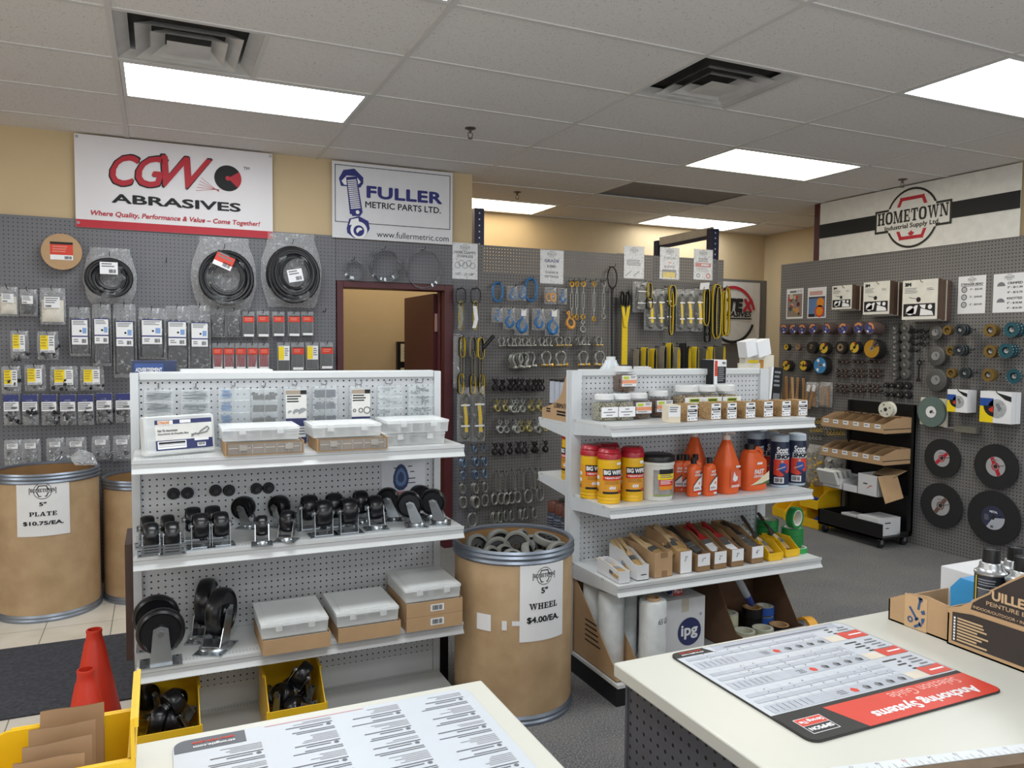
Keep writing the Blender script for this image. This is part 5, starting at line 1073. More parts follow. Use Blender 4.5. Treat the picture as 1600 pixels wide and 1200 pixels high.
# towel rolls
M_wrap = film('roll wrapping', 'c3d0dc', .75, .2, .3); M_navyp = mat('roll navy', '1d2742', .4, var=.05); M_towel = mat('blue towel', 'a9bccb', .8)
def roll():
    b, q, w = MB(), MB(), MB(); r = .046
    b.lathe([(.012, .0), (r - .002, .0), (r - .002, .262), (.012, .262)], M_towel, 32, caps=False); w.lathe([(r * .7, .263), (r, .258), (r, .005), (r * .8, .0)], M_wrap, 32, caps=False); w.lathe([(.0, .268), (r * .5, .272), (r * .9, .268), (r, .262)], M_wrap, 20, caps=False)
    a = .058; cols(q, -a * 1.3, a * 1.3, .012, .235, M_navyp, .001, 14); q.flat([(-a * .8, .145), (-a * .8, .065), (-a * .2, .055), (a * .9, .085), (a * .9, .14)], M_redcard, z=.0016)
    q.fit('Scott', -a * .55, a * .5, .175, .21, M_lab, bold=.04, shear=.1, z=.002); q.fit('SHOP', -a * .6, a * .7, .147, .17, M_ink, bold=.07, shear=.2, z=.003); cols(q, -a * .66, a * .76, .144, .173, mat('pale outline', 'c8ccd4', .5), .0023, 6)
    q.disc(-.004, .133, .007, mat('skin print', 'caa088', .6), z=.0024, n=10); q.flat([(-.022, .09), (-.016, .124), (.0, .128), (.02, .12), (.026, .095), (.01, .082)], mat('shirt print', '274a9a', .6), z=.0022); q.flat([(-.03, .088), (.012, .105), (.014, .112), (-.03, .094)], mat('skin print', 'caa088'), z=.0026); q.flat([(-.02, .09), (.012, .082), (.03, .066), (.012, .06)], mat('trouser print', '232b55', .6), z=.0023)
    q.rect(-.042, .006, .022, .052, M_lab, z=.0022); q.bars(-.038, .002, .026, .048, M_ink, z=.0026, n=12)
    kind('roll', 'towel_roll', None, ('towel', b), ('wrapping', w), ('printed_label', bend(q, r)))
roll()
for px, py, dy, lb in ((1229, 762, .055, 'blue and red shop towel roll beside the orange jug'), (1256, 759, .055, 'blue and red shop towel roll at the right end'), (1216, 762, .17, 'shop towel roll at the back, behind the orange jug'), (1238, 761, .165, 'shop towel roll behind the front pair')):
    put('roll', on(px, py, ZM[1], dy), lb, 'towel roll', 'blue shop towel rolls', (0, 0, -.38))
# ---------------------------------------------------------------- third shelf: brush and scraper boxes
def trough(label, p, rz, w, d, hf, hb, m_, card=None, handw=None, cardm=None, name='brush_box', cat='box', lin_=0, group='boxes of brushes and scrapers'):
    """open box whose sides rise to the back"""
    t = thing(name, label, cat, p, (0, 0, rz), group); m = MB(); e = .003
    m.box(-w / 2, w / 2, 0, d, 0, e, m_); m.box(-w / 2, w / 2, 0, e, 0, hf, m_); m.box(-w / 2, w / 2, d - e, d, 0, hb, m_)
    for s in (-1, 1):
        x = s * (w / 2 - e / 2); pts = [(e, 0), (d - e, 0), (d - e, hb), (d * .55, hb * .9 + hf * .1 if not lin_ else hf + (hb - hf) * .55), (d * .12, hf + (hb - hf) * .1 * lin_), (e, hf)]; n = 6
        m.add([(x - e / 2, a, b) for a, b in pts] + [(x + e / 2, a, b) for a, b in pts], [tuple(range(n - 1, -1, -1)), tuple(range(n, 2 * n))] + [(i, (i + 1) % n, n + (i + 1) % n, n + i) for i in range(n)], m_)
    obj('carton', m, t)
    if card: m = MB(); F = T(0, -.001, 0) @ FRONT; m.rect(-w * .48, w * .48, hf * card, hf * .99, cardm or M_lab, F); obj('front_card', m, t)
    if handw: m = MB(); m.fit(handw, -w * .14, w * .12, hf * (.55 if card else .4), hf * .78, M_ink, T(0, -.0016, 0) @ FRONT, -.01, .25); obj('handwriting', m, t)
    return t
M_wood = mat('pale wood handle', 'c9ad84', .55, var=.1, scale=40); M_brist = mat('bristle', 'a98a58', .8, var=.2, scale=90); M_wcard = mat('white carton', 'd2d2d4', .7, var=.02)
def brush(key, hm, bm, wd):
    h, f, b = MB(), MB(), MB()
    h.loft([(wd * .45, .006, .03), (wd * .5, .007, .05), (wd * .16, .0065, .085), (.009, .007, .12), (.012, .008, .165), (.009, .006, .18)], hm, 14, 2.4); f.box(-wd / 2, wd / 2, -.008, .008, 0, .032, M_chrome); b.box(-wd / 2, wd / 2, -.006, .006, -.045, 0, bm, taper=1.0)
    kind(key, 'paint_brush', None, ('handle', h), ('ferrule', f), ('bristles', b))
brush('brush', M_wood, M_brist, .045); brush('brush3', M_wood, M_brist, .07); brush('redscraper', mat('red handle', '9c2326', .4, var=.08), M_wcard, .05); brush('dark', mat('dark handle', '2f2a28', .4, var=.2), mat('grey blade', '7d7f80', .35, .7), .06)
Z3m = ZM[2]
def stock(t, key, n, w, d, z, lab, seed, lean=.95):
    R = random.Random(seed); o = Vector(t.location); rz = t.rotation_euler.z
    for i in range(n):
        dx = (i / max(1, n - 1) - .5) * w * .6; dy = d * R.uniform(.24, .40)
        p = o + Vector((dx * math.cos(rz) - dy * math.sin(rz), dx * math.sin(rz) + dy * math.cos(rz), z - .012 + .01 * (i % 3)))
        put(key, p, lab, 'tool', 'tools in the shelf boxes', (-lean - .28 + R.uniform(-.1, .1), R.uniform(-.15, .15), rz + R.uniform(-.12, .12)))
def p3(px, py): p = W(px, py, z=Z3m); return (p.x, p.y + .012, Z3m)
t = trough('small white open box of little brushes at the left end of the third shelf', p3(978, 913), -.03, .055, .2, .055, .07, M_wcard); stock(t, 'brush', 2, .03, .2, .045, 'small paint brush in the leftmost white box', 1, 1.25)
t = trough('taller white open box of wood handled brushes, second from left', p3(1007, 908), 0, .062, .24, .07, .115, M_wcard); stock(t, 'brush', 3, .05, .24, .06, 'wood handled brush in the second white box', 2); m = MB(); m.fine(-.012, .018, .02, .028, 1, M_ink, T(0, -.001, 0) @ FRONT, 0, .5, 0); obj('handwriting', m, t)
t = trough('plain kraft box with a taped front holding one wooden brush', p3(1039, 903), .02, .098, .26, .115, .13, M_kraft); stock(t, 'brush', 2, .05, .26, .1, 'wooden brush in the plain kraft box', 3); m = MB(); m.rect(-.018, .022, .09, .115, M_kraft2, T(0, -.001, 0) @ FRONT); m.rect(-.01, .02, 0, .03, M_kraft2, T(0, -.001, 0) @ FRONT); obj('tape', m, t)
t = trough('kraft box with full white front marked 3 in, holding large brushes', p3(1074, 897), .02, .068, .28, .105, .165, M_kraft, .02, '3"'); stock(t, 'brush3', 3, .04, .28, .11, 'large pale brush in the white fronted box', 4)
for i, (px, py, tx, key) in enumerate(((1102, 894, '1"', 'dark'), (1128, 890, '2"', 'redscraper'), (1155, 886, '3"', 'redscraper'), (1186, 881, '4"', 'dark'))):
    t = trough('kraft scraper box with a white card marked ' + ('1 in', '2 in', '3 in', '4 in')[i] + (', beside the yellow bins' if i == 3 else ''), p3(px, py), .02, .075, .30, .085, .15, M_kraft2, .32, tx); stock(t, key, 3, .05, .3, .085, ('dark', 'red handled', 'red handled', 'dark')[i] + ' scraper in the ' + ('1 in', '2 in', '3 in', '4 in')[i] + ' box', 10 + i)
for i, (px, py, lb) in enumerate(((1215, 877, 'left of the two small yellow bins on the third shelf'), (1241, 871, 'right of the two small yellow bins on the third shelf'))):
    p = p3(px, py); t = thing('stacking_bin', lb, 'bin', (p[0], p[1] + .085, Z3m), (0, 0, .02), 'small yellow bins on the third shelf'); ybin(t, .085, .17, .085, .45, .003)
    for k in range(2): put('dark' if k else 'brush', (p[0] + .012 * k - .01, p[1] + .07 + .03 * k, Z3m + .055), 'tool with a pale wood handle lying in the ' + ('left', 'right')[i] + ' small yellow bin', 'tool', 'tools in the shelf boxes', (-1.1 + .3 * k, .1, .3 * k))
# green tape
M_gtape = mat('green tape', '1f7a3c', .4, var=.06); M_core = mat('tape core', 'd8d6cc', .7)
def tape(key, ro, ri, h, mt, cm=None, face=None):
    b, c = MB(), MB(); b.ring((0, 0, 0), ro, ri + .004, h, mt, n=32); c.ring((0, 0, -.0005), ri + .0035, ri, h + .001, cm or M_core, n=28); parts = [('tape', b), ('core', c)]
    if face: f = MB(); f.disc(0, 0, ro * .93, face, z=h + .0008, ri=ri, n=28); f.fine(-ro * .5, ro * .5, ri * 1.08, ro * .8, 2, M_ink2, z=h + .0012); parts.append(('label_card', f))
    kind(key, 'tape_roll', None, *parts)
tape('gtape', .056, .038, .036, M_gtape); tape('gtapes', .05, .038, .024, mat('bright green tape', '2a9a4a', .4), None, mat('pale green label', 'bcd8be', .6))
GB = (W(1198, 838, y=3.13).x, 3.13, Z3m)
for k in range(4): put('gtape', (GB[0] + .003 * (k % 2), GB[1], Z3m + .037 * k), 'roll of green masking tape in the back stack, ' + ('bottom', 'second up', 'third up', 'top')[k], 'tape', 'stacks of green tape', (0, 0, k))
for k in range(3): put('gtape', (GB[0] + .104, GB[1] - .075, Z3m + .037 * k), 'roll of green masking tape under the upright ring, ' + ('bottom', 'middle', 'top')[k], 'tape', 'stacks of green tape', (0, 0, k))
put('gtape', (GB[0] + .086, GB[1] - .085, Z3m + .037 * 3 + .057), 'open ring of green tape standing upright on a stack', 'tape', 'stacks of green tape', (PI / 2, 0, .25))
p = on(1259, 866, Z3m, .06); put('gtapes', p, 'bright green flat tape roll alone at the right end of the shelf', 'tape', 'stacks of green tape')
# ---------------------------------------------------------------- base deck: stretch wrap, carton, tapes
ZB = .101; M_wrapf = mat('stretch wrap', 'dde1e2', .25, var=.08, scale=20, coat=.4)
t = trough('tall kraft box holding stretch wrap rolls at the left of the base', (1.897, 2.87, ZB), 0, .128, .40, .05, .38, M_kraft, name='wrap_carton', lin_=1, group=None); m = MB()
for k in range(5): m.fine(-.28, -.14, .19 - .024 * k, .2 - .024 * k, 1, M_ink, T(-.0648, 0, 0) @ RZ(-PI / 2) @ RX(PI / 2), .0, .7, .4)
obj('handwriting', m, t)
def wrap(key, r, h, txt=False):
    b, c = MB(), MB(); b.lathe([(r * .5, .0), (r * .95, .0), (r, .01), (r, h - .012), (r * .95, h), (r * .5, h)], M_wrapf, 36); c.lathe([(r * .42, h - .05), (r * .42, h + .012), (r * .5, h + .012), (r * .52, h + .001)], M_kraft, 28, caps=False); c.lathe([(r * .42, h + .01), (r * .41, h - .1), (0, h - .1)], M_drumin, 24, caps=False); parts = [('wrap', b), ('core', c)]
    if txt: q = MB(); q.fit('65 GA', -r * .5, r * .55, h - .095, h - .07, M_ink, None, -.02, .2, .001); parts.append(('handwriting', bend(q, r)))
    kind(key, 'stretch_wrap_roll', None, *parts)
wrap('wrap', .062, .36); wrap('wrapt', .062, .34, True)
for k, (px, py, rr, kk, lb) in enumerate(((936, 922, 3.17, 'wrap', 'stretch wrap roll deepest in the kraft box at the left'), (955, 930, 3.03, 'wrap', 'stretch wrap roll in the middle of the kraft box'), (983, 945, 2.885, 'wrapt', 'front stretch wrap roll with handwriting on the film'), (1004, 925, 3.12, 'wrap', 'stretch wrap roll behind the handwritten one'))):
    x = (1.902, 1.902, 2.032, 2.03)[k]; put(kk, (x, rr, ZB + .004), lb, 'roll', 'stretch wrap rolls', (0, 0, .3))
for k in range(2): t2 = 0
wr = MB(); wr.lathe([(.0, 0), (.035, 0), (.035, .05), (.016, .05), (.016, .17), (.0, .17)], M_wrapf, 22); p = W(1021, 1010, y=2.86); obj('small_wrap_roll', wr, None, 'narrow roll of film on a long core beside the logo carton', 'roll', loc=(p.x, 2.86, ZB))
x0, x1, z0, z1 = bbox(1030, 925, 1101, 1010, 2.97); w = x1 - x0; t = thing('shipping_carton', 'white shipping carton with a round navy logo under the shelf', 'box', ((x0 + x1) / 2, 2.97, ZB), (0, 0, .0)); h = .29
m = MB(); m.box(-w / 2, w / 2, 0, .26, 0, h, M_wcard); obj('carton', m, t); F = T(0, -.001, 0) @ FRONT; m = MB(); m.rect(-w * .02, w * .14, h * .78, h, mat('tape beige', 'bdb6a4', .4), F); obj('tape', m, t)
m = MB(); cx, cz = w * .16, h * .44; m.disc(cx, cz, .068, M_navy, F, .0006, 32); m.disc(cx + .065, cz + .078, .006, M_navy, F, .0006, 12, ri=.004); obj('round_logo', m, t); m = MB(); m.fit('ipg', cx - .05, cx + .048, cz - .036, cz + .034, M_lab, F, .03, 0, .0012); obj('lettering', m, t)
M_tsil = mat('silver tape', 'a7aab0', .35, .3); tape('dtape', .05, .034, .048, M_tsil, None, M_lab)
def dtape(p, lb, rz):
    put('dtape', p, lb, 'tape', 'silver and red tape rolls', (0, 0, rz)); o = [q for q in COL.objects if q.get('label') == lb][0]
    q = MB(); cols(q, -.035, .075, .004, .044, M_redcard, .0008, 8); q.fit('Fix-it', -.03, .02, .014, .034, M_lab, bold=.03, z=.0014); q.disc(-.055, .024, .016, M_navy, z=.0012, n=14); obj('printed_label', bend(q, .05), o)
p = W(1056, 1015, y=2.83); dtape((p.x - .003, 2.85, ZB), 'silver and red tape roll in front of the white logo carton', .1); p = W(1050, 918, y=3.06); dtape((p.x, 3.06, ZB + h + .001), 'silver and red tape roll on top of the white logo carton', .2)
p = W(1092, 1012, y=2.84); put('dtape', (p.x, 2.87, ZB), 'silver tape roll lying beside the red labelled one', 'tape', 'silver and red tape rolls', (0, 0, 2.))
t = trough('dark kraft box of assorted tape with slanting sides', (2.735, 2.86, ZB), 0, .40, .38, .10, .36, mat('brown carton inside', '6b4f3a', .85, var=.08), name='tape_carton', group=None)
m = MB(); m.box(-.2, .2, -.002, 0, 0, .1, M_wcard); obj('front_flap', m, t)
tape('clear', .052, .038, .05, film('clear tape', 'd6d8b8', .55, .2, .3), mat('clear core', 'c7c6b2', .6), mat('tape label', 'c9cbc6', .5)); tape('blk', .052, .038, .048, mat('black tape', '1a1a1c', .35), M_kraft, mat('tan label', 'b98c58', .6)); tape('blu', .05, .038, .04, mat('blue tape', '2d55a6', .4), None, mat('pale label', 'b5bfae', .6))
TP = [('clear', -.135, .06, 0, 'clear tape roll at the front left of the tape carton'), ('clear', -.135, .06, 1, 'clear tape roll stacked front left'), ('clear', -.025, .055, 0, 'clear tape roll with a red stripe wrapper, front middle'), ('clear', -.025, .055, 1, 'clear tape roll stacked front middle'), ('clear', -.14, .18, 0, 'clear tape roll at the back left, bottom'), ('clear', -.14, .18, 1, 'clear tape roll at the back left, middle'), ('clear', -.14, .18, 2, 'clear tape roll at the back left, top'), ('blk', .085, .06, 0, 'black tape roll in crinkled wrap, front right'), ('blk', .085, .06, 1, 'black tape roll upper front right'), ('blk', .035, .2, 0, 'black tape roll at the back, bottom'), ('blk', .035, .2, 1, 'black tape roll at the back, middle'), ('blk', .035, .2, 2, 'black tape roll with tan label, top at the back'), ('blu', .125, .21, 0, 'blue tape roll at the back, bottom'), ('blu', .125, .21, 1, 'blue tape roll at the back, middle'), ('blu', .125, .21, 2, 'blue tape roll at the back, top'), ('blk', .15, .12, 0, 'black tape roll with tan label near the right side')]
for kk, dx, dy, lv, lb in TP: put(kk, (2.735 + dx, 2.86 + dy, ZB + .004 + .051 * lv), lb, 'tape', 'tape rolls in the dark kraft box', (0, 0, dx * 9))
t = thing('putty_tube', 'clear and blue tube leaning in the tape carton', 'tube', (2.69, 2.97, ZB + .20), (.1, -.72, .2)); m = MB(); m.lathe([(.004, 0), (.016, .02), (.018, .09)], mat('blue tube', '2f3f86', .4), 14); obj('tube_nozzle', m, t); m = MB(); m.lathe([(.018, .09), (.018, .26), (0, .262)], film('clear tube', 'b9c0c6', .45), 14); obj('tube_body', m, t)
x, z = XZ(1238, 925, 3.32); t = thing('round_panel', 'pale round panel standing behind the gondola end', 'panel', (3.215, 3.50, .001)); m = MB(); m.lathe([(0, 0), (.165, 0), (.168, .01), (.165, .02), (0, .02)], mat('pale disc', 'b3aca2', .5), 44, T(0, 0, .37 - .0) @ RX(PI / 2)); m.lathe([(.16, -.002), (.17, .004), (.17, .016), (.16, .022)], mat('cream edge', 'd8d2c0', .5), 44, T(0, 0, .37) @ RX(PI / 2), caps=False); obj('panel_disc', m, t); m = MB(); m.box(-.05, .05, -.06, .04, 0, .21, M_black); obj('foot', m, t)
p = W(1250, 955, y=2.93); tape('otape', .062, .045, .05, mat('orange tape', 'e0a02a', .4), M_tsil); put('otape', (2.962, 2.90, ZB + .062), 'orange tape roll standing on edge at the gondola end', 'tape', None, (0, PI / 2, -.1))
o = [q for q in COL.objects if q.get('label', '').startswith('orange tape roll')][0]
# ---------------------------------------------------------------- far side shelf: kraft grease box, spray cans
t = thing('grease_carton', 'kraft carton with curved cut away front on the far side shelf', 'box', (1.832, 3.335, 1.216)); m = MB(); d, h, w = .29, .235, .16
pts = [(0, 0), (d, 0), (d, .05)] + [(d - .23 * math.sin(a), .05 + .0 + .13 * (1 - math.cos(a)) + .01) for a in (.3, .6, .9, 1.2, 1.5)] + [(.03, h), (0, h)]; n = len(pts)
for x in (0, w - .003): m.add([(x, a, b) for a, b in pts] + [(x + .003, a, b) for a, b in pts], [tuple(range(n)), tuple(range(2 * n - 1, n - 1, -1))] + [(i, n + i, n + (i + 1) % n, (i + 1) % n) for i in range(n)], M_kraft)
m.box(.003, w - .003, 0, .003, 0, h, M_kraft); m.box(.003, w - .003, 0, d, 0, .003, M_kraft); m.box(.003, w - .003, d - .003, d, 0, .05, M_kraft); obj('carton', m, t)
F = T(-.001, 0, 0) @ FACEW; m = MB(); m.fit('LUBRIMATIC', -.155, -.015, .062, .088, M_ink, F, .01); obj('lettering', m, t); m = MB(); m.fine(-.125, -.03, .02, .05, 2, M_ink, F, 0, .6, .1); obj('lettering', m, t); m = MB(); m.fine(-.24, -.19, .03, .055, 2, M_ink, F, 0, .6, .2); obj('lettering', m, t)
for k in range(4):
    for j in range(2):
        m = MB(); q = T(1.832 + .04 + .07 * j, 3.40 + .056 * k, 1.22); m.lathe([(0, 0), (.024, 0), (.024, .18), (.022, .19), (0, .19)], mat('grey cartridge', 'a9aeba', .4), 18, q); m.lathe([(0, .19), (.025, .19), (.025, .2), (0, .2)], M_black, 18, q); m.lathe([(.0242, .05), (.0242, .075)], M_black, 18, q, caps=False); obj('grease_cartridge', m, None, 'grease cartridge in the kraft carton, ' + ('nearest', 'second', 'third', 'farthest')[k] + ' pair' + (', hidden one' if j else ', near side'), 'cartridge', 'grease cartridges')
M_cap = mat('brown cap', '5a3227', .4, var=.05); M_gcap = mat('grey cap', '5d5f5c', .5); M_can = mat('printed can', '3f4450', .35, .4, var=.05)
def spray(key, cap):
    a, b, q = MB(), MB(), MB(); a.lathe([(0, 0), (.032, 0), (.033, .004), (.033, .15), (.03, .158), (.0, .16)], M_can, 24); b.lathe([(0, .16), (.031, .16), (.031, .205), (.029, .208), (0, .208)], cap, 24); cols(q, -.05, .05, .02, .14, mat('grey blue can label', '676d7e', .4), .0006); q.fine(-.04, .03, .06, .13, 6, M_ink, z=.001); kind(key, 'spray_can', None, ('can', a), ('cap', b), ('printed_label', bend(q, .033)))
spray('scan', M_cap); spray('scang', M_gcap)
for k, (x, y, kk, lb) in enumerate(((1.865, 3.54, 'scan', 'spray can with brown cap, farthest of the brown ones'), (1.865, 3.465, 'scan', 'spray can with brown cap, middle one'), (1.865, 3.39, 'scan', 'spray can with brown cap nearest the post'), (1.94, 3.56, 'scang', 'spray can with grey cap, farthest grey one'), (1.94, 3.485, 'scang', 'spray can with grey cap, middle grey one'), (1.94, 3.41, 'scang', 'spray can with grey cap nearest the post'))): put(kk, (x, y, .557), lb, 'spray can', 'spray cans on the far side shelf', (0, 0, -.9), 1.1)
# ================================================================ goods on the partition board
YP = YB - .006
M_lift = mat('lifting blue', '2f6ea8', .35, .15, var=.06); M_gold = mat('gold pin', 'd0a030', .35, .4); M_yorange = mat('hook orange', 'd99a45', .4, .1); M_gal = mat('galvanised steel', '9b9c98', .42, .75, var=.12, scale=60); M_dsteel = mat('black oxide steel', '2b2a2b', .4, .6); M_ysteel = mat('yellow zinc steel', 'a49a68', .35, .7)
def shackle(key, s, pin, body=None):
    b, p = MB(), MB(); body = body or M_gal; r = .0075 * s
    b.tube([(-.019 * s, 0, -.072 * s), (-.019 * s, 0, -.055 * s), (-.03 * s, 0, -.032 * s), (-.026 * s, 0, -.010 * s), (-.012 * s, 0, .002 * s), (.012 * s, 0, .002 * s), (.026 * s, 0, -.010 * s), (.03 * s, 0, -.032 * s), (.019 * s, 0, -.055 * s), (.019 * s, 0, -.072 * s)], r, body, 8)
    for x in (-1, 1): b.cyl((x * .019 * s - .008 * s, 0, -.074 * s), .012 * s, .016 * s, body, 'x', 12)
    p.cyl((-.034 * s, 0, -.074 * s), .0075 * s, .068 * s, pin, 'x', 10); p.cyl((.03 * s, 0, -.074 * s), .012 * s, .012 * s, pin, 'x', 8); kind(key, 'bow_shackle', None, ('bow', b), ('pin', p))
shackle('shk', 1.4, M_gal); shackle('shkg', 1.4, M_gold); shackle('shks', .8, M_gal); shackle('shksg', .85, M_gold)
def snap(key, s, mt, ring=True):
    b = MB(); r = .006 * s; q = MB()
    q.ring((0, -.003 * s, -.012 * s), .015 * s, .009 * s, .006 * s, mt, 'y', 14)
    b.tube([(0, 0, -.024 * s), (0, 0, -.036 * s), (-.016 * s, 0, -.048 * s), (-.02 * s, 0, -.066 * s), (-.008 * s, 0, -.083 * s), (.01 * s, 0, -.084 * s), (.021 * s, 0, -.068 * s), (.018 * s, 0, -.052 * s)], [r * .9, r, r * 1.2, r * 1.4, r * 1.4, r * 1.2, r, r * .6], mt, 8); b.tube([(0, 0, -.038 * s), (.017 * s, 0, -.054 * s)], r * .5, mt, 5)
    kind(key, 'snap_hook', None, ('eye', q), ('hook_body', b))
snap('snapk', 1.0, M_dsteel); snap('snapy', 1.05, M_ysteel); snap('snapz', 1.15, M_gal)
def link(key, w, h, r, mt, nut=True, square=False):
    b = MB(); n = 22; e = .55 if square else .8
    b.tube([(w / 2 * math.copysign(abs(math.cos(a)) ** e, math.cos(a)), 0, -h / 2 + h / 2 * math.copysign(abs(math.sin(a)) ** e, math.sin(a))) for a in [2 * PI * i / n for i in range(n)]], r, mt, 7, True); parts = [('link', b)]
    if nut: q = MB(); q.cyl((w / 2, 0, -h * .62), r * 1.7, h * .26, mt, 'z', 6); parts.append(('nut', q))
    kind(key, 'quick_link' if nut else 'steel_link', None, *parts)
M_bz = mat('blue zinc', '8098b4', .3, .8); link('ql', .034, .07, .0045, M_gal); link('qlb', .03, .058, .0042, M_bz); link('qls', .024, .045, .0036, M_bz); link('ov', .05, .085, .007, M_gal, False); link('ovb', .07, .105, .008, M_gal, False); link('sq', .05, .08, .0065, M_gal, False, True)
b, c = MB(), MB(); b.ring((0, -.004, -.012), .014, .008, .008, M_gal, 'y', 14); c.cyl((0, 0, -.15), .005, .13, M_gal, 'z', 8); c.cyl((0, 0, -.155), .01, .012, M_gal, 'z', 6); kind('eye', 'eye_bolt', None, ('eye', b), ('shank', c))
def peg(px, py, kk, n, what, where, cat, grp, step=.017, jx=.004, rz=0., hk=True, L=None):
    x, z = XZ(px, py, YP - .06); R = random.Random(int(px * 7 + py)); L = L or .05 + step * n
    if hk: hook(x, z - .002, L, YP, 'hook holding ' + what + ', ' + where)
    for k in range(n):
        put(kk, (x + R.uniform(-jx, jx), YP - L * .96 + .014 + step * k, z + .002), what + ', ' + where + ('' if n == 1 else ', ' + (('frontmost' if k == 0 else ORD[k] + ' from front'))), cat, grp, (R.uniform(-.04, .04), R.uniform(-.06, .06), rz + R.uniform(-.2, .2)))
def row(pts, kk, what, rowname, cat, grp, **k):
    n = len(pts)
    for i, p in enumerate(pts): peg(p[0], p[1], p[3] if len(p) > 3 else kk, p[2], what, nth(i, n, 'leftmost peg', 'rightmost peg') + ' of ' + rowname, cat, grp, **k)
row([(813, 553, 3), (804, 554, 3), (826, 552, 2), (853, 551, 1, 'shkg'), (876, 551, 1, 'shkg'), (911, 551, 1, 'shkg'), (937, 551, 1, 'shkg')], 'shk', 'large galvanised bow shackle', 'the large row', 'shackle', 'large bow shackles', step=.03)
row([(783, 529, 2), (797, 529, 2), (808, 529, 2), (820, 529, 2), (831, 529, 2), (846, 529, 2), (857, 529, 2), (872, 528, 3, 'shksg'), (886, 528, 2, 'shksg'), (905, 528, 3), (916, 528, 2), (934, 528, 3, 'shksg'), (950, 527, 2, 'shksg')][:12], 'shks', 'small bow shackle', 'the small row', 'shackle', 'small bow shackles')
row([(774, 593, 3), (785, 594, 3), (797, 593, 3), (806, 593, 3), (815, 593, 2), (824, 594, 3), (834, 594, 3), (841, 594, 2), (848, 594, 2)], 'snapk', 'black snap hook', 'the black row', 'hook', 'black snap hooks')
row([(777, 625, 3), (789, 625, 2), (800, 625, 3, 'snapz'), (808, 625, 2, 'snapz'), (817, 625, 2, 'snapz'), (830, 625, 2), (843, 625, 3)], 'snapy', 'yellowish snap hook', 'the upper gold row', 'hook', 'yellow zinc snap hooks')
row([(780, 657, 3, 'snapz'), (791, 657, 2, 'snapz'), (806, 657, 3, 'snapz'), (814, 657, 2), (826, 657, 2), (840, 657, 3, 'snapz'), (853, 656, 2)], 'snapy', 'large snap hook', 'the lower gold row', 'hook', 'large snap hooks')
row([(774, 694, 2), (784, 694, 2), (797, 693, 2), (811, 692, 2), (820, 692, 2), (835, 691, 3), (853, 690, 2)], 'snapk', 'dark swivel snap', 'the lower black row', 'hook', 'dark swivel snaps')
row([(723, 698, 2, 'qls'), (741, 697, 3, 'qls'), (756, 696, 2, 'qls')], 'qls', 'tiny blue quick link', 'the top link row', 'link', 'tiny quick links')
row([(722, 718, 4), (742, 716, 4), (756, 716, 3)], 'qlb', 'blue zinc quick link', 'the second link row', 'link', 'blue quick links'); row([(723, 737, 3), (742, 736, 4), (756, 735, 3)], 'qlb', 'blue zinc quick link', 'the third link row', 'link', 'blue quick links')
row([(722, 757, 3), (741, 756, 4), (757, 755, 3)], 'ql', 'plain quick link', 'the fourth link row', 'link', 'plain quick links'); row([(724, 777, 2), (741, 776, 4), (758, 774, 2)], 'ov', 'heavy oval link', 'the fifth link row', 'link', 'heavy oval links')
peg(739, 803, 'ovb', 1, 'single long oval link', 'alone below the link rows', 'link', None)
row([(780, 738, 3), (790, 738, 2), (804, 736, 3), (816, 735, 3), (832, 734, 4), (842, 734, 3)], 'eye', 'hanging eye bolt', 'the eye bolt row', 'bolt', 'eye bolts')
row([(772, 772, 2), (783, 771, 2), (791, 771, 3), (800, 770, 2), (808, 769, 2, 'ov'), (825, 766, 2, 'ovb'), (845, 763, 1, 'ovb')], 'ov', 'round steel link', 'the round link row', 'link', 'round steel links')
row([(772, 802, 2), (781, 801, 2), (791, 799, 1), (800, 799, 1), (814, 797, 2), (822, 796, 1), (834, 795, 2)], 'sq', 'square steel link', 'the square link row', 'link', 'square steel links', rz=.5)
# blue lifting rings and bagged hooks
link('ring1', .088, .145, .0095, M_lift, False); link('ring2', .105, .175, .0105, M_lift, False)
for k, (px, py, kk, lb) in enumerate(((778, 444, 'ring1', 'smaller blue oval lifting ring'), (830, 438, 'ring2', 'larger blue oval lifting ring'))): x, z = XZ(px, py, YP - .05); put(kk, (x, YP - .045, z + .012), lb + ' on the partition board', 'ring', 'blue lifting rings', (0, .0, .1)); hook(x, z, .09, YP, 'hook holding the ' + lb)
def c_hook(mt, sc=1.):
    def f(c, w, h, d):
        s = h * .8 * sc; o = (0, -h * .12, d * .55); P = lambda x, y: (x * s, -h * .14 - y * s, d * .55); r = s * .05
        c.tube([P(.07 * math.cos(a), .06 + .07 * math.sin(a)) for a in [2 * PI * i / 14 for i in range(14)]], r, mt, 7, True)
        c.tube([P(0, .14), P(0, .3), P(-.17, .45), P(-.22, .65), P(-.1, .86), (0, -h * .14 - .9 * s, d * .55), P(.16, .84), P(.24, .64), P(.2, .5)], [r, r * 1.2, r * 1.5, r * 1.9, r * 2, r * 2, r * 1.8, r * 1.4, r * .8], mt, 8); c.tube([P(.02, .3), P(.2, .52)], r * .7, mt, 6)
    return f
def c_ringp(mt):
    def f(c, w, h, d):
        for s in (-1, 1): c.tube([(s * w * .16 + w * .2 * math.cos(a), -h * .6 + h * .22 * math.sin(a), d * (.5 + .2 * s)) for a in [2 * PI * i / 16 for i in range(16)]], w * .065, mt, 7, True)
    return f
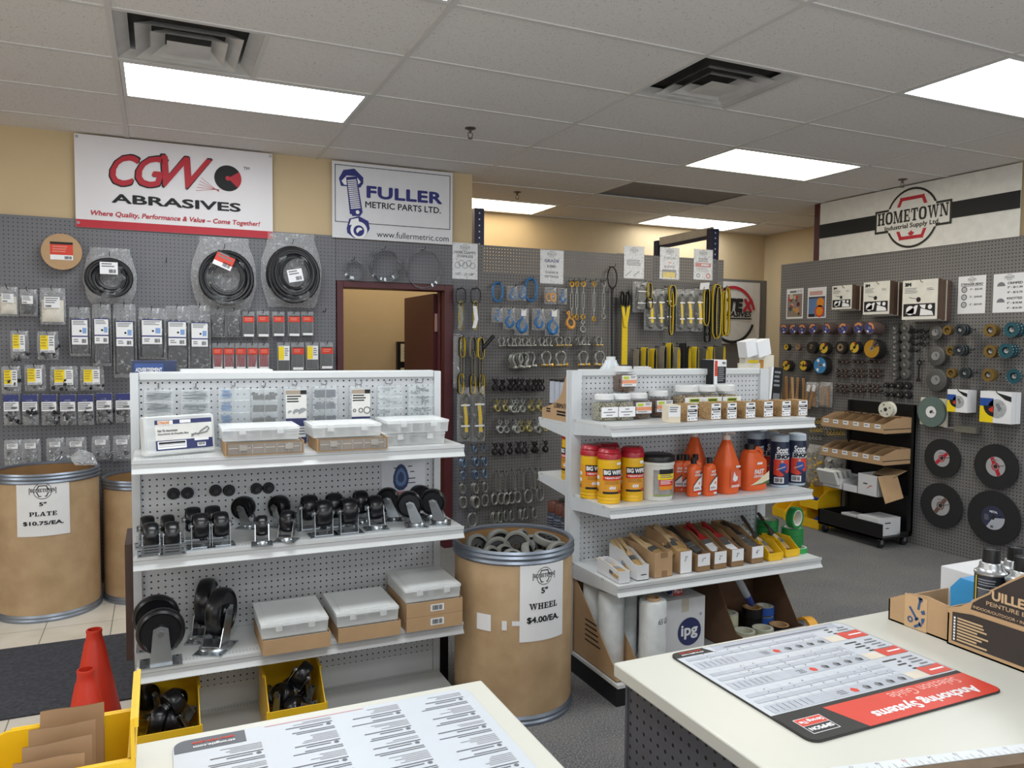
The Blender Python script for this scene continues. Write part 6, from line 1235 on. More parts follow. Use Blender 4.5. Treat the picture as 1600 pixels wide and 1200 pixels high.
for i, (b, cc, lb) in enumerate((((792, 447, 808, 470), c_hook(M_lift), 'bagged small blue hook beside the smaller blue ring'), ((808, 446, 822, 470), c_hook(M_lift), 'bagged small blue hook beside the larger blue ring'), ((850, 449, 870, 475), c_ringp(M_yorange), 'bagged orange coupling link'), ((871, 450, 886, 475), c_hook(M_lift), 'bagged small blue hook beside the turnbuckles'),
        ((768, 481, 786, 504), c_hook(M_lift), 'bagged blue hook, leftmost of the lower bags'), ((786, 481, 805, 515), c_hook(M_lift), 'bagged blue hook, second of the lower bags'), ((804, 482, 826, 524), c_hook(M_lift), 'bagged blue latch hook with white tag, third of the lower bags'), ((831, 482, 851, 516), c_hook(M_lift), 'bagged blue hook, fourth of the lower bags'), ((851, 483, 874, 525), c_hook(M_lift, 1.05), 'largest bagged blue hook beside the orange hook'))):
    card = None if i not in (6, 8) else (lambda c, w, h, d: c.rect(-w * .1, w * .25, -h * .28, -h * .04, M_lab, z=d * 1.1))
    hangbag(b, YP - .05, 'bagged_hook', lb, 'bag', 'bagged lifting hooks', .018, 200 + i, cc, card)
x, z = XZ(884, 488, YP - .05); m = MB(); c_hook(M_yorange, 1.)(m, .12, .19, .03); obj('lifting_hook', m, None, 'bare orange lifting hook beside the largest blue bag', 'hook', loc=(x, YP - .06, z + .03), rot=(PI / 2, -.25, 0)); hook(x, z, .09, YP, 'hook behind the bare orange lifting hook')
# turnbuckles
def turnb(key, L, top, bot):
    f, a, b = MB(), MB(), MB()
    for s in (-1, 1): f.tube([(s * .009, 0, -L * .28), (s * .012, 0, -L * .35), (s * .012, 0, -L * .65), (s * .009, 0, -L * .72)], .005, M_gal, 6)
    f.cyl((0, 0, -L * .3), .011, L * .05, M_gal, n=10); f.cyl((0, 0, -L * .75), .011, L * .05, M_gal, n=10)
    for mb, z0, z1, mt, dz in ((a, -L * .3, -L * .1, top, 1), (b, -L * .7, -L * .9, bot, -1)): mb.cyl((0, 0, min(z0, z1)), .0055, abs(z1 - z0), M_gal, n=8); mb.tube([(.017 * math.cos(q), 0, z1 + dz * L * .05 + .02 * math.sin(q)) for q in [2 * PI * i / 12 for i in range(12)]], .006, mt, 6, True)
    kind(key, 'turnbuckle', None, ('body', f), ('upper_eye', a), ('lower_eye', b))
turnb('tb1', .30, M_gold, M_gold); turnb('tb2', .32, M_gold, M_gold); turnb('tb3', .30, M_gal, M_gal)
for k, (px, kk, lb) in enumerate(((894, 'tb1', 'turnbuckle with gold ends, leftmost'), (901, 'tb1', 'turnbuckle with gold ends, second from left'), (912, 'tb1', 'turnbuckle with gold ends, third from left'), (928, 'tb2', 'longest turnbuckle with gold ends'), (944, 'tb3', 'plain grey turnbuckle nearest the wire rope loop'))): x, z = XZ(px, 441, YP - .06); put(kk, (x, YP - .055 - .01 * (k % 2), z), lb, 'turnbuckle', 'turnbuckles', (0, 0, .4 * (k % 2))); hook(x, z + .012, .1, YP, 'hook holding the ' + lb)
peg(912, 501, 'snapz', 1, 'small chrome swivel snap', 'under the gold turnbuckles', 'hook', None)
# wire rope sling
a, z0 = XZ(957, 417, YP - .05); b, z1 = XZ(956, 600, YP - .05); m = MB(); y = YP - .05
m.tube([(a - .045 * math.sin(q) + .0, y + .004 * math.cos(q), z0 - .08 - .1 * (1 - (q / PI) * 0) * math.cos(q) * -1 if False else z0 - .09 + .09 * math.cos(q)) for q in [2 * PI * i / 26 for i in range(26)]], .006, M_dsteel, 7, True); m.tube([(a, y, z0 - .17), (a - .003, y, z0 - .24), (b, y, z1)], [.012, .009, .006], M_dsteel, 7)
obj('wire_rope_sling', m, None, 'black wire rope sling with a long loop hanging beside the panel seam', 'rope'); hook(a, z0, .1, YP, 'hook holding the black wire rope sling')
# webbing slings
M_web = mat('yellow webbing', 'dfc023', .8, var=.08, scale=90); M_webk = mat('black webbing', '232321', .8, var=.15, scale=90); M_webg = mat('grey green webbing', '53524a', .8, var=.12, scale=90); M_webt = mat('tan sleeve', '8d8474', .8, var=.1)
def loop(s, cx, w, z0, L, wd, mt, y=0., th=.004, m2=None, side=(.3, 1, 0)):
    """webbing folded over a peg: two strands joined by turns at top and bottom"""
    P = [(cx - w, y, z0 - L * .5), (cx - w * .95, y, z0 - L * .2), (cx - w * .6, y, z0 - L * .03), (cx, y, z0), (cx + w * .6, y, z0 - L * .03), (cx + w * .95, y, z0 - L * .2), (cx + w, y, z0 - L * .5), (cx + w * .9, y, z0 - L * .9), (cx + w * .4, y, z0 - L), (cx - w * .4, y, z0 - L), (cx - w * .9, y, z0 - L * .9), (cx - w, y, z0 - L * .5)]
    s.strip(P, wd, th, mt, side)
    if m2: s.strip([(cx + (p[0] - cx) * .82, p[1], z0 - L * .5 + (p[2] - z0 + L * .5) * .97) for p in P], wd * .96, th, m2, side)
x0, z0 = XZ(978, 455, YP - .09); t = thing('lifting_sling', 'yellow webbing sling with black eyes hanging straight down', 'sling', (x0, YP - .08, z0)); m = MB()
for s in (-1, 1): m.strip([(s * .03, 0, -.13), (s * .045, 0, -.05), (s * .03, 0, 0), (s * .012, 0, -.03), (s * .01, 0, -.13)], .05, .006, M_webk, (.35, 1, 0))
obj('eye_loop', m, t, 'black eye loops'); m = MB()
for s in (-1, 1): m.strip([(s * .03, -.01, -.12), (s * .018, -.012, -.2), (0, -.014, -.3)], .03, .005, M_web, (1, 0, .1 * s))
m.strip([(0, 0, -.22), (0, 0, -.62)], .055, .01, M_web); obj('strap', m, t); hook(x0, z0 - .01, .13, YP, 'hook holding the straight yellow sling')
def bagsling(px, lb, seed, strands, side=(1, .25, 0), Y=YP - .09):
    def c(c_, w, h, d):
        R = random.Random(seed)
        for cx, ww, mt, m2 in strands: loop(c_, cx * w, ww * w, -h * (.12 + .03 * R.random()), h * .8, w * .3, mt, 0, .004, m2, (.8, 0, .0)) if False else c_.strip([(cx * w - ww * w, -h * .55, d * .5), (cx * w - ww * w * .8, -h * .2, d * .55), (cx * w, -h * .12, d * .6), (cx * w + ww * w * .8, -h * .2, d * .55), (cx * w + ww * w, -h * .55, d * .5), (cx * w + ww * w * .8, -h * .9, d * .5), (cx * w, -h * .95, d * .55), (cx * w - ww * w * .8, -h * .9, d * .5), (cx * w - ww * w, -h * .55, d * .5)], d * .9, .005, mt, (.25, .0, 1)); m2 and c_.strip([(cx * w - ww * w * .3, -h * .3, d * .9), (cx * w, -h * .5, d * .95), (cx * w + ww * w * .2, -h * .82, d * .9)], w * .22, .004, m2, (1, 0, .2))
        c_.box(-w * .3, w * .3, -h * .9, -h * .18, d * .2, d * .4, M_webg)
    def band(c_, w, h, d): c_.rect(-w * .32, w * .32, -h * .34, -h * .31, M_lab, z=d * 1.1); c_.rect(-w * .32, w * .32, -h * .72, -h * .69, M_lab, z=d * 1.1)
    hangbag(px, Y, 'bagged_sling', lb, 'sling', 'bagged webbing slings', .035, seed, c, band)
for i, (px, st) in enumerate((((988, 440, 1012, 488), [(0, .3, M_webg, None)]), ((1006, 452, 1024, 516), [(0, .3, M_webg, M_web)]), ((1023, 452, 1037, 516), [(0, .3, M_webg, M_web)]), ((1036, 450, 1047, 514), [(0, .3, M_webk, None)]), ((1056, 452, 1068, 518), [(0, .3, M_webg, M_web)]), ((1067, 452, 1084, 517), [(0, .3, M_webg, M_web)]), ((1082, 451, 1099, 518), [(0, .32, M_webg, M_web)]))):
    bagsling(px, 'clear bagged grey and yellow sling, ' + nth(i, 7) + ' of the upper sling row', 240 + i, st, Y=YP - .08 - .012 * (i % 3))
bagsling((714, 605, 735, 690), 'clear bagged sling near the door frame, left of two low ones', 250, [(.05, .28, M_webg, M_web)]); bagsling((735, 603, 758, 690), 'clear bagged sling near the door frame, right of two low ones', 251, [(.05, .28, M_webg, M_web)])
def sling(px, py, L, parts, lb, grp, Y=YP - .1, rz=0., hk=True):
    x, z = XZ(px, py, Y); t = thing('lifting_sling', lb, 'sling', (x, Y, z), (0, 0, rz), grp)
    for nm, args in parts: m = MB(); loop(m, *args[:6], **args[6]); obj(nm, m, t)
    if hk: hook(x, z - .008, .13, YP, 'hook holding the ' + lb)
U = 'slings hanging in the upper row'
sling(1015, 442, .20, [('strap', (0, .02, 0, .14, .035, M_web, dict(m2=M_webk))), ('eye_loop', (0, .03, -.12, .1, .04, M_webk, {}))], 'short yellow sling with a black end beside the first bagged sling', U, YP - .12)
sling(1051, 446, .4, [('strap', (-.005, .035, 0, .18, .05, M_web, dict(m2=M_webg))), ('strap', (-.01, .02, -.05, .38, .04, M_webg, dict(m2=M_web)))], 'folded yellow and grey sling in the middle of the upper row', U, YP - .12)
sling(1104, 448, .42, [('strap', (0, .03, 0, .34, .04, M_web, dict(m2=M_webk))), ('strap', (.02, .03, -.03, .40, .04, M_webk, {})), ('eye_loop', (.02, .03, -.36, .13, .04, M_webk, {}))], 'black and yellow sling under a white tag, upper row', U, YP - .12)
sling(1120, 444, .5, [('strap', (0, .05, 0, .48, .045, M_web, dict(m2=M_webg))), ('strap', (.02, .03, -.02, .46, .04, M_webk, dict(m2=M_web)))], 'long yellow looped sling near the banner, upper row', U, YP - .13)
sling(1136, 448, .46, [('strap', (0, .035, 0, .44, .045, M_webk, dict(m2=M_web))), ('strap', (-.03, .02, -.04, .4, .04, M_web, {}))], 'black looped sling overlapping the banner, rightmost of the upper row', U, YP - .13)
m = MB(); x, z = XZ(1101, 447, YP - .16); m.box(-.05, .05, -.001, .001, -.03, .03, M_lab); obj('paper_tag', m, None, 'blank white tag folded over the slings', 'tag', loc=(x, YP - .16, z), rot=(.3, -.1, 0))
LR = 'slings hanging in the lower row'
for i, (px, py, st) in enumerate(((996, 546, (M_webt, M_webg)), (1007, 543, (M_web, M_webg)), (1020, 545, (M_web, M_webk)), (1036, 541, (M_webt, M_webk)), (1046, 536, (M_web, M_webk)), (1057, 543, (M_webt, M_web)), (1067, 536, (M_webk, M_webk)), (1074, 542, (M_webk, M_web)), (1086, 542, (M_web, M_webg)), (1101, 545, (M_webg, M_web)), (1111, 542, (M_web, M_webg)), (1128, 540, (M_webg, M_web)))):
    sling(px, py, .22, [('strap', (0, .03, 0, .26, .06, st[0], dict(m2=st[1]))), ('strap', (.004, .014, -.02, .22, .055, st[1], {}))], ('tan sleeved', 'yellow', 'yellow', 'tan sleeved', 'yellow topped', 'tan edged', 'thin black', 'black', 'yellow', 'grey', 'yellow', 'grey')[i] + ' rolled sling, ' + nth(i, 12) + ' of the lower sling row', LR, YP - .09 - .02 * (i % 2), .5)
DL = 'slings by the door frame'
for i, px in enumerate((720, 743)):
    x, z = XZ(px, 450, YP - .07); t = thing('lifting_sling', ('black eyed sling with bare straps, left of the top pair', 'black eyed sling with a wrapped tail, right of the top pair')[i], 'sling', (x, YP - .07, z), None, DL); m = MB(); loop(m, 0, .04, 0, .12, .04, M_webk); obj('eye_loop', m, t); m = MB(); loop(m, 0, .016, -.1, .22, .02, M_web, m2=M_webk); obj('strap', m, t); m = MB(); m.strip([(-.01, -.012, -.14), (.004, -.012, -.24), (-.015, -.012, -.31)], .03, .005, M_lab if i else mat('grey strap', '8f8d80', .8)); obj('tail', m, t); hook(x, z - .008, .1, YP, 'hook holding the ' + ('left', 'right')[i] + ' black eyed sling')
for i, (px, py, st) in enumerate(((722, 526, (M_webk, M_web)), (739, 527, (M_webt, M_webg)), (751, 528, (M_web, M_webk)))):
    sling(px, py, .5, [('strap', (0, .03, 0, .16, .035, st[0], dict(m2=st[1]))), ('strap', (.0, .018, -.1, .26, .03, M_webg, dict(m2=M_webt))), ('eye_loop', (.01 * (i - 1), .03, -.28, .16, .03, M_webk, dict(m2=M_web)))], ('black and yellow', 'tan tagged', 'yellow')[i] + ' bundled sling in the middle group by the door frame', DL, YP - .09, .3)
b = (708, 522, 722, 606); hangbag(b, YP - .06, 'plastic_bag', 'long empty crinkled plastic bag beside the door frame', 'bag', None, .03, 260, bits(M_lab, 2), None)
m = MB(); x, z = XZ(764, 535, YP - .12); m.cyl((0, 0, -.06), .016, .13, M_black, n=12); obj('black_tube', m, None, 'short black tube slanting beside the bundled slings', 'tube', loc=(x, YP - .1, z), rot=(0, .75, 0))
# price papers in sleeves
def paper(px, lb, draw, Y=YP - .004, M=None):
    x0, x1, z0, z1 = bbox(*px, Y); w, h = x1 - x0, z1 - z0; t = thing('price_paper', lb, 'paper', ((x0 + x1) / 2, Y, (z0 + z1) / 2), None, 'price papers on the partition board'); F = T(0, -.0016, 0) @ FRONT
    m = MB(); m.box(-w / 2, w / 2, -.001, .001, -h / 2, h / 2, M_lab); obj('sheet', m, t); m = MB(); m.box(-w / 2 - .004, w / 2 + .004, -.004, -.003, -h / 2 - .006, h / 2 + .004, BAG); obj('sleeve', m, t); m = MB(); logo(m, 0, h * .38, w * .4, F, M_ink2, M_ink2, M_lab, 0, False); obj('badge', m, t)
    for ln in draw(w, h, F): obj(*ln, t)
def ln(s, x0, x1, y0, y1, F, m=None, b=.03): q = MB(); q.fit(s, x0, x1, y0, y1, m or M_ink, F, b); return ('lettering', q)
def pic(f): q = MB(); f(q); return ('picture', q)
paper((707, 380, 746, 436), 'price paper headed hose clamps, above the black eyed slings', lambda w, h, F: [ln('HOSE CLAMPS', -w * .42, w * .42, h * .2, h * .28, F), ln('STAINLESS', -w * .32, w * .32, h * .1, h * .17, F), pic(lambda q: [q.disc(-w * .3 + w * .15 * k, -h * .12 + h * .06 * (k % 2), w * .12, M_ink2, F, n=14, ri=w * .095) for k in range(5)]), ln('1/2" - 12 1/8"', -w * .38, w * .36, -h * .4, -h * .33, F)])
paper((844, 391, 880, 443), 'price paper headed grade 100, between the blue rings and turnbuckles', lambda w, h, F: [ln('GRADE', -w * .32, w * .32, h * .13, h * .23, F, M_blueink, .05), ln('100', -w * .2, w * .16, -h * .03, h * .06, F, None, .05), ln('CHAIN &', -w * .28, w * .28, -h * .2, -h * .13, F), ln('FITTINGS', -w * .3, w * .3, -h * .33, -h * .26, F)])
paper((975, 385, 1006, 435), 'price paper with grey drawings of rods, above the yellow strap', lambda w, h, F: [pic(lambda q: (q.fine(-w * .38, w * .38, -h * .12, h * .08, 4, M_ink2, F), q.rect(-w * .35, w * .3, -h * .2, -h * .16, M_lab, F, .0005), [poly_ring(q, [(-w * .4 + w * .4 * k, -h * .42), (-w * .15 + w * .4 * k, -h * .28)], .008, M_ink2, F, 0, False) for k in range(2)]))])
paper((1031, 387, 1061, 436), 'price paper with a yellow sling picture, middle of the three sling papers', lambda w, h, F: [ln('2" NYLON', -w * .3, w * .3, h * .13, h * .2, F, M_ink2), ln('x2', -w * .1, w * .1, h * .0, h * .06, F, M_orange), ln('SLINGS', -w * .28, w * .28, -h * .14, -h * .07, F, M_ink2), pic(lambda q: (q.rect(-w * .38, w * .36, -h * .46, -h * .2, M_ink2, F), q.rect(-w * .34, w * .3, -h * .46, -h * .28, M_yprint, F, .0005)))])
paper((1084, 390, 1113, 437), 'price paper headed round slings with a red band', lambda w, h, F: [ln('ROUND', -w * .24, w * .24, h * .16, h * .22, F), ln('SLINGS', -w * .26, w * .26, h * .09, h * .14, F), pic(lambda q: (q.rect(-w * .42, w * .42, -h * .08, h * .05, mat('faded red print', 'd0524c', .6), F), q.rect(-w * .1, w * .3, -h * .04, h * .02, M_lab, F, .0005), q.fine(-w * .4, w * .4, -h * .26, -h * .1, 4, mat('pale grey print', 'b5b4b0', .6), F), q.disc(-w * .26, -h * .37, w * .1, M_ink2, F, n=14, ri=w * .06), q.disc(w * .28, -h * .37, w * .12, M_redcard, F, n=14, ri=w * .07)))])
# ================================================================ behind the partition: pallet rack uprights, far board banner
M_rack = mat('dark blue rack steel', '2a2f4c', .45, .2, var=.08)
def post(px, Y, w, top, t):
    x = W(px, 360, y=Y).x; m = MB(); m.box(x - w / 2, x + w / 2, Y, Y + .075, 0, top, M_rack); o = obj('upright', m, t); k = MB()
    for j in range(9): z = top - .04 - .05 * j; k.disc(x, z, .007, M_lab, T(0, Y - .001, 0) @ FRONT, 0, 8)
    obj('hole_row', k, o); return x
t = thing('pallet_rack', 'dark blue rack upright with slanted white brace behind the partition', 'rack'); xa = post(1118, 5.87, .085, 2.69, t); xb = post(1033, 6.80, .075, 2.69, t)
m = MB(); m.strip([(xa, 5.95, 2.62), (xb, 6.8, 2.62)], .035, .02, M_rack, (0, 0, 1)); obj('brace', m, t); m = MB(); m.box(xb - .02, xb + .0, 5.95, 6.8, 2.64, 2.72, mat('white beam', 'd5cfc2', .5)); obj('beam', m, t)
t = thing('pallet_rack', 'dark blue rack post beside the end of the beige wall', 'rack'); xa = post(749, 5.95, .085, 2.705, t); m = MB(); m.strip([(xa - .03, 6.02, 2.6), (xa - .15, 6.75, 2.62)], .05, .03, M_rack, (0, 0, 1)); obj('brace', m, t); post(742, 6.75, .08, 2.705, t)
x0, x1 = 5.72, 6.5; z0, z1 = 1.62, 2.34; t = thing('vinyl_banner', 'white banner with red and black round emblem on the far grey board', 'banner', ((x0 + x1) / 2, 7.178, (z0 + z1) / 2)); o = obj('banner_sheet', sheet(x1 - x0, z1 - z0, mat('far banner vinyl', 'd3d0cc', .5), amp=.008, seed=3), t, rot=(PI / 2, 0, 0))
F = T(-(x0 + x1) / 2, -.012, -(z0 + z1) / 2) @ FRONT; cx, cz = W(1143, 490, y=7.19).x, W(1143, 492, y=7.19).z
m = MB(); m.disc(cx, cz, .335, M_redink, F, 0, 22, -.35 + .55, PI - .2, .30); obj('emblem_arc', m, t, 'red upper arc'); m = MB(); m.disc(cx, cz, .335, M_ink, F, 0, 22, PI + .3, 2 * PI - .35, .30); obj('emblem_arc', m, t, 'black lower arc')
a = bbox(1133, 468, 1159, 488, 7.19); b = bbox(1158, 467, 1174, 488, 7.19); m = MB(); m.fit('TE', a[0], a[1], b[2] + .0, b[3], M_ink, F, .07, .1, .001); m.fit('X', b[0], b[1], b[2], b[3], M_redink, F, .07, .1, .001); obj('lettering', m, t)
a = bbox(1118, 486, 1172, 494, 7.19); m = MB(); m.fit('ABRASIVES', a[0], a[1], a[2] - .01, a[3] - .0, M_ink, F, .04, .2, .001); m.rect(a[0] - .05, a[1], a[2] - .035, a[2] - .02, M_ink, F, .001); obj('lettering', m, t)
# document holder seen through the doorway
x0, x1, z0, z1 = bbox(621, 534, 660, 566, 7.2); t = thing('document_holder', 'black wall document holder with white cards seen through the doorway', 'holder', (x0, 7.248, 1.2)); m = MB(); w = x1 - x0; m.box(0, w, -.05, 0, 0, z1 - 1.2, M_black); obj('holder', m, t)
for k, (a, b) in enumerate(((.06, .16), (.22, z1 - 1.22))): m = MB(); m.rect(.03, w - .02, a, b, mat('cream paper', 'd9d2b8', .7), T(0, -.052, 0) @ FRONT); m.fine(.06, w * .7, a + .02, b - .04, 4, M_ink2, T(0, -.0525, 0) @ FRONT, fill=.3); obj('card', m, t)
# ================================================================ right wall: banner, papers, abrasives (everything faces -x)
XW = XR - .008; RW = -PI / 2
def rx(px, py, off=.05): return W(px, py, x=XW - off)
def rbox(x0, y0, x1, y1, off=.002):
    """y-left, y-right, z0, z1 on a plane in front of the right board"""
    a, b = W(x0, (y0 + y1) / 2, x=XW - off).y, W(x1, (y0 + y1) / 2, x=XW - off).y; c, d = W((x0 + x1) / 2, y1, x=XW - off).z, W((x0 + x1) / 2, y0, x=XW - off).z
    return a, b, c, d
def rthing(nm, lb, cat, box, off, grp=None):
    a, b, c, d = rbox(*box, off); t = thing(nm, lb, cat, (XW - off, (a + b) / 2, (c + d) / 2), (0, 0, RW), grp); return t, a - b, d - c
def rhook(px, py, L, lab):
    p = W(px, py, x=XW - L); key = 'hook%.2f1' % L
    if key not in KINDS: hook(0, 0, L); q = [o for o in COL.objects if o.name.startswith('peg_hook')][-1]; bpy.data.objects.remove(q)
    o = put(key, (XW, p.y, p.z), lab, 'hook', 'wire peg hooks'); o.rotation_euler = (0, 0, RW)
# big logo banner
y0, y1, z0, z1 = 5.375, 3.545, 2.388, 2.905; w, h = y0 - y1, z1 - z0
t = thing('vinyl_banner', 'long white banner with a black stripe, round badge and red hexagon on the right wall', 'banner', (XR - .016, (y0 + y1) / 2, (z0 + z1) / 2), (0, 0, RW)); obj('banner_sheet', sheet(w, h, mat('badge banner vinyl', 'dcdbd6', .45), amp=.003, seed=8), t, rot=(PI / 2, 0, 0))
F = T(0, -.006, 0) @ FRONT; m = MB(); m.rect(-w / 2, w / 2, -.06, .065, M_ink, F); obj('stripe', m, t); cx = y0 - W(1425, 345, x=XR - .016).y - w / 2
m = MB(); logo(m, cx, -.004, .70, F, mat('badge black', '1d1c1a', .55), M_redink, MATS['badge banner vinyl'], .001); obj('badge', m, t)
# posters and papers
def rpaper(box, lb, draw, grp='papers on the right board', badge=True, nm='price_paper'):
    t, w, h = rthing(nm, lb, 'paper' if nm != 'small_poster' else 'poster', box, .003, grp); F = T(0, -.0016, 0) @ FRONT; m = MB(); m.box(-w / 2, w / 2, -.001, .001, -h / 2, h / 2, M_lab); obj('sheet', m, t)
    if badge: m = MB(); logo(m, 0, h * .4, w * .3, F, M_ink2, M_ink2, M_lab, 0, False); obj('badge', m, t)
    for l_ in draw(w, h, F): obj(*l_, t)
def blobs(q, w, h, F, seed, pal, n):
    R = random.Random(seed); q.rect(-w * .44, w * .44, -h * .44, h * .32, mat('poster ground %d' % seed, pal[0], .5), F)
    for i in range(n): q.disc(R.uniform(-.32, .32) * w, R.uniform(-.36, .24) * h, w * R.uniform(.06, .13), mat('poster ink ' + pal[1 + i % (len(pal) - 1)], pal[1 + i % (len(pal) - 1)], .5), F, .0003 + .0001 * i, 12)
rpaper((1229, 451, 1255, 498), 'small poster of coloured discs and round shapes, leftmost of two', lambda w, h, F: [pic(lambda q: (blobs(q, w, h, F, 1, ('8a7a72', '5a2430', 'c9b6a0', '3c4a52', 'b0483a', '7e8c50', 'c58a4a'), 16), q.fine(-w * .3, w * .1, h * .36, h * .43, 1, M_ink2, F, 0, 1, 0), q.disc(w * .2, h * .4, w * .06, M_ink2, F, n=10, ri=w * .04), q.disc(w * .36, h * .4, w * .06, M_ink2, F, n=10, ri=w * .04)))], badge=False, nm='small_poster')
rpaper((1262, 449, 1291, 497), 'small poster with a blue field and two orange discs beside the first poster', lambda w, h, F: [pic(lambda q: (q.rect(-w * .44, w * .44, -h * .46, h * .2, mat('poster blue', '5a7ca8', .5), F), q.rect(-w * .4, w * .3, h * .25, h * .38, mat('poster pink', 'c99f96', .5), F), q.rect(-w * .44, w * .44, h * .14, h * .2, mat('poster slate', '3c3a48', .5), F, .0004), q.disc(w * .2, h * .0, w * .2, M_orange, F, .0006, 18), q.disc(w * .16, -h * .28, w * .25, M_redcard, F, .0006, 18), q.disc(w * .16, -h * .28, w * .18, M_orange, F, .0008, 18), q.rect(-w * .44, -w * .1, -h * .46, -h * .36, M_ink, F, .0005)))], badge=False, nm='small_poster')
def rings3(q, w, h, F):
    for k in range(3): q.disc(-w * .27, h * (.14 - .2 * k), w * .11, M_ink2, F, n=18, ri=w * .065); q.disc(-w * .27, h * (.14 - .2 * k), w * .05, mat('pale grey print', 'b5b4b0', .6), F, .0001, 14)
rpaper((1497, 431, 1540, 490), 'price paper headed stringer bead with three grey ring pictures', lambda w, h, F: [ln('STRINGER BEAD', -w * .4, w * .4, h * .25, h * .31, F), pic(lambda q: (rings3(q, w, h, F), q.rect(-w * .4, w * .4, h * .225, h * .235, M_ink, F)))] + [ln(s, -w * .06, w * .38, h * (.11 - .2 * k), h * (.17 - .2 * k), F, None, .02) for k, s in enumerate(('4" - $25.00', '5" - $40.00', '6" - $50.00'))])
rpaper((1552, 427, 1602, 488), 'price paper headed crimped and knotted at the right edge', lambda w, h, F: [ln(a, -w * .05, w * .42, y, y + h * .06, F) for a, y in (('CRIMPED', h * .22), ('3" - $11.50', h * .11), ('4" - $15.75', -h * .02), ('KNOTTED', -h * .17), ('3" - $18.50', -h * .29), ('4" - $16.50', -h * .42))] + [pic(lambda q: [q.disc(-w * .25, y, w * .13, M_ink2, F, 0, 14, .0, PI) for y in (h * .18, -h * .24)])])
# cloth roll boxes
for i, (box, n, lb) in enumerate((((1300, 446, 1331, 483), 3, 'smallest white abrasive roll box'), ((1349, 440, 1390, 491), 3, 'middle white abrasive roll box'), ((1410, 437, 1465, 499), 3, 'largest white abrasive roll box'))):
    for k in range(n):
        t, w, h = rthing('roll_box', lb + ', ' + ('front one', 'second one', 'rear one')[k] + ' on its hook', 'box', box, .16, 'white abrasive roll boxes'); t.location.x += .052 * k; t.location.z -= .006 * k; t.location.y += .006 * (k % 2)
        m = MB(); m.box(-w / 2, w / 2, 0, .048, -h / 2, h / 2, mat('roll box white', 'd9d7cf', .6)); m.box(w / 2, w / 2 + .0006, .001, .047, -h / 2, h / 2, mat('roll box brown side', '5b4638', .7)); obj('carton', m, t)
        if k: continue
        F = T(0, -.0008, 0) @ FRONT; m = MB(); m.fit('3M', -w * .44, -w * .25, h * .34, h * .44, M_ink, F, .08); obj('lettering', m, t); m = MB(); m.fine(-w * .44, -w * .05, h * .15, h * .3, 4, M_ink2, F, 0, .4); m.fine(w * .2, w * .4, h * .2, h * .28, 2, M_ink2, F, 0, .4); m.disc(-w * .03, h * .0, w * .065, M_ink, F, 0, 16); poly_ring(m, [(-w * .3, h * .07), (-w * .22, h * .045), (-w * .05, h * .02)], .004, M_ink, F, 0, False)
        m.rect(-w * .46, w * .44, -h * .42, -h * .1, M_ink, F); m.disc(-w * .26, -h * .27, h * .12, M_lab, F, .0003, 12); m.flat([(-w * .4, -h * .34), (-w * .1, -h * .36), (-w * .04, -h * .14), (-w * .1, -h * .14)], M_lab, F, .0003); m.flat([(w * .02, -h * .4), (w * .4, -h * .4), (w * .36, -h * .3), (w * .04, -h * .22)], M_lab, F, .0003); m.flat([(w * .0, -h * .13), (w * .18, -h * .13), (w * .16, -h * .24), (w * .06, -h * .2)], M_lab, F, .0003); m.disc(w * .3, -h * .19, h * .06, M_lab, F, .0003, 10); obj('picture', m, t)
    rhook((box[0] + box[2]) / 2, box[1] + 4, .19, 'hook behind the ' + lb)
# abrasive discs
def adisc(key, r, th, rim, face, hub, fr=.82, pat=None):
    b, f = MB(), MB(); Q = RX(PI / 2); b.lathe([(r * .2, 0), (r, 0), (r, th), (r * .2, th)], rim, 28, Q @ T(0, 0, -th), caps=False); f.disc(0, 0, r * fr, face, Q, .0006, 26, ri=r * .18); f.disc(0, 0, r * .24, hub, Q, .0012, 16, ri=r * .1)
    if pat:
        for mt, a0, a1, ro, ri in pat: f.disc(0, 0, r * ro, mt, Q, .001, 12, a0, a1, r * ri)
    kind(key, 'grinding_disc', None, ('disc_body', b), ('printed_face', f))
M_flap = mat('flap cloth', '5d4a45', .8, var=.2, scale=120); M_dblue = mat('disc navy', '3b3f7c', .5); M_dor = mat('disc orange', 'cf8a52', .5); M_dyel = mat('disc yellow', 'c9a733', .5, var=.08); M_dk = mat('disc black', '242322', .6, var=.1); M_dgold = mat('disc gold', 'b98a2c', .45, .2, var=.1); M_tanf = mat('disc tan', '8d7355', .6, var=.1); M_bright = mat('disc hub', 'bdbfc2', .3, .6); M_skyd = mat('disc sky blue', '3a84bd', .5)
PATB = ((M_dor, .4, 2.6, .8, .45), (M_lab, 4.6, 5.2, .75, .5)); PATY = ((M_dk, .3, .9, .9, .3), (M_redcard, .9, 1.3, .85, .5), (M_dk, 3.4, 3.8, .8, .4)); PATW = tuple((M_lab, a, a + .55, .74, .42) for a in (0, 1.9, 4.0))
adisc('flap', .05, .016, M_flap, M_dblue, M_bright, .84, PATB); adisc('flapb', .054, .016, M_flap, M_dblue, M_bright, .84, PATB); adisc('dy', .054, .006, M_dk, M_dyel, M_dk, .85, PATY); adisc('dys', .032, .006, M_dk, M_dyel, M_dk, .85); adisc('dts', .034, .006, M_flap, M_tanf, M_bright, .9); adisc('dk', .054, .006, M_dk, M_dk, M_tanf, .8, ((M_tanf, 1., 2.6, .55, .3),)); adisc('dt', .056, .006, M_dk, M_tanf, M_dk, .6); adisc('dg', .082, .006, M_dk, M_dgold, M_bright, .92, ((M_flap, .9, 1.9, .92, .3), (M_dk, 1.3, 1.45, .92, .3))); adisc('dskyb', .082, .006, M_dk, M_skyd, M_bright, .88, PATW)
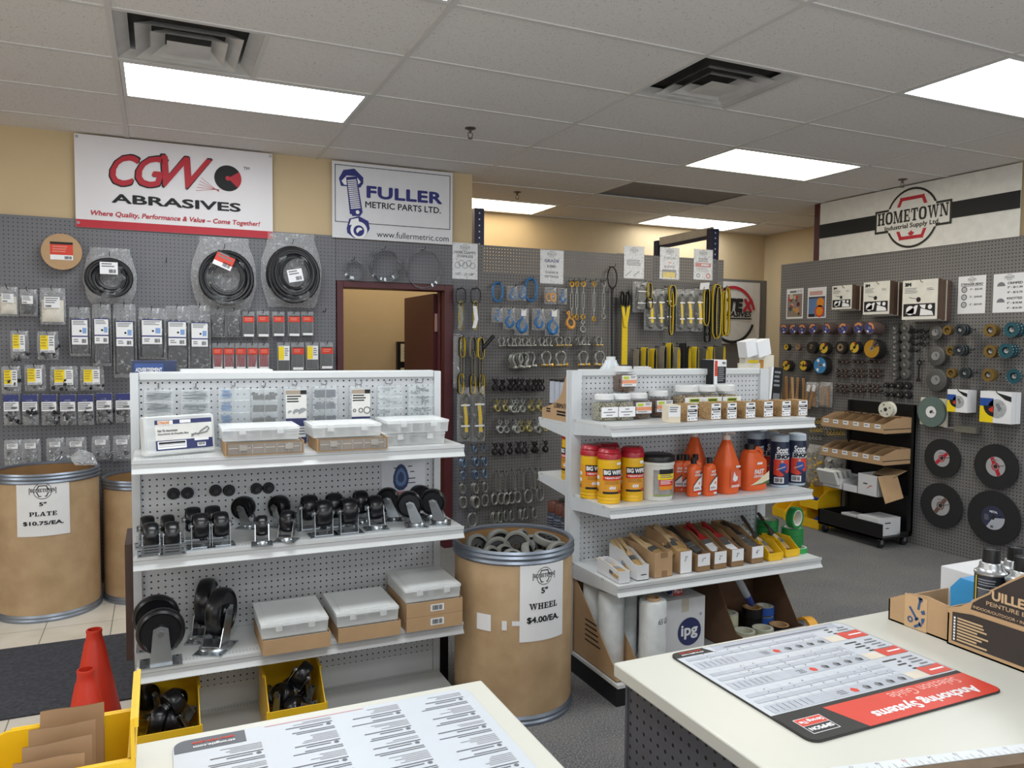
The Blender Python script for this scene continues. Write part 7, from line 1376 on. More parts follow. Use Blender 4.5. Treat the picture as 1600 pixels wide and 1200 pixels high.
def stack(px, py, kk, n, L, step, lb, cat, grp):
    p = W(px, py, x=XW - L); R = random.Random(int(px))
    for k in range(n):
        put(kk, (XW - L + .0 + step * k, p.y + R.uniform(-.002, .002), p.z - .0008 * k + R.uniform(-.001, .001)), lb + ('' if n == 1 else ', ' + ('front one', 'second one', 'third one', 'fourth one', 'fifth one', 'sixth one', 'seventh one', 'eighth one', 'ninth one')[k]), cat, grp, (0, R.uniform(-.2, .2) + k * .3 if k else R.uniform(-.5, .8), RW))
    rhook(px, py, L + .02, 'hook carrying the ' + lb)
FL = ((1224, 514, 4, .1, 'flap'), (1239, 514, 3, .09, 'flap'), (1253, 514, 4, .10, 'flap'), (1270, 513, 4, .12, 'flap'), (1291.5, 513, 6, .15, 'flap'), (1317, 513, 5, .14, 'flapb'), (1341, 512, 4, .12, 'flapb'), (1359, 512, 7, .17, 'flapb'))
for i, (px, py, n, L, kk) in enumerate(FL): stack(px, py, kk, n, L, .0175, 'blue and orange flap disc, ' + nth(i, 8, 'leftmost stack', 'rightmost stack') + ' of its row', 'disc', 'flap discs in the top row')
for i, (px, py, kk, n, lb) in enumerate(((1228, 542, 'dys', 5, 'small yellow grinding disc'), (1246, 542, 'dts', 4, 'small tan grinding disc'), (1267, 543, 'dk', 6, 'black faced disc left of the middle'), (1287, 544, 'dy', 6, 'yellow cutting disc beside the black faced stack'), (1313, 543, 'dt', 5, 'black disc with tan centre'), (1335, 543, 'dy', 6, 'yellow cutting disc right of the tan centred stack'), (1362, 545, 'dg', 9, 'large gold grinding disc'))): stack(px, py, kk, n, .09 + .004 * n, .009, lb + ', second row', 'disc', 'grinding discs in the second row')
for i, (px, py, kk, n, lb) in enumerate(((1228, 571, 'dy', 7, 'yellow cutting disc'), (1255, 571, 'dy', 7, 'yellow and red cutting disc'), (1281, 571, 'dskyb', 8, 'sky blue grinding disc with white patches'))): stack(px, py, kk, n, .1, .009, lb + ', third row', 'disc', 'grinding discs in the third row')
# small mounted wheels and brushes
def wheelk(key, r, th, mt, hub, n=20, teeth=0, hr=.28):
    b, c = MB(), MB(); Q = RX(PI / 2)
    if teeth:
        for k in range(teeth): a = 2 * PI * k / teeth; b.tube([(r * .38 * math.cos(a), th / 2, r * .38 * math.sin(a)), (r * math.cos(a + .12), th * .2, r * math.sin(a + .12))], [r * .09, r * .13], mt, 5)
        b.lathe([(r * .15, 0), (r * .55, 0), (r * .55, th), (r * .15, th)], mt, 14, Q @ T(0, 0, -th), caps=False)
    else: b.lathe([(r * .2, 0), (r * .8, -.0), (r, th * .3), (r, th * .8), (r * .8, th), (r * .2, th)], mt, n, Q @ T(0, 0, -th), caps=False)
    c.lathe([(0, 0), (r * hr, 0), (r * hr, -th * .3), (0, -th * .3)], hub, 12, Q @ T(0, 0, th * .3)); kind(key, 'abrasive_wheel', None, ('rim', b), ('hub', c))
M_wire = mat('steel wire brush', '6f6f6e', .45, .6, var=.3, scale=160); M_brn = mat('brown abrasive', '4d3b33', .85, var=.2, scale=120); M_blkw = mat('black abrasive', '1d1c1d', .8, var=.15)
wheelk('knot', .046, .014, M_wire, M_bright, teeth=16); wheelk('dish', .044, .014, M_wire, M_bright); wheelk('mini', .017, .022, M_brn, M_bright, 12); wheelk('bd', .03, .012, M_blkw, M_bright); wheelk('bds', .02, .012, M_blkw, M_bright); wheelk('bw1', .058, .02, M_wire, M_bright, 30, 0, .46); wheelk('bw2', .075, .022, M_wire, M_bright, 30, 0, .46); wheelk('bw3', .088, .024, M_wire, M_bright, 34, 0, .42)
def one(px, py, kk, lb, grp, L=.06, n=2, cat='wheel', step=.02): stack(px, py, kk, n, L, step, lb, cat, grp)
for i, py in enumerate((512.5, 527, 542, 555.5, 569.5, 584)):
    one(1397.5, py, 'knot', 'knotted wire wheel, ' + nth(i, 6, 'topmost', 'lowest').replace('from left', 'from top') + ' of its column', 'knotted wire wheels'); one(1413.5, py, 'dish', 'grey dish shaped wheel, ' + nth(i, 6, 'topmost', 'lowest').replace('from left', 'from top') + ' of its column', 'grey dish wheels')
for r_, py in enumerate((565, 579, 587, 602.5, 610)):
    for g, gx in enumerate(((1309, 1317, 1323), (1333.5, 1341, 1348), (1359.5, 1367, 1374))):
        for c_, px in enumerate(gx):
            sh = 0 if r_ < 1 else (-2.5 if r_ > 2 else -1.5) - (1 if r_ in (4,) else 0); one(px + sh, py + (.8 * c_ if r_ > 2 else .3 * c_), 'mini', 'tiny brown mounted wheel, ' + ('top', 'second', 'third', 'fourth', 'lowest')[r_] + ' row, ' + ('left', 'middle', 'right')[g] + ' group, ' + ('left one', 'middle one', 'right one')[c_], 'tiny mounted wheels', .05, 1)
for r_, y_ in enumerate((601.5, 615.5)):
    for c_, (px, kk) in enumerate(((1383.5, 'bds'), (1393, 'bds'), (1404, 'bd'), (1417, 'bd'))): one(px, y_ + .5 * c_, kk, ('small black disc', 'small black disc', 'larger black disc', 'larger black disc')[c_] + ', ' + ('upper', 'lower')[r_] + ' row, ' + ('left one', 'right one')[c_ % 2], 'black discs above the black rack', .04, 2)
M_stub = mat('black stub', '1e1e20', .5, .3)
b = MB(); b.tube([(0, 0, 0), (.018, -.012, -.004), (.03, -.012, -.02)], .011, M_stub, 8); b.lathe([(0, 0), (.016, 0), (.018, .014), (0, .016)], M_stub, 12, RX(PI / 2)); kind('stub', 'mounted_point', b)
for c_, (px, ys) in enumerate(((1428.5, (517, 527, 537, 547)), (1442, (517.5, 527, 537)))):
    for k, py in enumerate(ys): one(px, py, 'stub', 'black mounted point, ' + ('left', 'right')[c_] + ' short column, ' + ('top', 'second', 'third', 'fourth')[k], 'black mounted points', .05, 1, 'tool')
t, w, h = rthing('pin_wrench', 'black spanner wrench hanging alone', 'wrench', (1431, 563, 1441, 597), .03); m = MB(); m.ring((.0, -.003, h * .4), .022, .012, .006, M_blkw, 'y', 18); m.flat([], M_blkw) if False else m.prism([(-.008, -h * .3), (.008, -h * .3), (.007, h * .36), (-.007, h * .36)], .006, M_blkw, RX(PI / 2)); m.prism([(-.02, -h * .5), (.02, -h * .47), (.012, -h * .3), (-.012, -h * .3)], .006, M_blkw, RX(PI / 2)); obj('wrench_body', m, t); rhook(1436, 565, .06, 'hook holding the black spanner wrench')
for i, (px, py, kk, lb) in enumerate(((1461, 519.5, 'bw1', 'smallest grey wire wheel with bright hub, top of three'), (1462, 556.5, 'bw2', 'middle grey wire wheel with bright hub'), (1462, 594, 'bw3', 'largest grey wire wheel with bright hub, lowest of three'))): one(px, py, kk, lb, 'grey wire wheels', .06, 2)
# cup brushes
def cup(key, r, h, body, teeth, colr):
    b, c = MB(), MB(); Q = RX(PI / 2) @ Matrix.Diagonal((1, 1, -1, 1))
    b.lathe([(r * .5, 0), (r, .0), (r * .98, h * .35), (r * .9, h * .7), (r * .5, h), (r * .2, h), (r * .2, h * .75), (r * .55, h * .6), (r * .7, h * .3), (r * .62, 0)], body, 22, Q, caps=False)
    if teeth:
        for k in range(18): a = 2 * PI * k / 18; b.tube([(r * .9 * math.cos(a), h * .2, r * .9 * math.sin(a)), (r * 1.08 * math.cos(a), -h * .06, r * 1.08 * math.sin(a))], r * .09, M_wire, 4)
    c.lathe([(0, h * .25), (r * .34, h * .2), (r * .36, h * .4), (0, h * .4)], colr, 14, Q); kind(key, 'cup_brush', None, ('bristle_cup', b), ('hub', c))
M_amber = mat('amber cup', '7a6234', .4, .2, var=.15); M_teal = mat('teal cup', '2c5a66', .4, .3, var=.1); M_dteal = mat('dark wire cup', '3a4145', .5, .5, var=.25, scale=120)
cup('amb', .036, .036, M_amber, False, M_brass); cup('drk', .042, .032, M_dteal, True, M_bright); cup('ambl', .047, .045, M_amber, False, M_bright); cup('tel', .052, .04, M_teal, True, M_bright)
for px, py, kk, n, lb in ((1479, 516, 'amb', 2, 'amber cup brush, top left'), (1484, 548, 'amb', 2, 'amber cup brush, second of the left column'), (1485, 583, 'amb', 2, 'amber cup brush, lowest of the left column'), (1499, 515, 'drk', 3, 'dark knotted cup brush, top'), (1497, 547, 'drk', 3, 'dark knotted cup brush, middle'), (1506, 583, 'drk', 2, 'dark knotted cup brush, lowest'), (1546, 516, 'ambl', 2, 'large amber cup brush, top'), (1546, 549, 'ambl', 2, 'large amber cup brush, middle'), (1543, 586, 'ambl', 2, 'large amber cup brush, lowest'), (1580, 515, 'tel', 3, 'teal knotted cup brush, top right'), (1571, 548, 'tel', 3, 'teal knotted cup brush, middle right'), (1584, 588, 'tel', 1, 'teal knotted cup brush, lowest right')): one(px, py, kk, lb, 'cup brushes', .07 + .03 * n, n, 'brush', .034)
# grinding wheel on a card, printed boxes
t, w, h = rthing('grinding_wheel_card', 'green grey grinding wheel hung in front of a cream square card', 'grinding wheel', (1438, 622, 1479, 665), .05); m = MB(); m.box(-w / 2, w / 2, 0, .02, -h / 2, h / 2, mat('cream wheel card', 'd3cfbd', .7)); obj('card', m, t)
m = MB(); m.lathe([(.02, 0), (.118, 0), (.118, .022), (.02, .022)], mat('green grey abrasive', '5f706a', .85, var=.08, scale=90), 40, T(-.0, -.004, .0) @ RX(PI / 2), caps=False); obj('wheel_disc', m, t); m = MB(); m.disc(0, 0, .045, M_lab, T(0, -.027, 0) @ FRONT, ri=.012, n=28); obj('paper_washer', m, t); rhook(1456, 645, .1, 'hook through the green grey grinding wheel')
for i, (box, lb) in enumerate((((1480, 609, 1511, 644), 'smaller blue, yellow and white disc carton'), ((1531, 612, 1580, 661), 'larger blue, yellow and white disc carton'))):
    for k in range(2):
        t, w, h = rthing('disc_carton', lb + (', front one', ', rear one')[k], 'box', box, .13, 'printed disc cartons'); t.location.x += .055 * k; m = MB(); m.box(-w / 2, w / 2, 0, .05, -h / 2, h / 2, M_lab); obj('carton', m, t)
        q = MB(); Q = T(w / 2 + .001, 0, 0) @ RZ(PI / 2) @ RX(PI / 2)
        for a in (-.3, .12): q.rect(.006, .02, h * a, h * (a + .2), M_lab, Q); poly_ring(q, [(.006, h * a), (.02, h * a), (.02, h * (a + .2)), (.006, h * (a + .2))], .002, M_ink2, Q, .0003); poly_ring(q, [(.028, h * a), (.042, h * a), (.042, h * (a + .2)), (.028, h * (a + .2))], .002, M_ink2, Q, .0003)
        if k: continue
        F = T(0, -.001, 0) @ FRONT; m = MB(); m.rect(-w * .5, -w * .06, h * .02, h * .28, mat('carton blue', '284f9c', .5), F); m.rect(-w * .5, -w * .06, -h * .5, h * .02, M_yprint, F); m.disc(-w * .04, h * .04, w * .34, M_ink, F, .0003, 12, PI, PI * 1.5); m.disc(-w * .06, h * .04, w * .2, M_redcard, F, .0005, 10, PI * 1.2, PI * 1.5)
        m.flat([(0, h * .48), (w * .5, h * .36), (w * .5, h * .2), (w * .3, h * .26)], M_ink, F); m.disc(w * .06, -h * .04, w * .3, mat('grey tool photo', 'a9acae', .5, var=.2, scale=50), F, 0, 20); m.flat([(w * .0, h * .1), (w * .1, h * .14), (w * .22, -h * .04), (w * .12, -h * .14)], M_ink2, F, .0004); obj('printed_label', m, t)
    rhook((box[0] + box[2]) / 2, box[1] + 2, .15, 'hook behind the ' + lb)
t, w, h = rthing('dressing_stone', 'grey green dressing stone with a wire handle on the right board', 'tool', (1492, 666, 1526, 676), .06); m = MB(); m.box(-w / 2, w / 2, -.01, .03, -h / 2, h / 2, mat('dull stone', '6c6a5e', .9)); obj('stone', m, t); m = MB(); m.tube([(-w / 2, 0, 0), (-w / 2 - .07, -.03, 0)], .004, M_hook, 6); obj('handle', m, t)
# large cut-off wheels
for i, (px, py, r, rot, lb) in enumerate(((1472, 716, .150, .75, 'black cut-off wheel with red barred label, upper left of four'), (1556, 729, .163, 2.0, 'black cut-off wheel with red barred label, upper right of four'), (1470, 790, .175, .95, 'black cut-off wheel with brown barred label, lower left of four'), (1552, 809, .197, 0, 'largest black cut-off wheel with navy and silver label, lower right of four'))):
    p = rx(px, py, .03); t = thing('cutoff_wheel', lb, 'wheel', (XW - .02, p.y, p.z), (0, 0, RW), 'large black cut-off wheels'); m = MB(); Q = RX(PI / 2); m.lathe([(.012, 0), (r, 0), (r, .014), (.012, .014)], mat('cut-off wheel black', '1f1f20', .85, var=.12, scale=150, bump=.3, bscale=400), 56, Q, caps=False); obj('wheel_disc', m, t); m = MB(); a = r * .44
    if i < 3:
        m.disc(0, 0, a, mat('wheel label grey', 'a9a8aa', .5), Q, .0148, 36, ri=.014); mt = M_redink if i < 2 else mat('wheel label brown', '6b4d44', .5)
        L_ = Q @ RZ(rot); m.rect(-a * .97, a * .97, -a * .2, a * .2, mt, L_, .0152); m.disc(0, 0, a * .42, mt, Q, .0154, 24); m.disc(0, 0, a * .3, MATS['wheel label grey'], Q, .0156, 20); m.disc(0, 0, a * .24, mt, Q, .0158, 20); m.fine(-a * .4, a * .3, a * .5, a * .7, 2, M_ink2, Q, .0154)
    else: m.disc(0, 0, a, mat('wheel label navy', '383a52', .4), Q, .0148, 36); m.disc(0, 0, a, mat('wheel label silver', 'b4b6c0', .4), Q, .0152, 18, -2.15, .12); m.fit('METAL', -a * .3, a * .4, a * .42, a * .6, M_lab, Q, .04, 0, .0154); m.bars(-a * .2, a * .1, -a * .85, -a * .65, M_ink, Q, .0156, 8); m.fine(-a * .75, -a * .3, -a * .3, a * .2, 5, M_ink2, Q, .0154)
    m.disc(0, 0, .014, M_slot, Q, .0162, 14); obj('label', m, t); m = MB(); m.tube([(0, 0, 0), (0, -.1, 0), (0, -.115, .012)], .003, M_hook, 6); rhook(px, py, .12, 'hook through the ' + lb.split(',')[0] + ', ' + lb.split(', ')[-1])
# paint stirrers
M_stir = mat('stirrer wood', '9c7750', .7, var=.12, scale=30)
for k in range(2): b = MB(); b.box(-.012, .012, -.003, .003, -.29 + .02 * k, 0, M_stir if k else mat('pale stirrer wood', 'c4a27c', .7, var=.12, scale=30)); kind('stir%d' % k, 'paint_stirrer', b)
for i in range(14):
    p = rx(1219 + 3.0 * i, 588 + .4 * i, .06 + .004 * (i % 3)); put('stir%d' % (i % 2), (p.x - .02 * (i % 3), p.y, p.z + .01), 'wooden paint stirrer in the loose row, ' + nth(i, 14) if i < 12 or i == 13 else 'wooden paint stirrer in the loose row, thirteenth from left', 'stirrer', 'loose wooden stirrers', (0, .05 * (i % 4 - 1.5), RW))
for k, (a, b_) in enumerate(((1258, 1280), (1280, 1301))):
    t, w, h = rthing('stirrer_bag', 'clear bag of pale wood stirrers, ' + ('left', 'right')[k] + ' one', 'bag', (a, 597, b_, 636), .05, 'clear bags of stirrers'); o = obj('bag', bagmesh(w, h, .03, 300 + k), t, loc=(0, 0, h / 2), rot=(PI / 2, 0, 0)); m = MB()
    for j in range(5): m.box(-.009, .009, -.012 - .003 * j, -.008 - .003 * j, -h * .46, h * .36, M_stir, T((j - 2) * w * .17, 0, 0) @ RY(.12 * (j % 3 - 1)))
    obj('stirrers', m, t)
for k, px in enumerate((1256, 1264)): t, w, h = rthing('scrub_brush', 'pale square ended brush handle among the stirrers, ' + ('left', 'right')[k], 'brush', (px, 601, px + 9, 640), .10, 'brush handles'); m = MB(); m.box(-.016, .016, -.006, .006, h * .25, h * .5, M_lab); m.box(-.01, .01, -.006, .006, -h * .5, h * .25, M_stir); obj('handle_body', m, t, rot=(0, .25, 0))
# gold and white small hooks behind the shelf end
snap('goldk', .55, mat('bright gold zinc', 'b89b3e', .35, .7)); snap('whitek', .5, M_gal)
for r_, (y_, xs, kk, lb) in enumerate(((657, (1268, 1273, 1278, 1283), 'goldk', 'upper gold row'), (670, (1268, 1273, 1278, 1283), 'goldk', 'middle gold row'), (683, (1266, 1271, 1276, 1282), 'whitek', 'lower silver row'), (667, (1288, 1293, 1298, 1304, 1309, 1314, 1319), 'whitek', 'silver row beside the rack'), (675, (1294, 1299, 1304, 1309, 1314, 1319), 'goldk', 'gold row beside the rack'), (657, (1222, 1230, 1239), 'whitek', 'row above the towel rolls'))):
    for i, px in enumerate(xs): rhook(px, y_ - 1, .08, 'hook of small hook ' + nth(i, len(xs)) + ' in the ' + lb); p = rx(px, y_, .07); o = put(kk, (p.x, p.y, p.z + .02), 'small hook, ' + nth(i, len(xs)) + ' in the ' + lb, 'hook', 'small gold and silver hooks', (0, 0, RW + .6))
t = W(1249, 664, x=XW - .06); m = MB(); m.loft([(.02, .015, 0), (.035, .02, .02), (.03, .02, .05), (.01, .01, .06)], mat('royal blue plastic', '1f3f9c', .4), 12, 2.2); obj('blue_fitting', m, None, 'royal blue plastic fitting among the small hooks', 'fitting', loc=(t.x, t.y, t.z - .03))
for k, (box, lb) in enumerate((((1262, 695, 1287, 757), 'clear bag of yellow and gold fittings beside the towel rolls'), ((1290, 710, 1322, 760), 'crinkled clear bag behind the foam pads'))):
    t, w, h = rthing('fittings_bag', lb, 'bag', box, .10, 'crumpled fitting bags'); obj('bag', bagmesh(w, h, .07, 320 + k), t, loc=(0, 0, h / 2), rot=(PI / 2, 0, 0)); m = MB(); bits(mat('gold fittings', 'a08a3c', .35, .5, var=.3, scale=60) if not k else M_gal, 30, -.9, -.25, .02, M_yellow if not k else None)(m, w, h, .06); obj('contents', m, t, loc=(0, 0, h / 2), rot=(PI / 2, 0, 0))
# ================================================================ black wheeled display rack
RXF, RXB, RY0, RY1 = 5.17, 5.52, 4.285, 4.93
t = thing('display_rack', 'black wheeled display rack with cardboard trays against the right wall', 'rack', (RXB, (RY0 + RY1) / 2, 0), (0, 0, RW)); w = RY1 - RY0; M_rk = mat('black rack steel', '101011', .45, var=.1)
m = MB(); m.box(-w / 2, w / 2, -.02, .0, .1, 1.136, M_rk); m.box(-w / 2, -w / 2 + .025, -.04, .0, .08, 1.137, M_rk); m.box(w / 2 - .025, w / 2, -.04, .0, .08, 1.137, M_rk); obj('back_panel', m, t); dpt = RXB - RXF
m = MB(); m.box(-w / 2, w / 2, -dpt, -.02, .075, .09, M_rk); m.box(-w / 2, w / 2, -dpt, -dpt + .015, .075, .2, M_rk); m.box(-w / 2, -w / 2 + .012, -dpt, -.02, .075, .2, M_rk); m.box(w / 2 - .012, w / 2, -dpt * .35, -.02, .075, .12, M_rk); obj('base_tray', m, t)
for z in (.915, .665, .40): m = MB(); m.box(-w / 2 + .02, w / 2 - .02, -.27, -.02, z - .012, z, M_rk, T(0, 0, 0)); obj('shelf', m, t)
for a in (-w / 2 + .04, w / 2 - .04):
    for b_ in (-dpt + .04, -.05): m = MB(); m.cyl((a - .011, b_, .032), .032, .022, M_rubber, 'x', 18); m.box(a - .016, a + .016, b_ - .012, b_ + .012, .032, .075, M_grey); obj('caster', m, t)
def traybox(z, lb, k):
    t = thing('cardboard_tray', lb, 'tray', (RXB - .025, (RY0 + RY1) / 2 - .0, z), (0, 0, RW), 'cardboard compartment trays'); d = .33; hf, hb = .075, .12; W_ = w - .02
    m = MB(); m.box(-W_ / 2, W_ / 2, -d, 0, 0, .004, M_kraft); m.box(-W_ / 2, W_ / 2, -d, -d + .004, 0, hf, M_kraft); m.box(-W_ / 2, W_ / 2, -.004, 0, 0, hb, M_kraft); obj('tray_shell', m, t)
    for j in range(7):
        x = -W_ / 2 + W_ * j / 6; x = min(max(x, -W_ / 2 + .002), W_ / 2 - .002); m = MB(); pts = [(-d + .004, .004), (-.004, .004), (-.004, hb), (-d * .55, hb), (-d + .004, hf)]; m.add([(x - .0015, p, q) for p, q in pts] + [(x + .0015, p, q) for p, q in pts], [(4, 3, 2, 1, 0), (5, 6, 7, 8, 9)] + [(i, (i + 1) % 5, 5 + (i + 1) % 5, 5 + i) for i in range(5)], M_kraft if j in (0, 6) else M_kraft2); obj('divider', m, t)
        if j < 6: m = MB(); m.rect(x + .022, x + .078, hf - .036, hf - .004, M_lab, T(0, -d - .001, 0) @ FRONT); m.fine(x + .03, x + .07, hf - .026, hf - .014, 1, M_ink2, T(0, -d - .0015, 0) @ FRONT, 0, .7, .2); obj('label_card', m, t)
    m = MB(); m.rect(-d + .0, -.01, .03, .036, M_slot, T(W_ / 2 + .001, 0, 0) @ RZ(PI / 2) @ RX(PI / 2)); obj('slot_line', m, t)
    return t
traybox(.916, 'upper cardboard compartment tray on the black rack', 0); traybox(.666, 'second cardboard compartment tray on the black rack', 1)
p = W(1390, 648, x=5.34); t = thing('thread_spool', 'white spool standing on the upper cardboard tray', 'spool', (p.x, p.y, p.z), (0, 0, RW + .1)); m = MB(); m.lathe([(.014, 0), (.062, 0), (.062, .006), (.05, .012), (.05, .045), (.062, .05), (.062, .056), (.014, .056)], mat('spool white', 'd0cdbe', .6), 32, RX(PI / 2)); obj('spool_body', m, t); m = MB()
for a in range(4): m.disc(.04 * math.cos(a * 1.57 + .4), .04 * math.sin(a * 1.57 + .4), .009, M_ink2, RX(PI / 2), .0566, 8)
m.disc(0, 0, .016, M_slot, RX(PI / 2), .0568, 12); obj('printed_label', m, t); t.location.z = 1.037 + .063; 
m = MB(); pts = [(.02 * math.sin(i * 1.1), .3 - .02 * i + .012 * math.cos(i * 2.3), .006 * math.sin(i * 1.7)) for i in range(18)]; m.tube(pts, .005, mat('brown cord', '4a3524', .8), 6); obj('brown_twine', m, None, 'loose brown cord lying across the upper cardboard tray', 'cord', loc=(5.31, 4.50, 1.047))
# foam pads and cartons on the lower shelves
def rc(nm, lb, cat, y, x, z, w_, d_, h_, mt, rz=0, grp='cartons on the black rack', tilt=0): m = MB(); m.box(-w_ / 2, w_ / 2, -d_ / 2, d_ / 2, 0, h_, mt); return obj(nm, m, None, lb, cat, grp, loc=(x, y, z), rot=(tilt, 0, RW + rz))
M_foam = mat('white foam', 'cfcfcc', .8, var=.03)
t = trough('white open carton holding foam pads on the third rack shelf', (5.20, 4.815, .401), RW, .20, .28, .09, .10, M_wcard, name='open_carton', group='cartons on the black rack')
for k in range(4): rc('foam_pad', 'white foam pad leaning in the open carton, ' + ('front', 'second', 'third', 'rear')[k] + ' one', 'pad', 4.83 - .012 * k, 5.19 + .055 * k, .44, .19 - .02 * k, .03, .125, M_foam, 0, 'foam pads', .45)
trough('open white carton with dark inside between the foam pads and the flapped box', (5.19, 4.62, .401), RW, .14, .30, .06, .10, M_wcard, name='open_carton', group='cartons on the black rack')
t = thing('flapped_carton', 'white carton with a big kraft flap hanging open', 'box', (5.30, 4.45, .401), (0, 0, RW), 'cartons on the black rack'); m = MB(); a, d, h = .19, .22, .17; e = .003
m.box(-a / 2, a / 2, -d / 2, -d / 2 + e, 0, h, M_wcard); m.box(-a / 2, a / 2, d / 2 - e, d / 2, 0, h, M_wcard); m.box(-a / 2, -a / 2 + e, -d / 2, d / 2, 0, h, M_wcard); m.box(a / 2 - e, a / 2, -d / 2, d / 2, 0, h, M_wcard); m.box(-a / 2, a / 2, -d / 2, d / 2, 0, e, M_wcard); m.box(-a / 2 + .005, a / 2 - .005, -d / 2 + .005, d / 2 - .005, h * .8, h * .82, mat('red brown contents', '4a2a24', .8)); obj('carton', m, t)
m = MB(); m.add([(a / 2, -d / 2, h), (a / 2, d / 2, h), (a / 2 + .09, d / 2 - .03, h - .17), (a / 2 + .09, -d / 2 - .01, h - .2), (a / 2, -d / 2, h - .004), (a / 2, d / 2, h - .004), (a / 2 + .087, d / 2 - .03, h - .174), (a / 2 + .087, -d / 2 - .01, h - .204)], [(0, 1, 2, 3), (7, 6, 5, 4), (0, 3, 7, 4), (1, 5, 6, 2), (3, 2, 6, 7)], M_kraft); obj('side_flap', m, t); m = MB(); m.box(-a / 2, a / 2 + .02, 0, .16, 0, .003, M_kraft, T(0, d / 2, h) @ RX(.3) @ T(0, -.06, 0)); obj('top_flap', m, t); m = MB(); poly_ring(m, [(.0, .06), (.03, .085), (.045, .085)], .006, M_redcard, T(0, -d / 2 - .001, 0) @ FRONT, 0, False); m.fine(-.04, .0, .085, .1, 1, M_ink, T(0, -d / 2 - .001, 0) @ FRONT, 0, .6, 0); obj('printed_label', m, t)
t = rc('small_carton', 'small white carton in the rack base, left one', 'box', 4.66, 5.30, .091, .17, .13, .11, M_wcard, -.1); m = MB(); m.fine(-.03, .05, .03, .05, 1, M_ink, T(0, -.066, 0) @ FRONT, 0, .5, 0); obj('handwriting', m, t)
t = rc('small_carton', 'long white carton in the rack base, right one with handwriting', 'box', 4.43, 5.31, .091, .2, .25, .14, M_wcard, .0); m = MB(); Q = T(.1005, 0, 0) @ RZ(PI / 2) @ RX(PI / 2); m.fine(-.05, .02, .09, .105, 1, M_ink, Q, 0, .6, .2); m.fine(-.04, .0, .05, .062, 1, M_ink, Q, 0, .6, .2); obj('handwriting', m, t)
# yellow bins on the floor
for k, (y, x, z, lb) in enumerate(((5.49, 5.42, .001, 'floor level yellow bin farthest from the rack'), (5.285, 5.36, .001, 'floor level yellow bin in the middle'), (5.075, 5.36, .001, 'floor level yellow bin nearest the rack holding blue pieces'), (5.13, 5.40, .162, 'upper yellow bin stacked beside the rack'))):
    t = thing('stacking_bin', lb, 'bin', (x, y, z), (0, 0, RW), 'yellow bins by the black rack'); ybin(t, .2, .28, .16, .5)
    if k > 1:
        R = random.Random(k)
        m = MB()
        for j in range(9): m.tube([(R.uniform(-.06, .06), R.uniform(-.1, .02), .03 + .05 * R.random()) for _ in range(3)], .012, mat('royal blue plastic', '1f3f9c', .4), 6)
        obj('blue_pieces', m, t)['kind'] = 'stuff'
# ================================================================ counters in front
M_top = mat('counter laminate', 'c8c7be', .35, var=.012, scale=4); M_edge = mat('counter edge band', 'b5b5b2', .4)
ZC = .9
t = thing('sales_counter', 'white topped counter with a charcoal perforated side, right one', 'counter', (.905, 1.43, 0))
ox, oy = .905, 1.43; m = MB(); near = lambda x: .91 - .214 * (x - 1.03) - .022
m.prism([(0, 0), (0, near(.905) - oy), (2.2, near(3.1) - oy), (2.2, 0)][::-1], .032, M_top, z0=ZC - .032); obj('counter_top', m, t, bevel=.004)
m = MB(); m.box(.022, .03, -.62, -.025, .0, ZC - .033, PEG_COUNTER); obj('perforated_panel', m, t); m = MB(); m.box(.03, 2.1, -.035, -.025, .0, ZC - .033, M_grey); m.box(.018, .024, -.03, -.022, 0, ZC - .033, mat('dark corner', '505056', .5)); obj('back_panel', m, t)
m = MB(); m.box(.03, 2.15, -.62, -.036, .05, ZC - .033, mat('counter body', '6e6e70', .6)); obj('body', m, t); m = MB(); m.box(0, 1.6, -.028, .0, ZC - .06, ZC + .0005, mat('oiled wood edge', '5f4a32', .5, var=.2, scale=30), T(0, near(.905) - oy, 0) @ RZ(-math.atan(.214)), ); obj('wood_edge', m, t)
q = MB(); L = T(1.0, near(1.0) + .001, ZC + .0006) @ RZ(-math.atan(.214)); t = thing('ruler_tape', 'white ruler strip stuck along the near edge of the right counter', 'ruler', (1.0, near(1.0) + .001, ZC + .0006), (0, 0, -math.atan(.214))); m = MB(); m.box(0, .9, 0, .024, 0, .0012, mat('ruler white', 'cfd3d6', .4)); obj('strip', m, t); m = MB()
for k in range(70): m.rect(.01 + k * .0127, .0108 + k * .0127, .0 if k % 2 else .0, .008 if k % 2 else .013, M_ink2, None, .0016)
obj('tick_marks', m, t); m = MB()
for k in range(17): m.text(str(17 - k), .009, M_redcard if k % 5 == 2 else M_ink2, RZ(PI) @ T(-.036 - k * .0508, -.018, 0) if False else T(.036 + k * .0508, .018, .0018) @ RZ(PI))
obj('numerals', m, t)
t = thing('sales_counter', 'white topped counter in the foreground under the strip printed mat, left one', 'counter', (.605, 1.465, 0)); m = MB(); m.prism([(-1.9, -.95), (0, -.95), (0, 0), (-1.9, 0)], .032, M_top, z0=ZC - .032); obj('counter_top', m, t, bevel=.004); m = MB(); m.box(-1.88, -.025, -.93, -.025, 0, ZC - .033, MATS['counter body']); obj('body', m, t)
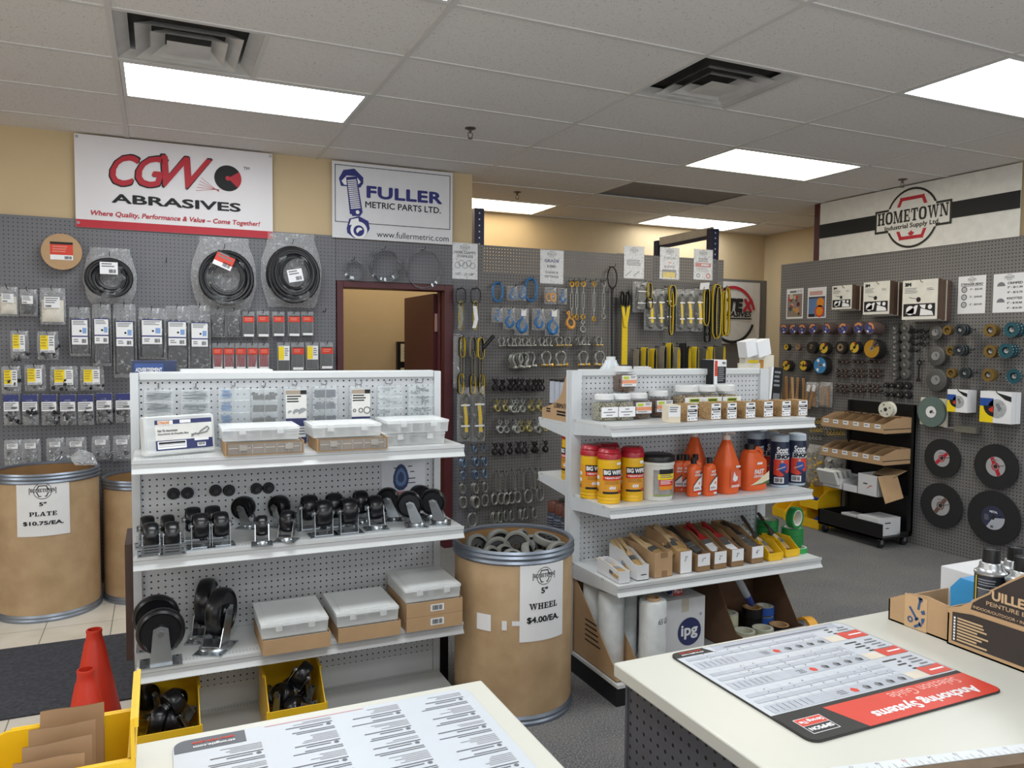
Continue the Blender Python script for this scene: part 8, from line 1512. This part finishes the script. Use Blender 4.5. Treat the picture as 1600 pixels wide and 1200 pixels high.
# counter mats
M_matb = mat('mat black', '2e2d2c', .6, var=.03); M_matw = mat('mat white', 'bfc4cc', .4, var=.01); M_matg = mat('mat grey band', 'a5a9b6', .45); M_matc = mat('mat cell grey', 'acb1bb', .45); M_matred = mat('mat red', 'cc3f30', .45, var=.02); M_lc = mat('grid line', '9da2ab', .5); M_cream2 = mat('mat cream cell', 'd5cbbb', .5)
def rrect(w, h, r, n=6):
    P = []
    for cx, cy, a0 in ((w / 2 - r, h / 2 - r, 0), (-w / 2 + r, h / 2 - r, PI / 2), (-w / 2 + r, -h / 2 + r, PI), (w / 2 - r, -h / 2 + r, 1.5 * PI)): P += [(cx + r * math.cos(a0 + i * PI / 2 / n), cy + r * math.sin(a0 + i * PI / 2 / n)) for i in range(n + 1)]
    return P
w, h = .522, .425; t = thing('counter_mat', 'printed counter mat with a red title bar and product table on the right counter', 'mat', (1.299, 1.199, ZC + .001), (0, 0, PI)); m = MB(); m.prism(rrect(w, h, .022), .003, M_matb); obj('mat_base', m, t); e = .0033
m = MB(); m.flat([(x, y) for x, y in rrect(w - .004, h - .004, .021) if y < .0] + [(-w / 2 + .002, h / 2 - .105), (w / 2 - .002, h / 2 - .105)][::-1], M_matw, z=e); m.rect(-w / 2 + .03, w / 2 - .112, -h / 2 + .003, -h / 2 + .028, M_matg, z=e + .0002); obj('white_field', m, t)
m = MB(); pts = [(x, y) for x, y in rrect(w - .003, h - .003, .021) if x < -.2 and y > .1]; m.flat([(.118, h / 2 - .0015)] + pts + [(-w / 2 + .0015, h / 2 - .092), (.142, h / 2 - .092)], M_matred, z=e + .0004); obj('title_bar', m, t)
m = MB(); m.flat([(.118, h / 2 - .0015), (.142, h / 2 - .092), (w / 2 - .0015, h / 2 - .092)] + [(x, y) for x, y in rrect(w - .003, h - .003, .021) if x > .2 and y > .1], M_matb, z=e + .0003); obj('black_field', m, t); m = MB(); m.flat([(w / 2 - .002, -h / 2 + .03), (w / 2 - .105, -h / 2 + .03), (w / 2 - .092, -h / 2 + .002)] + [(x, y) for x, y in rrect(w - .003, h - .003, .021) if x > .2 and y < -.1][-7:], M_matb, z=e + .0003); obj('black_field', m, t)
m = MB(); m.fit('Anchoring Systems', -.218, .075, h / 2 - .05, h / 2 - .014, M_lab, None, .035, 0, e + .0006); obj('lettering', m, t); m = MB(); m.fit('Selection Guide', -.218, -.02, h / 2 - .085, h / 2 - .06, mat('pale red lettering', 'e7b0a6', .5), None, -.005, 0, e + .0006); obj('lettering', m, t)
m = MB(); m.rect(.17, .236, h / 2 - .075, h / 2 - .022, M_lab, z=e + .0006); m.rect(.1715, .2345, h / 2 - .0485, h / 2 - .0235, M_matb, z=e + .0007); m.rect(.1715, .2345, h / 2 - .0735, h / 2 - .0495, M_matred, z=e + .0007); m.fit('SIMPSON', .175, .231, h / 2 - .042, h / 2 - .03, M_lab, None, .05, 0, e + .0009); m.fit('Strong-Tie', .175, .231, h / 2 - .069, h / 2 - .055, M_lab, None, .04, 0, e + .0009); obj('logo_box', m, t)
m = MB(); m.fit('strongtie.com', w / 2 - .082, w / 2 - .022, -h / 2 + .016, -h / 2 + .024, M_lab, None, .03, 0, e + .0006); obj('lettering', m, t); m = MB(); m.fit('(800) 999-5099', w / 2 - .082, w / 2 - .022, -h / 2 + .006, -h / 2 + .0135, M_redcard, None, .03, 0, e + .0006); obj('lettering', m, t)
m = MB(); R = random.Random(11); y = h / 2 - .105
for sec, rows in enumerate((5, 5, 3)):
    H_ = (.030 if sec else .034); top = y
    m.rect(-w / 2 + .006, -w / 2 + .075, top - .044, top - .004, M_matred, z=e + .0006); m.fine(-w / 2 + .012, -w / 2 + .06, top - .03, top - .02, 1, M_lab, None, e + .0008, .6, .2)
    m.rect(-w / 2 + .078, -w / 2 + .125, top - .034, top - .004, M_cream2, z=e + .0005)
    m.rect(-w / 2 + .128, w / 2 - .016, top - .034, top - .004, M_matc, z=e + .0005)
    for j in range(6):
        x = -w / 2 + .148 + .034 * j; mt = M_redcard if j == 4 else M_ink2
        if j < 5: m.flat([(x - .009, top - .02), (x, top - .028), (x + .009, top - .02), (x + .006, top - .01), (x - .006, top - .009)], mt, z=e + .0008); m.flat([(x - .009, top - .02), (x - .002, top - .024), (x - .001, top - .012), (x - .006, top - .009)], M_matb if j != 4 else M_matred, z=e + .001)
        else: m.fine(x - .012, x + .012, top - .03, top - .012, 3, M_ink2, None, e + .0008)
    for j in range(7): x = w / 2 - .12 + .0148 * j; m.rect(x, x + .002, top - .032, top - .008, M_ink2, z=e + .0008)
    yy = top - .036; rh = .0128
    for r_ in range(rows):
        if r_ % 2: m.rect(-w / 2 + .128, w / 2 - .016, yy - rh, yy, M_matc, z=e + .0005)
        for c_ in range(10):
            x = -w / 2 + .145 + .034 * c_
            if R.random() < .5: m.disc(x, yy - rh / 2, .0016, M_matb, z=e + .0009, n=6)
        m.fine(-w / 2 + .02, -w / 2 + .06, yy - rh * .7, yy - rh * .3, 1, M_ink2, None, e + .0007, 1, .5); m.rect(-w / 2 + .07, -w / 2 + .07 + .035 * R.random() + .008, yy - rh * .75, yy - rh * .35, M_matb, z=e + .0007); m.rect(-w / 2 + .128, w / 2 - .016, yy - .0005, yy, M_lc, z=e + .0006); yy -= rh
    for c_ in range(12): x = -w / 2 + .128 + .0312 * c_; m.rect(x, x + .0006, yy, top - .004, M_lc, z=e + .0006)
    y = yy - .009
m.fine(-.2, .12, -h / 2 + .01, -h / 2 + .022, 1, M_ink2, None, e + .0006, .4, 0); obj('product_table', m, t)
w, h = .545, .80; t = thing('counter_mat', 'pale printed counter mat with columns of small print on the left counter', 'mat', (.287, 1.437 - h / 2, ZC + .001), (0, 0, PI)); m = MB(); m.prism(rrect(w, h, .022), .002, M_matw); obj('mat_base', m, t); e = .0024; m = MB()
m.flat([(w / 2 - .002, -h / 2 + .045), (w / 2 - .118, -h / 2 + .045), (w / 2 - .118, -h / 2 + .002)] + [(x, y) for x, y in rrect(w - .003, h - .003, .021) if x > .2 and y < -.2][-7:], mat('mat slate', '55585f', .5), z=e); obj('header_field', m, t)
m = MB(); m.fit('strongtie.com', w / 2 - .1, w / 2 - .032, -h / 2 + .026, -h / 2 + .036, M_lab, None, .03, 0, e + .0003); obj('lettering', m, t); m = MB(); m.fit('(800) 999-5099', w / 2 - .1, w / 2 - .03, -h / 2 + .012, -h / 2 + .021, M_redcard, None, .03, 0, e + .0003); obj('lettering', m, t)
M_pr = mat('mid print', '62656b', .6)
for c_ in range(4):
    m = MB(); x = -w / 2 + .02 + .128 * c_; R = random.Random(c_ + 4); y = -h / 2 + (.012 if c_ < 3 else .055)
    while y < -.02:
        n = R.randint(2, 5); m.fine(x, x + .07, y, y + .0055 * n, n, mat('small print', '8f9196', .6), None, e, .45, .5); y += .0055 * n + .003
        m.fine(x, x + .095, y, y + .007, 1, M_pr, None, e, .5, .2); m.disc(x + .008, y + .013, .0045, M_pr, z=e, n=10); m.rect(x + .018, x + .06, y + .011, y + .0145, M_pr, z=e); y += .021; m.fine(x, x + .1, y, y + .012, 2, M_pr, None, e, .5, .4); y += .019
    obj('print_column', m, t)
m = MB(); m.fine(-.06, .12, -h / 2 + .004, -h / 2 + .008, 1, mat('faint red print', 'c98f86', .6), None, e, .7, 0); obj('print_line', m, t)
# kraft hardware box, blue dispenser, white box
t = thing('hardware_box', 'low kraft box printed with blue bolts on the right counter', 'box', (1.70, 1.296, ZC + .0005), (0, 0, RW)); w = .168; m = MB(); d = .3; e_ = .004
P = [(-w / 2, 0), (w / 2, 0), (w / 2, .085), (w * .14, .092), (-w * .16, .085), (-w / 2, .055)]
m.prism([(x, z) for x, z in P], e_, M_kraft, RX(PI / 2) @ T(0, 0, -e_)); m.prism([(x, z) for x, z in P], e_, M_kraft, T(0, d, 0) @ RX(PI / 2)); m.box(-w / 2, w / 2, 0, d, 0, e_, M_kraft); m.box(-w / 2, -w / 2 + e_, 0, d, 0, .055, M_kraft); m.box(w / 2 - e_, w / 2, 0, d, 0, .085, M_kraft); obj('carton', m, t)
F = T(0, -.0008, 0) @ FRONT; M_bprint = mat('blue hardware print', '2f527e', .6); m = MB(); m.rect(-w * .22, w * .15, .001, .084, mat('pale kraft band', 'c2a079', .75), F)
for (x, z, a, l) in ((-.012, .04, -.9, .034), (.004, .067, 1.4, .03), (.0, .012, .6, .02)): L = F @ T(x, z, .0006) @ RZ(a); m.rect(-l / 2, l / 2, -.003, .003, M_bprint, L); m.rect(l / 2 - .004, l / 2 + .002, -.006, .006, M_bprint, L)
m.disc(-.02, .022, .008, M_bprint, F, .0006, 12, ri=.004); m.disc(.008, .078, .005, M_bprint, F, .0006, 10, ri=.003); m.flat([(.008, .05), (.018, .056), (.021, .046), (.012, .043)], M_bprint, F, .0006); m.flat([(.01, .033), (.02, .036), (.018, .026), (.012, .016)], M_bprint, F, .0006); obj('printed_band', m, t)
t = thing('blue_dispenser', 'bright blue plastic dispenser top rising behind the kraft box', 'dispenser', (1.80, 1.24, ZC + .005), (0, 0, RW)); m = MB(); M_sky = mat('sky blue plastic', '3f9bd8', .35); m.prism([(-.04, .0), (.06, .0), (.06, .105), (.045, .125), (-.02, .125), (-.045, .095)], .12, M_sky, RX(PI / 2) @ T(0, 0, -.12)); obj('shell', m, t); m = MB(); m.rect(.02, .055, .085, .1, M_slot, T(0, -.001, 0) @ FRONT); obj('slot', m, t)
m = MB(); m.box(-.1, .1, -.13, .13, 0, .11, M_wcard); obj('white_box', m, None, 'plain white box behind the blue dispenser on the counter', 'box', loc=(2.02, 1.27, ZC + .0005), bevel=.002)
# spray paint cans and their torn display carton
M_tin = mat('bright tin', 'b9bbbd', .3, .85, var=.03); M_pcan = mat('spray can label', '2c3038', .35, .2, var=.08)
a, b, c, q = MB(), MB(), MB(), MB(); r = .033
a.lathe([(0, 0), (r, 0), (r, .168)], M_pcan, 36, caps=False); c.lathe([(r, .168), (r + .0015, .17), (r + .0012, .174), (r - .001, .175), (r * .86, .178), (r * .74, .184), (r * .72, .193), (r * .66, .196), (0, .196)], M_tin, 36); b.lathe([(r * .56, .196), (r * .57, .2), (r * .52, .226), (r * .48, .2275), (r * .44, .224), (0, .224)], M_black, 30)
q.fine(-.026, .02, .142, .16, 3, mat('label grey text', '8e949e', .5), z=.0006, fill=.35); q.rect(-.028, .03, .137, .1385, M_lab, z=.0006); q.fine(-.026, .02, .105, .134, 7, mat('label grey text', '8e949e'), z=.0006, fill=.35); q.rect(-.028, .03, .1, .1015, M_lab, z=.0006); q.fine(-.026, .02, .06, .097, 7, mat('label grey text', '8e949e'), z=.0006, fill=.3); q.rect(-.034, -.031, .08, .166, M_yprint, z=.0006); q.rect(-.034, -.031, .05, .08, M_redcard, z=.0006); kind('paint', 'spray_paint_can', None, ('can', a), ('dome', c), ('cap', b), ('printed_label', bend(q, r)))
for i, (dx, dy, lb) in enumerate(((.0, 0, 'black spray paint can at the left front of the carton'), (.0, -.073, 'black spray paint can at the front, second along'), (.071, -.012, 'black spray paint can at the left back of the carton'), (.071, -.085, 'black spray paint can in the second row, second along'), (.0, -.146, 'black spray paint can third along the front row'), (.071, -.158, 'black spray paint can third along the back row'))): put('paint', (1.752 + dx, 1.152 + dy, ZC + .008), lb, 'spray can', 'black spray paint cans', (0, 0, -1.0))
t = thing('can_carton', 'torn dark printed carton holding the black spray paint cans', 'box', (1.69, 1.21, ZC + .0005), (0, 0, RW))
PB = mat('carton brown black', '332b28', .7, var=.06); m = MB(); top = [(0, .086), (.03, .098), (.036, .103), (.054, .115), (.058, .122), (.074, .133), (.096, .15), (.1, .158), (.114, .168), (.138, .188), (.171, .213), (.4, .24)]; m.prism([(0, 0), (.4, 0)] + top[::-1], .004, M_kraft, RX(PI / 2) @ T(0, 0, -.004)); m.box(0, .4, 0, .155, 0, .004, M_kraft); m.box(0, .004, 0, .155, 0, .075, M_kraft); m.box(0, .4, .151, .155, 0, .17, M_kraft); obj('carton', m, t)
F = T(0, -.0006, 0) @ FRONT; m = MB(); m.flat([(.012, .012), (.4, .012), (.4, .09), (.06, .088), (.012, .08)], PB, F); m.flat([(.056, .1), (.06, .116), (.076, .13), (.1, .148), (.104, .156), (.14, .184), (.172, .208), (.4, .235), (.4, .1)], PB, F); obj('dark_print', m, t)
m = MB(); R = random.Random(9)
for k in range(8): z = .068 - .0072 * k; m.rect(.016, .0205, z - .0025, z + .0025, M_lab, F, .0005); m.fine(.025, .1 - .03 * R.random(), z - .002, z + .003, 1, mat('tan lettering', 'c5a782', .6), F, .0005, .8, 0)
obj('colour_list', m, t); M_tanl = MATS['tan lettering']
m = MB(); m.fit('UILLE', .104, .176, .136, .158, M_tanl, F, .04, 0, .0006); obj('lettering', m, t); m = MB(); m.fit('PEINTURE EN AÉROSOL', .092, .27, .121, .133, M_tanl, F, .01, 0, .0006); obj('lettering', m, t); m = MB(); m.fit('INDOOR/OUTDOOR • INTÉRIEUR/EXTÉRIEUR', .062, .27, .1045, .113, M_tanl, F, .01, 0, .0006); obj('lettering', m, t)
# yellow bin of paper bags on the left counter
t = thing('stacking_bin', 'yellow bin of brown paper bags at the near left corner', 'bin', (-.185, 1.295, ZC + .0005), (0, 0, RW)); ybin(t, .165, .285, .10, .55, .005)
m = MB(); m.box(-.088, .088, .1425, .1475, .07, .16, M_yellow); m.box(-.09, .09, .1475, .153, .148, .162, M_yellow); obj('hanging_lip', m, t)
M_bagk = mat('brown paper bag', '9b7d5e', .85, var=.05, scale=12)
def pbag(seed):
    R = random.Random(seed); m = MB(); n = 8; w, h = .088, .116 - .003 * seed
    for side in (0, 1):
        vs = [(w * (i / n - .5), (1 if side else -1) * (.0015 + .006 * (1 - j / 6)) + .0025 * math.sin(i * .9 + seed) * (j / 6), h * j / 6) for j in range(7) for i in range(n + 1)]
        fs = [(j * (n + 1) + i, j * (n + 1) + i + 1, (j + 1) * (n + 1) + i + 1, (j + 1) * (n + 1) + i) for j in range(6) for i in range(n)]; m.add(vs, fs if not side else [f[::-1] for f in fs], M_bagk)
    return m
for k, (px, py) in enumerate(((113, 1105), (98, 1133), (91, 1158), (77, 1184), (64, 1212))):
    p = W(px, py, z=1.022 - .003 * k); obj('paper_bag', pbag(k), None, 'brown paper bag standing in the yellow bin, ' + ('rearmost', 'second from back', 'third from back', 'fourth from back', 'nearest one')[k], 'paper bag', 'brown paper bags', None, (p.x, p.y - .012, ZC + .007), (-.1, 0, .05 * (k % 3) - .03))
# ================================================================ cones on the mat
M_cone = mat('cone orange red', 'c8321c', .45, var=.05)
for k, (px, py, lb) in enumerate(((147, 981, 'taller looking orange traffic cone standing behind the other'), (134, 1043, 'nearer orange traffic cone overlapping the one behind'))):
    zt = .46; p = W(px, py, z=zt); t = thing('traffic_cone', lb, 'cone', (p.x, p.y, .0005), group='orange traffic cones'); m = MB(); r0, r1 = .108, .028
    m.lathe([(r0, .025), (r1 * 1.25, zt - .055), (r1 * 1.1, zt - .048), (r1 * .98, zt - .022), (r1 * 1.06, zt - .012), (r1 * .98, zt - .006), (r1 * .82, zt - .006), (r1 * .8, zt - .1), (r0 * .9, .025)], M_cone, 36, caps=False); obj('cone_body', m, t); m = MB(); m.box(-.135, .135, -.135, .135, 0, .025, M_cone, taper=.94); obj('base', m, t, bevel=.008)
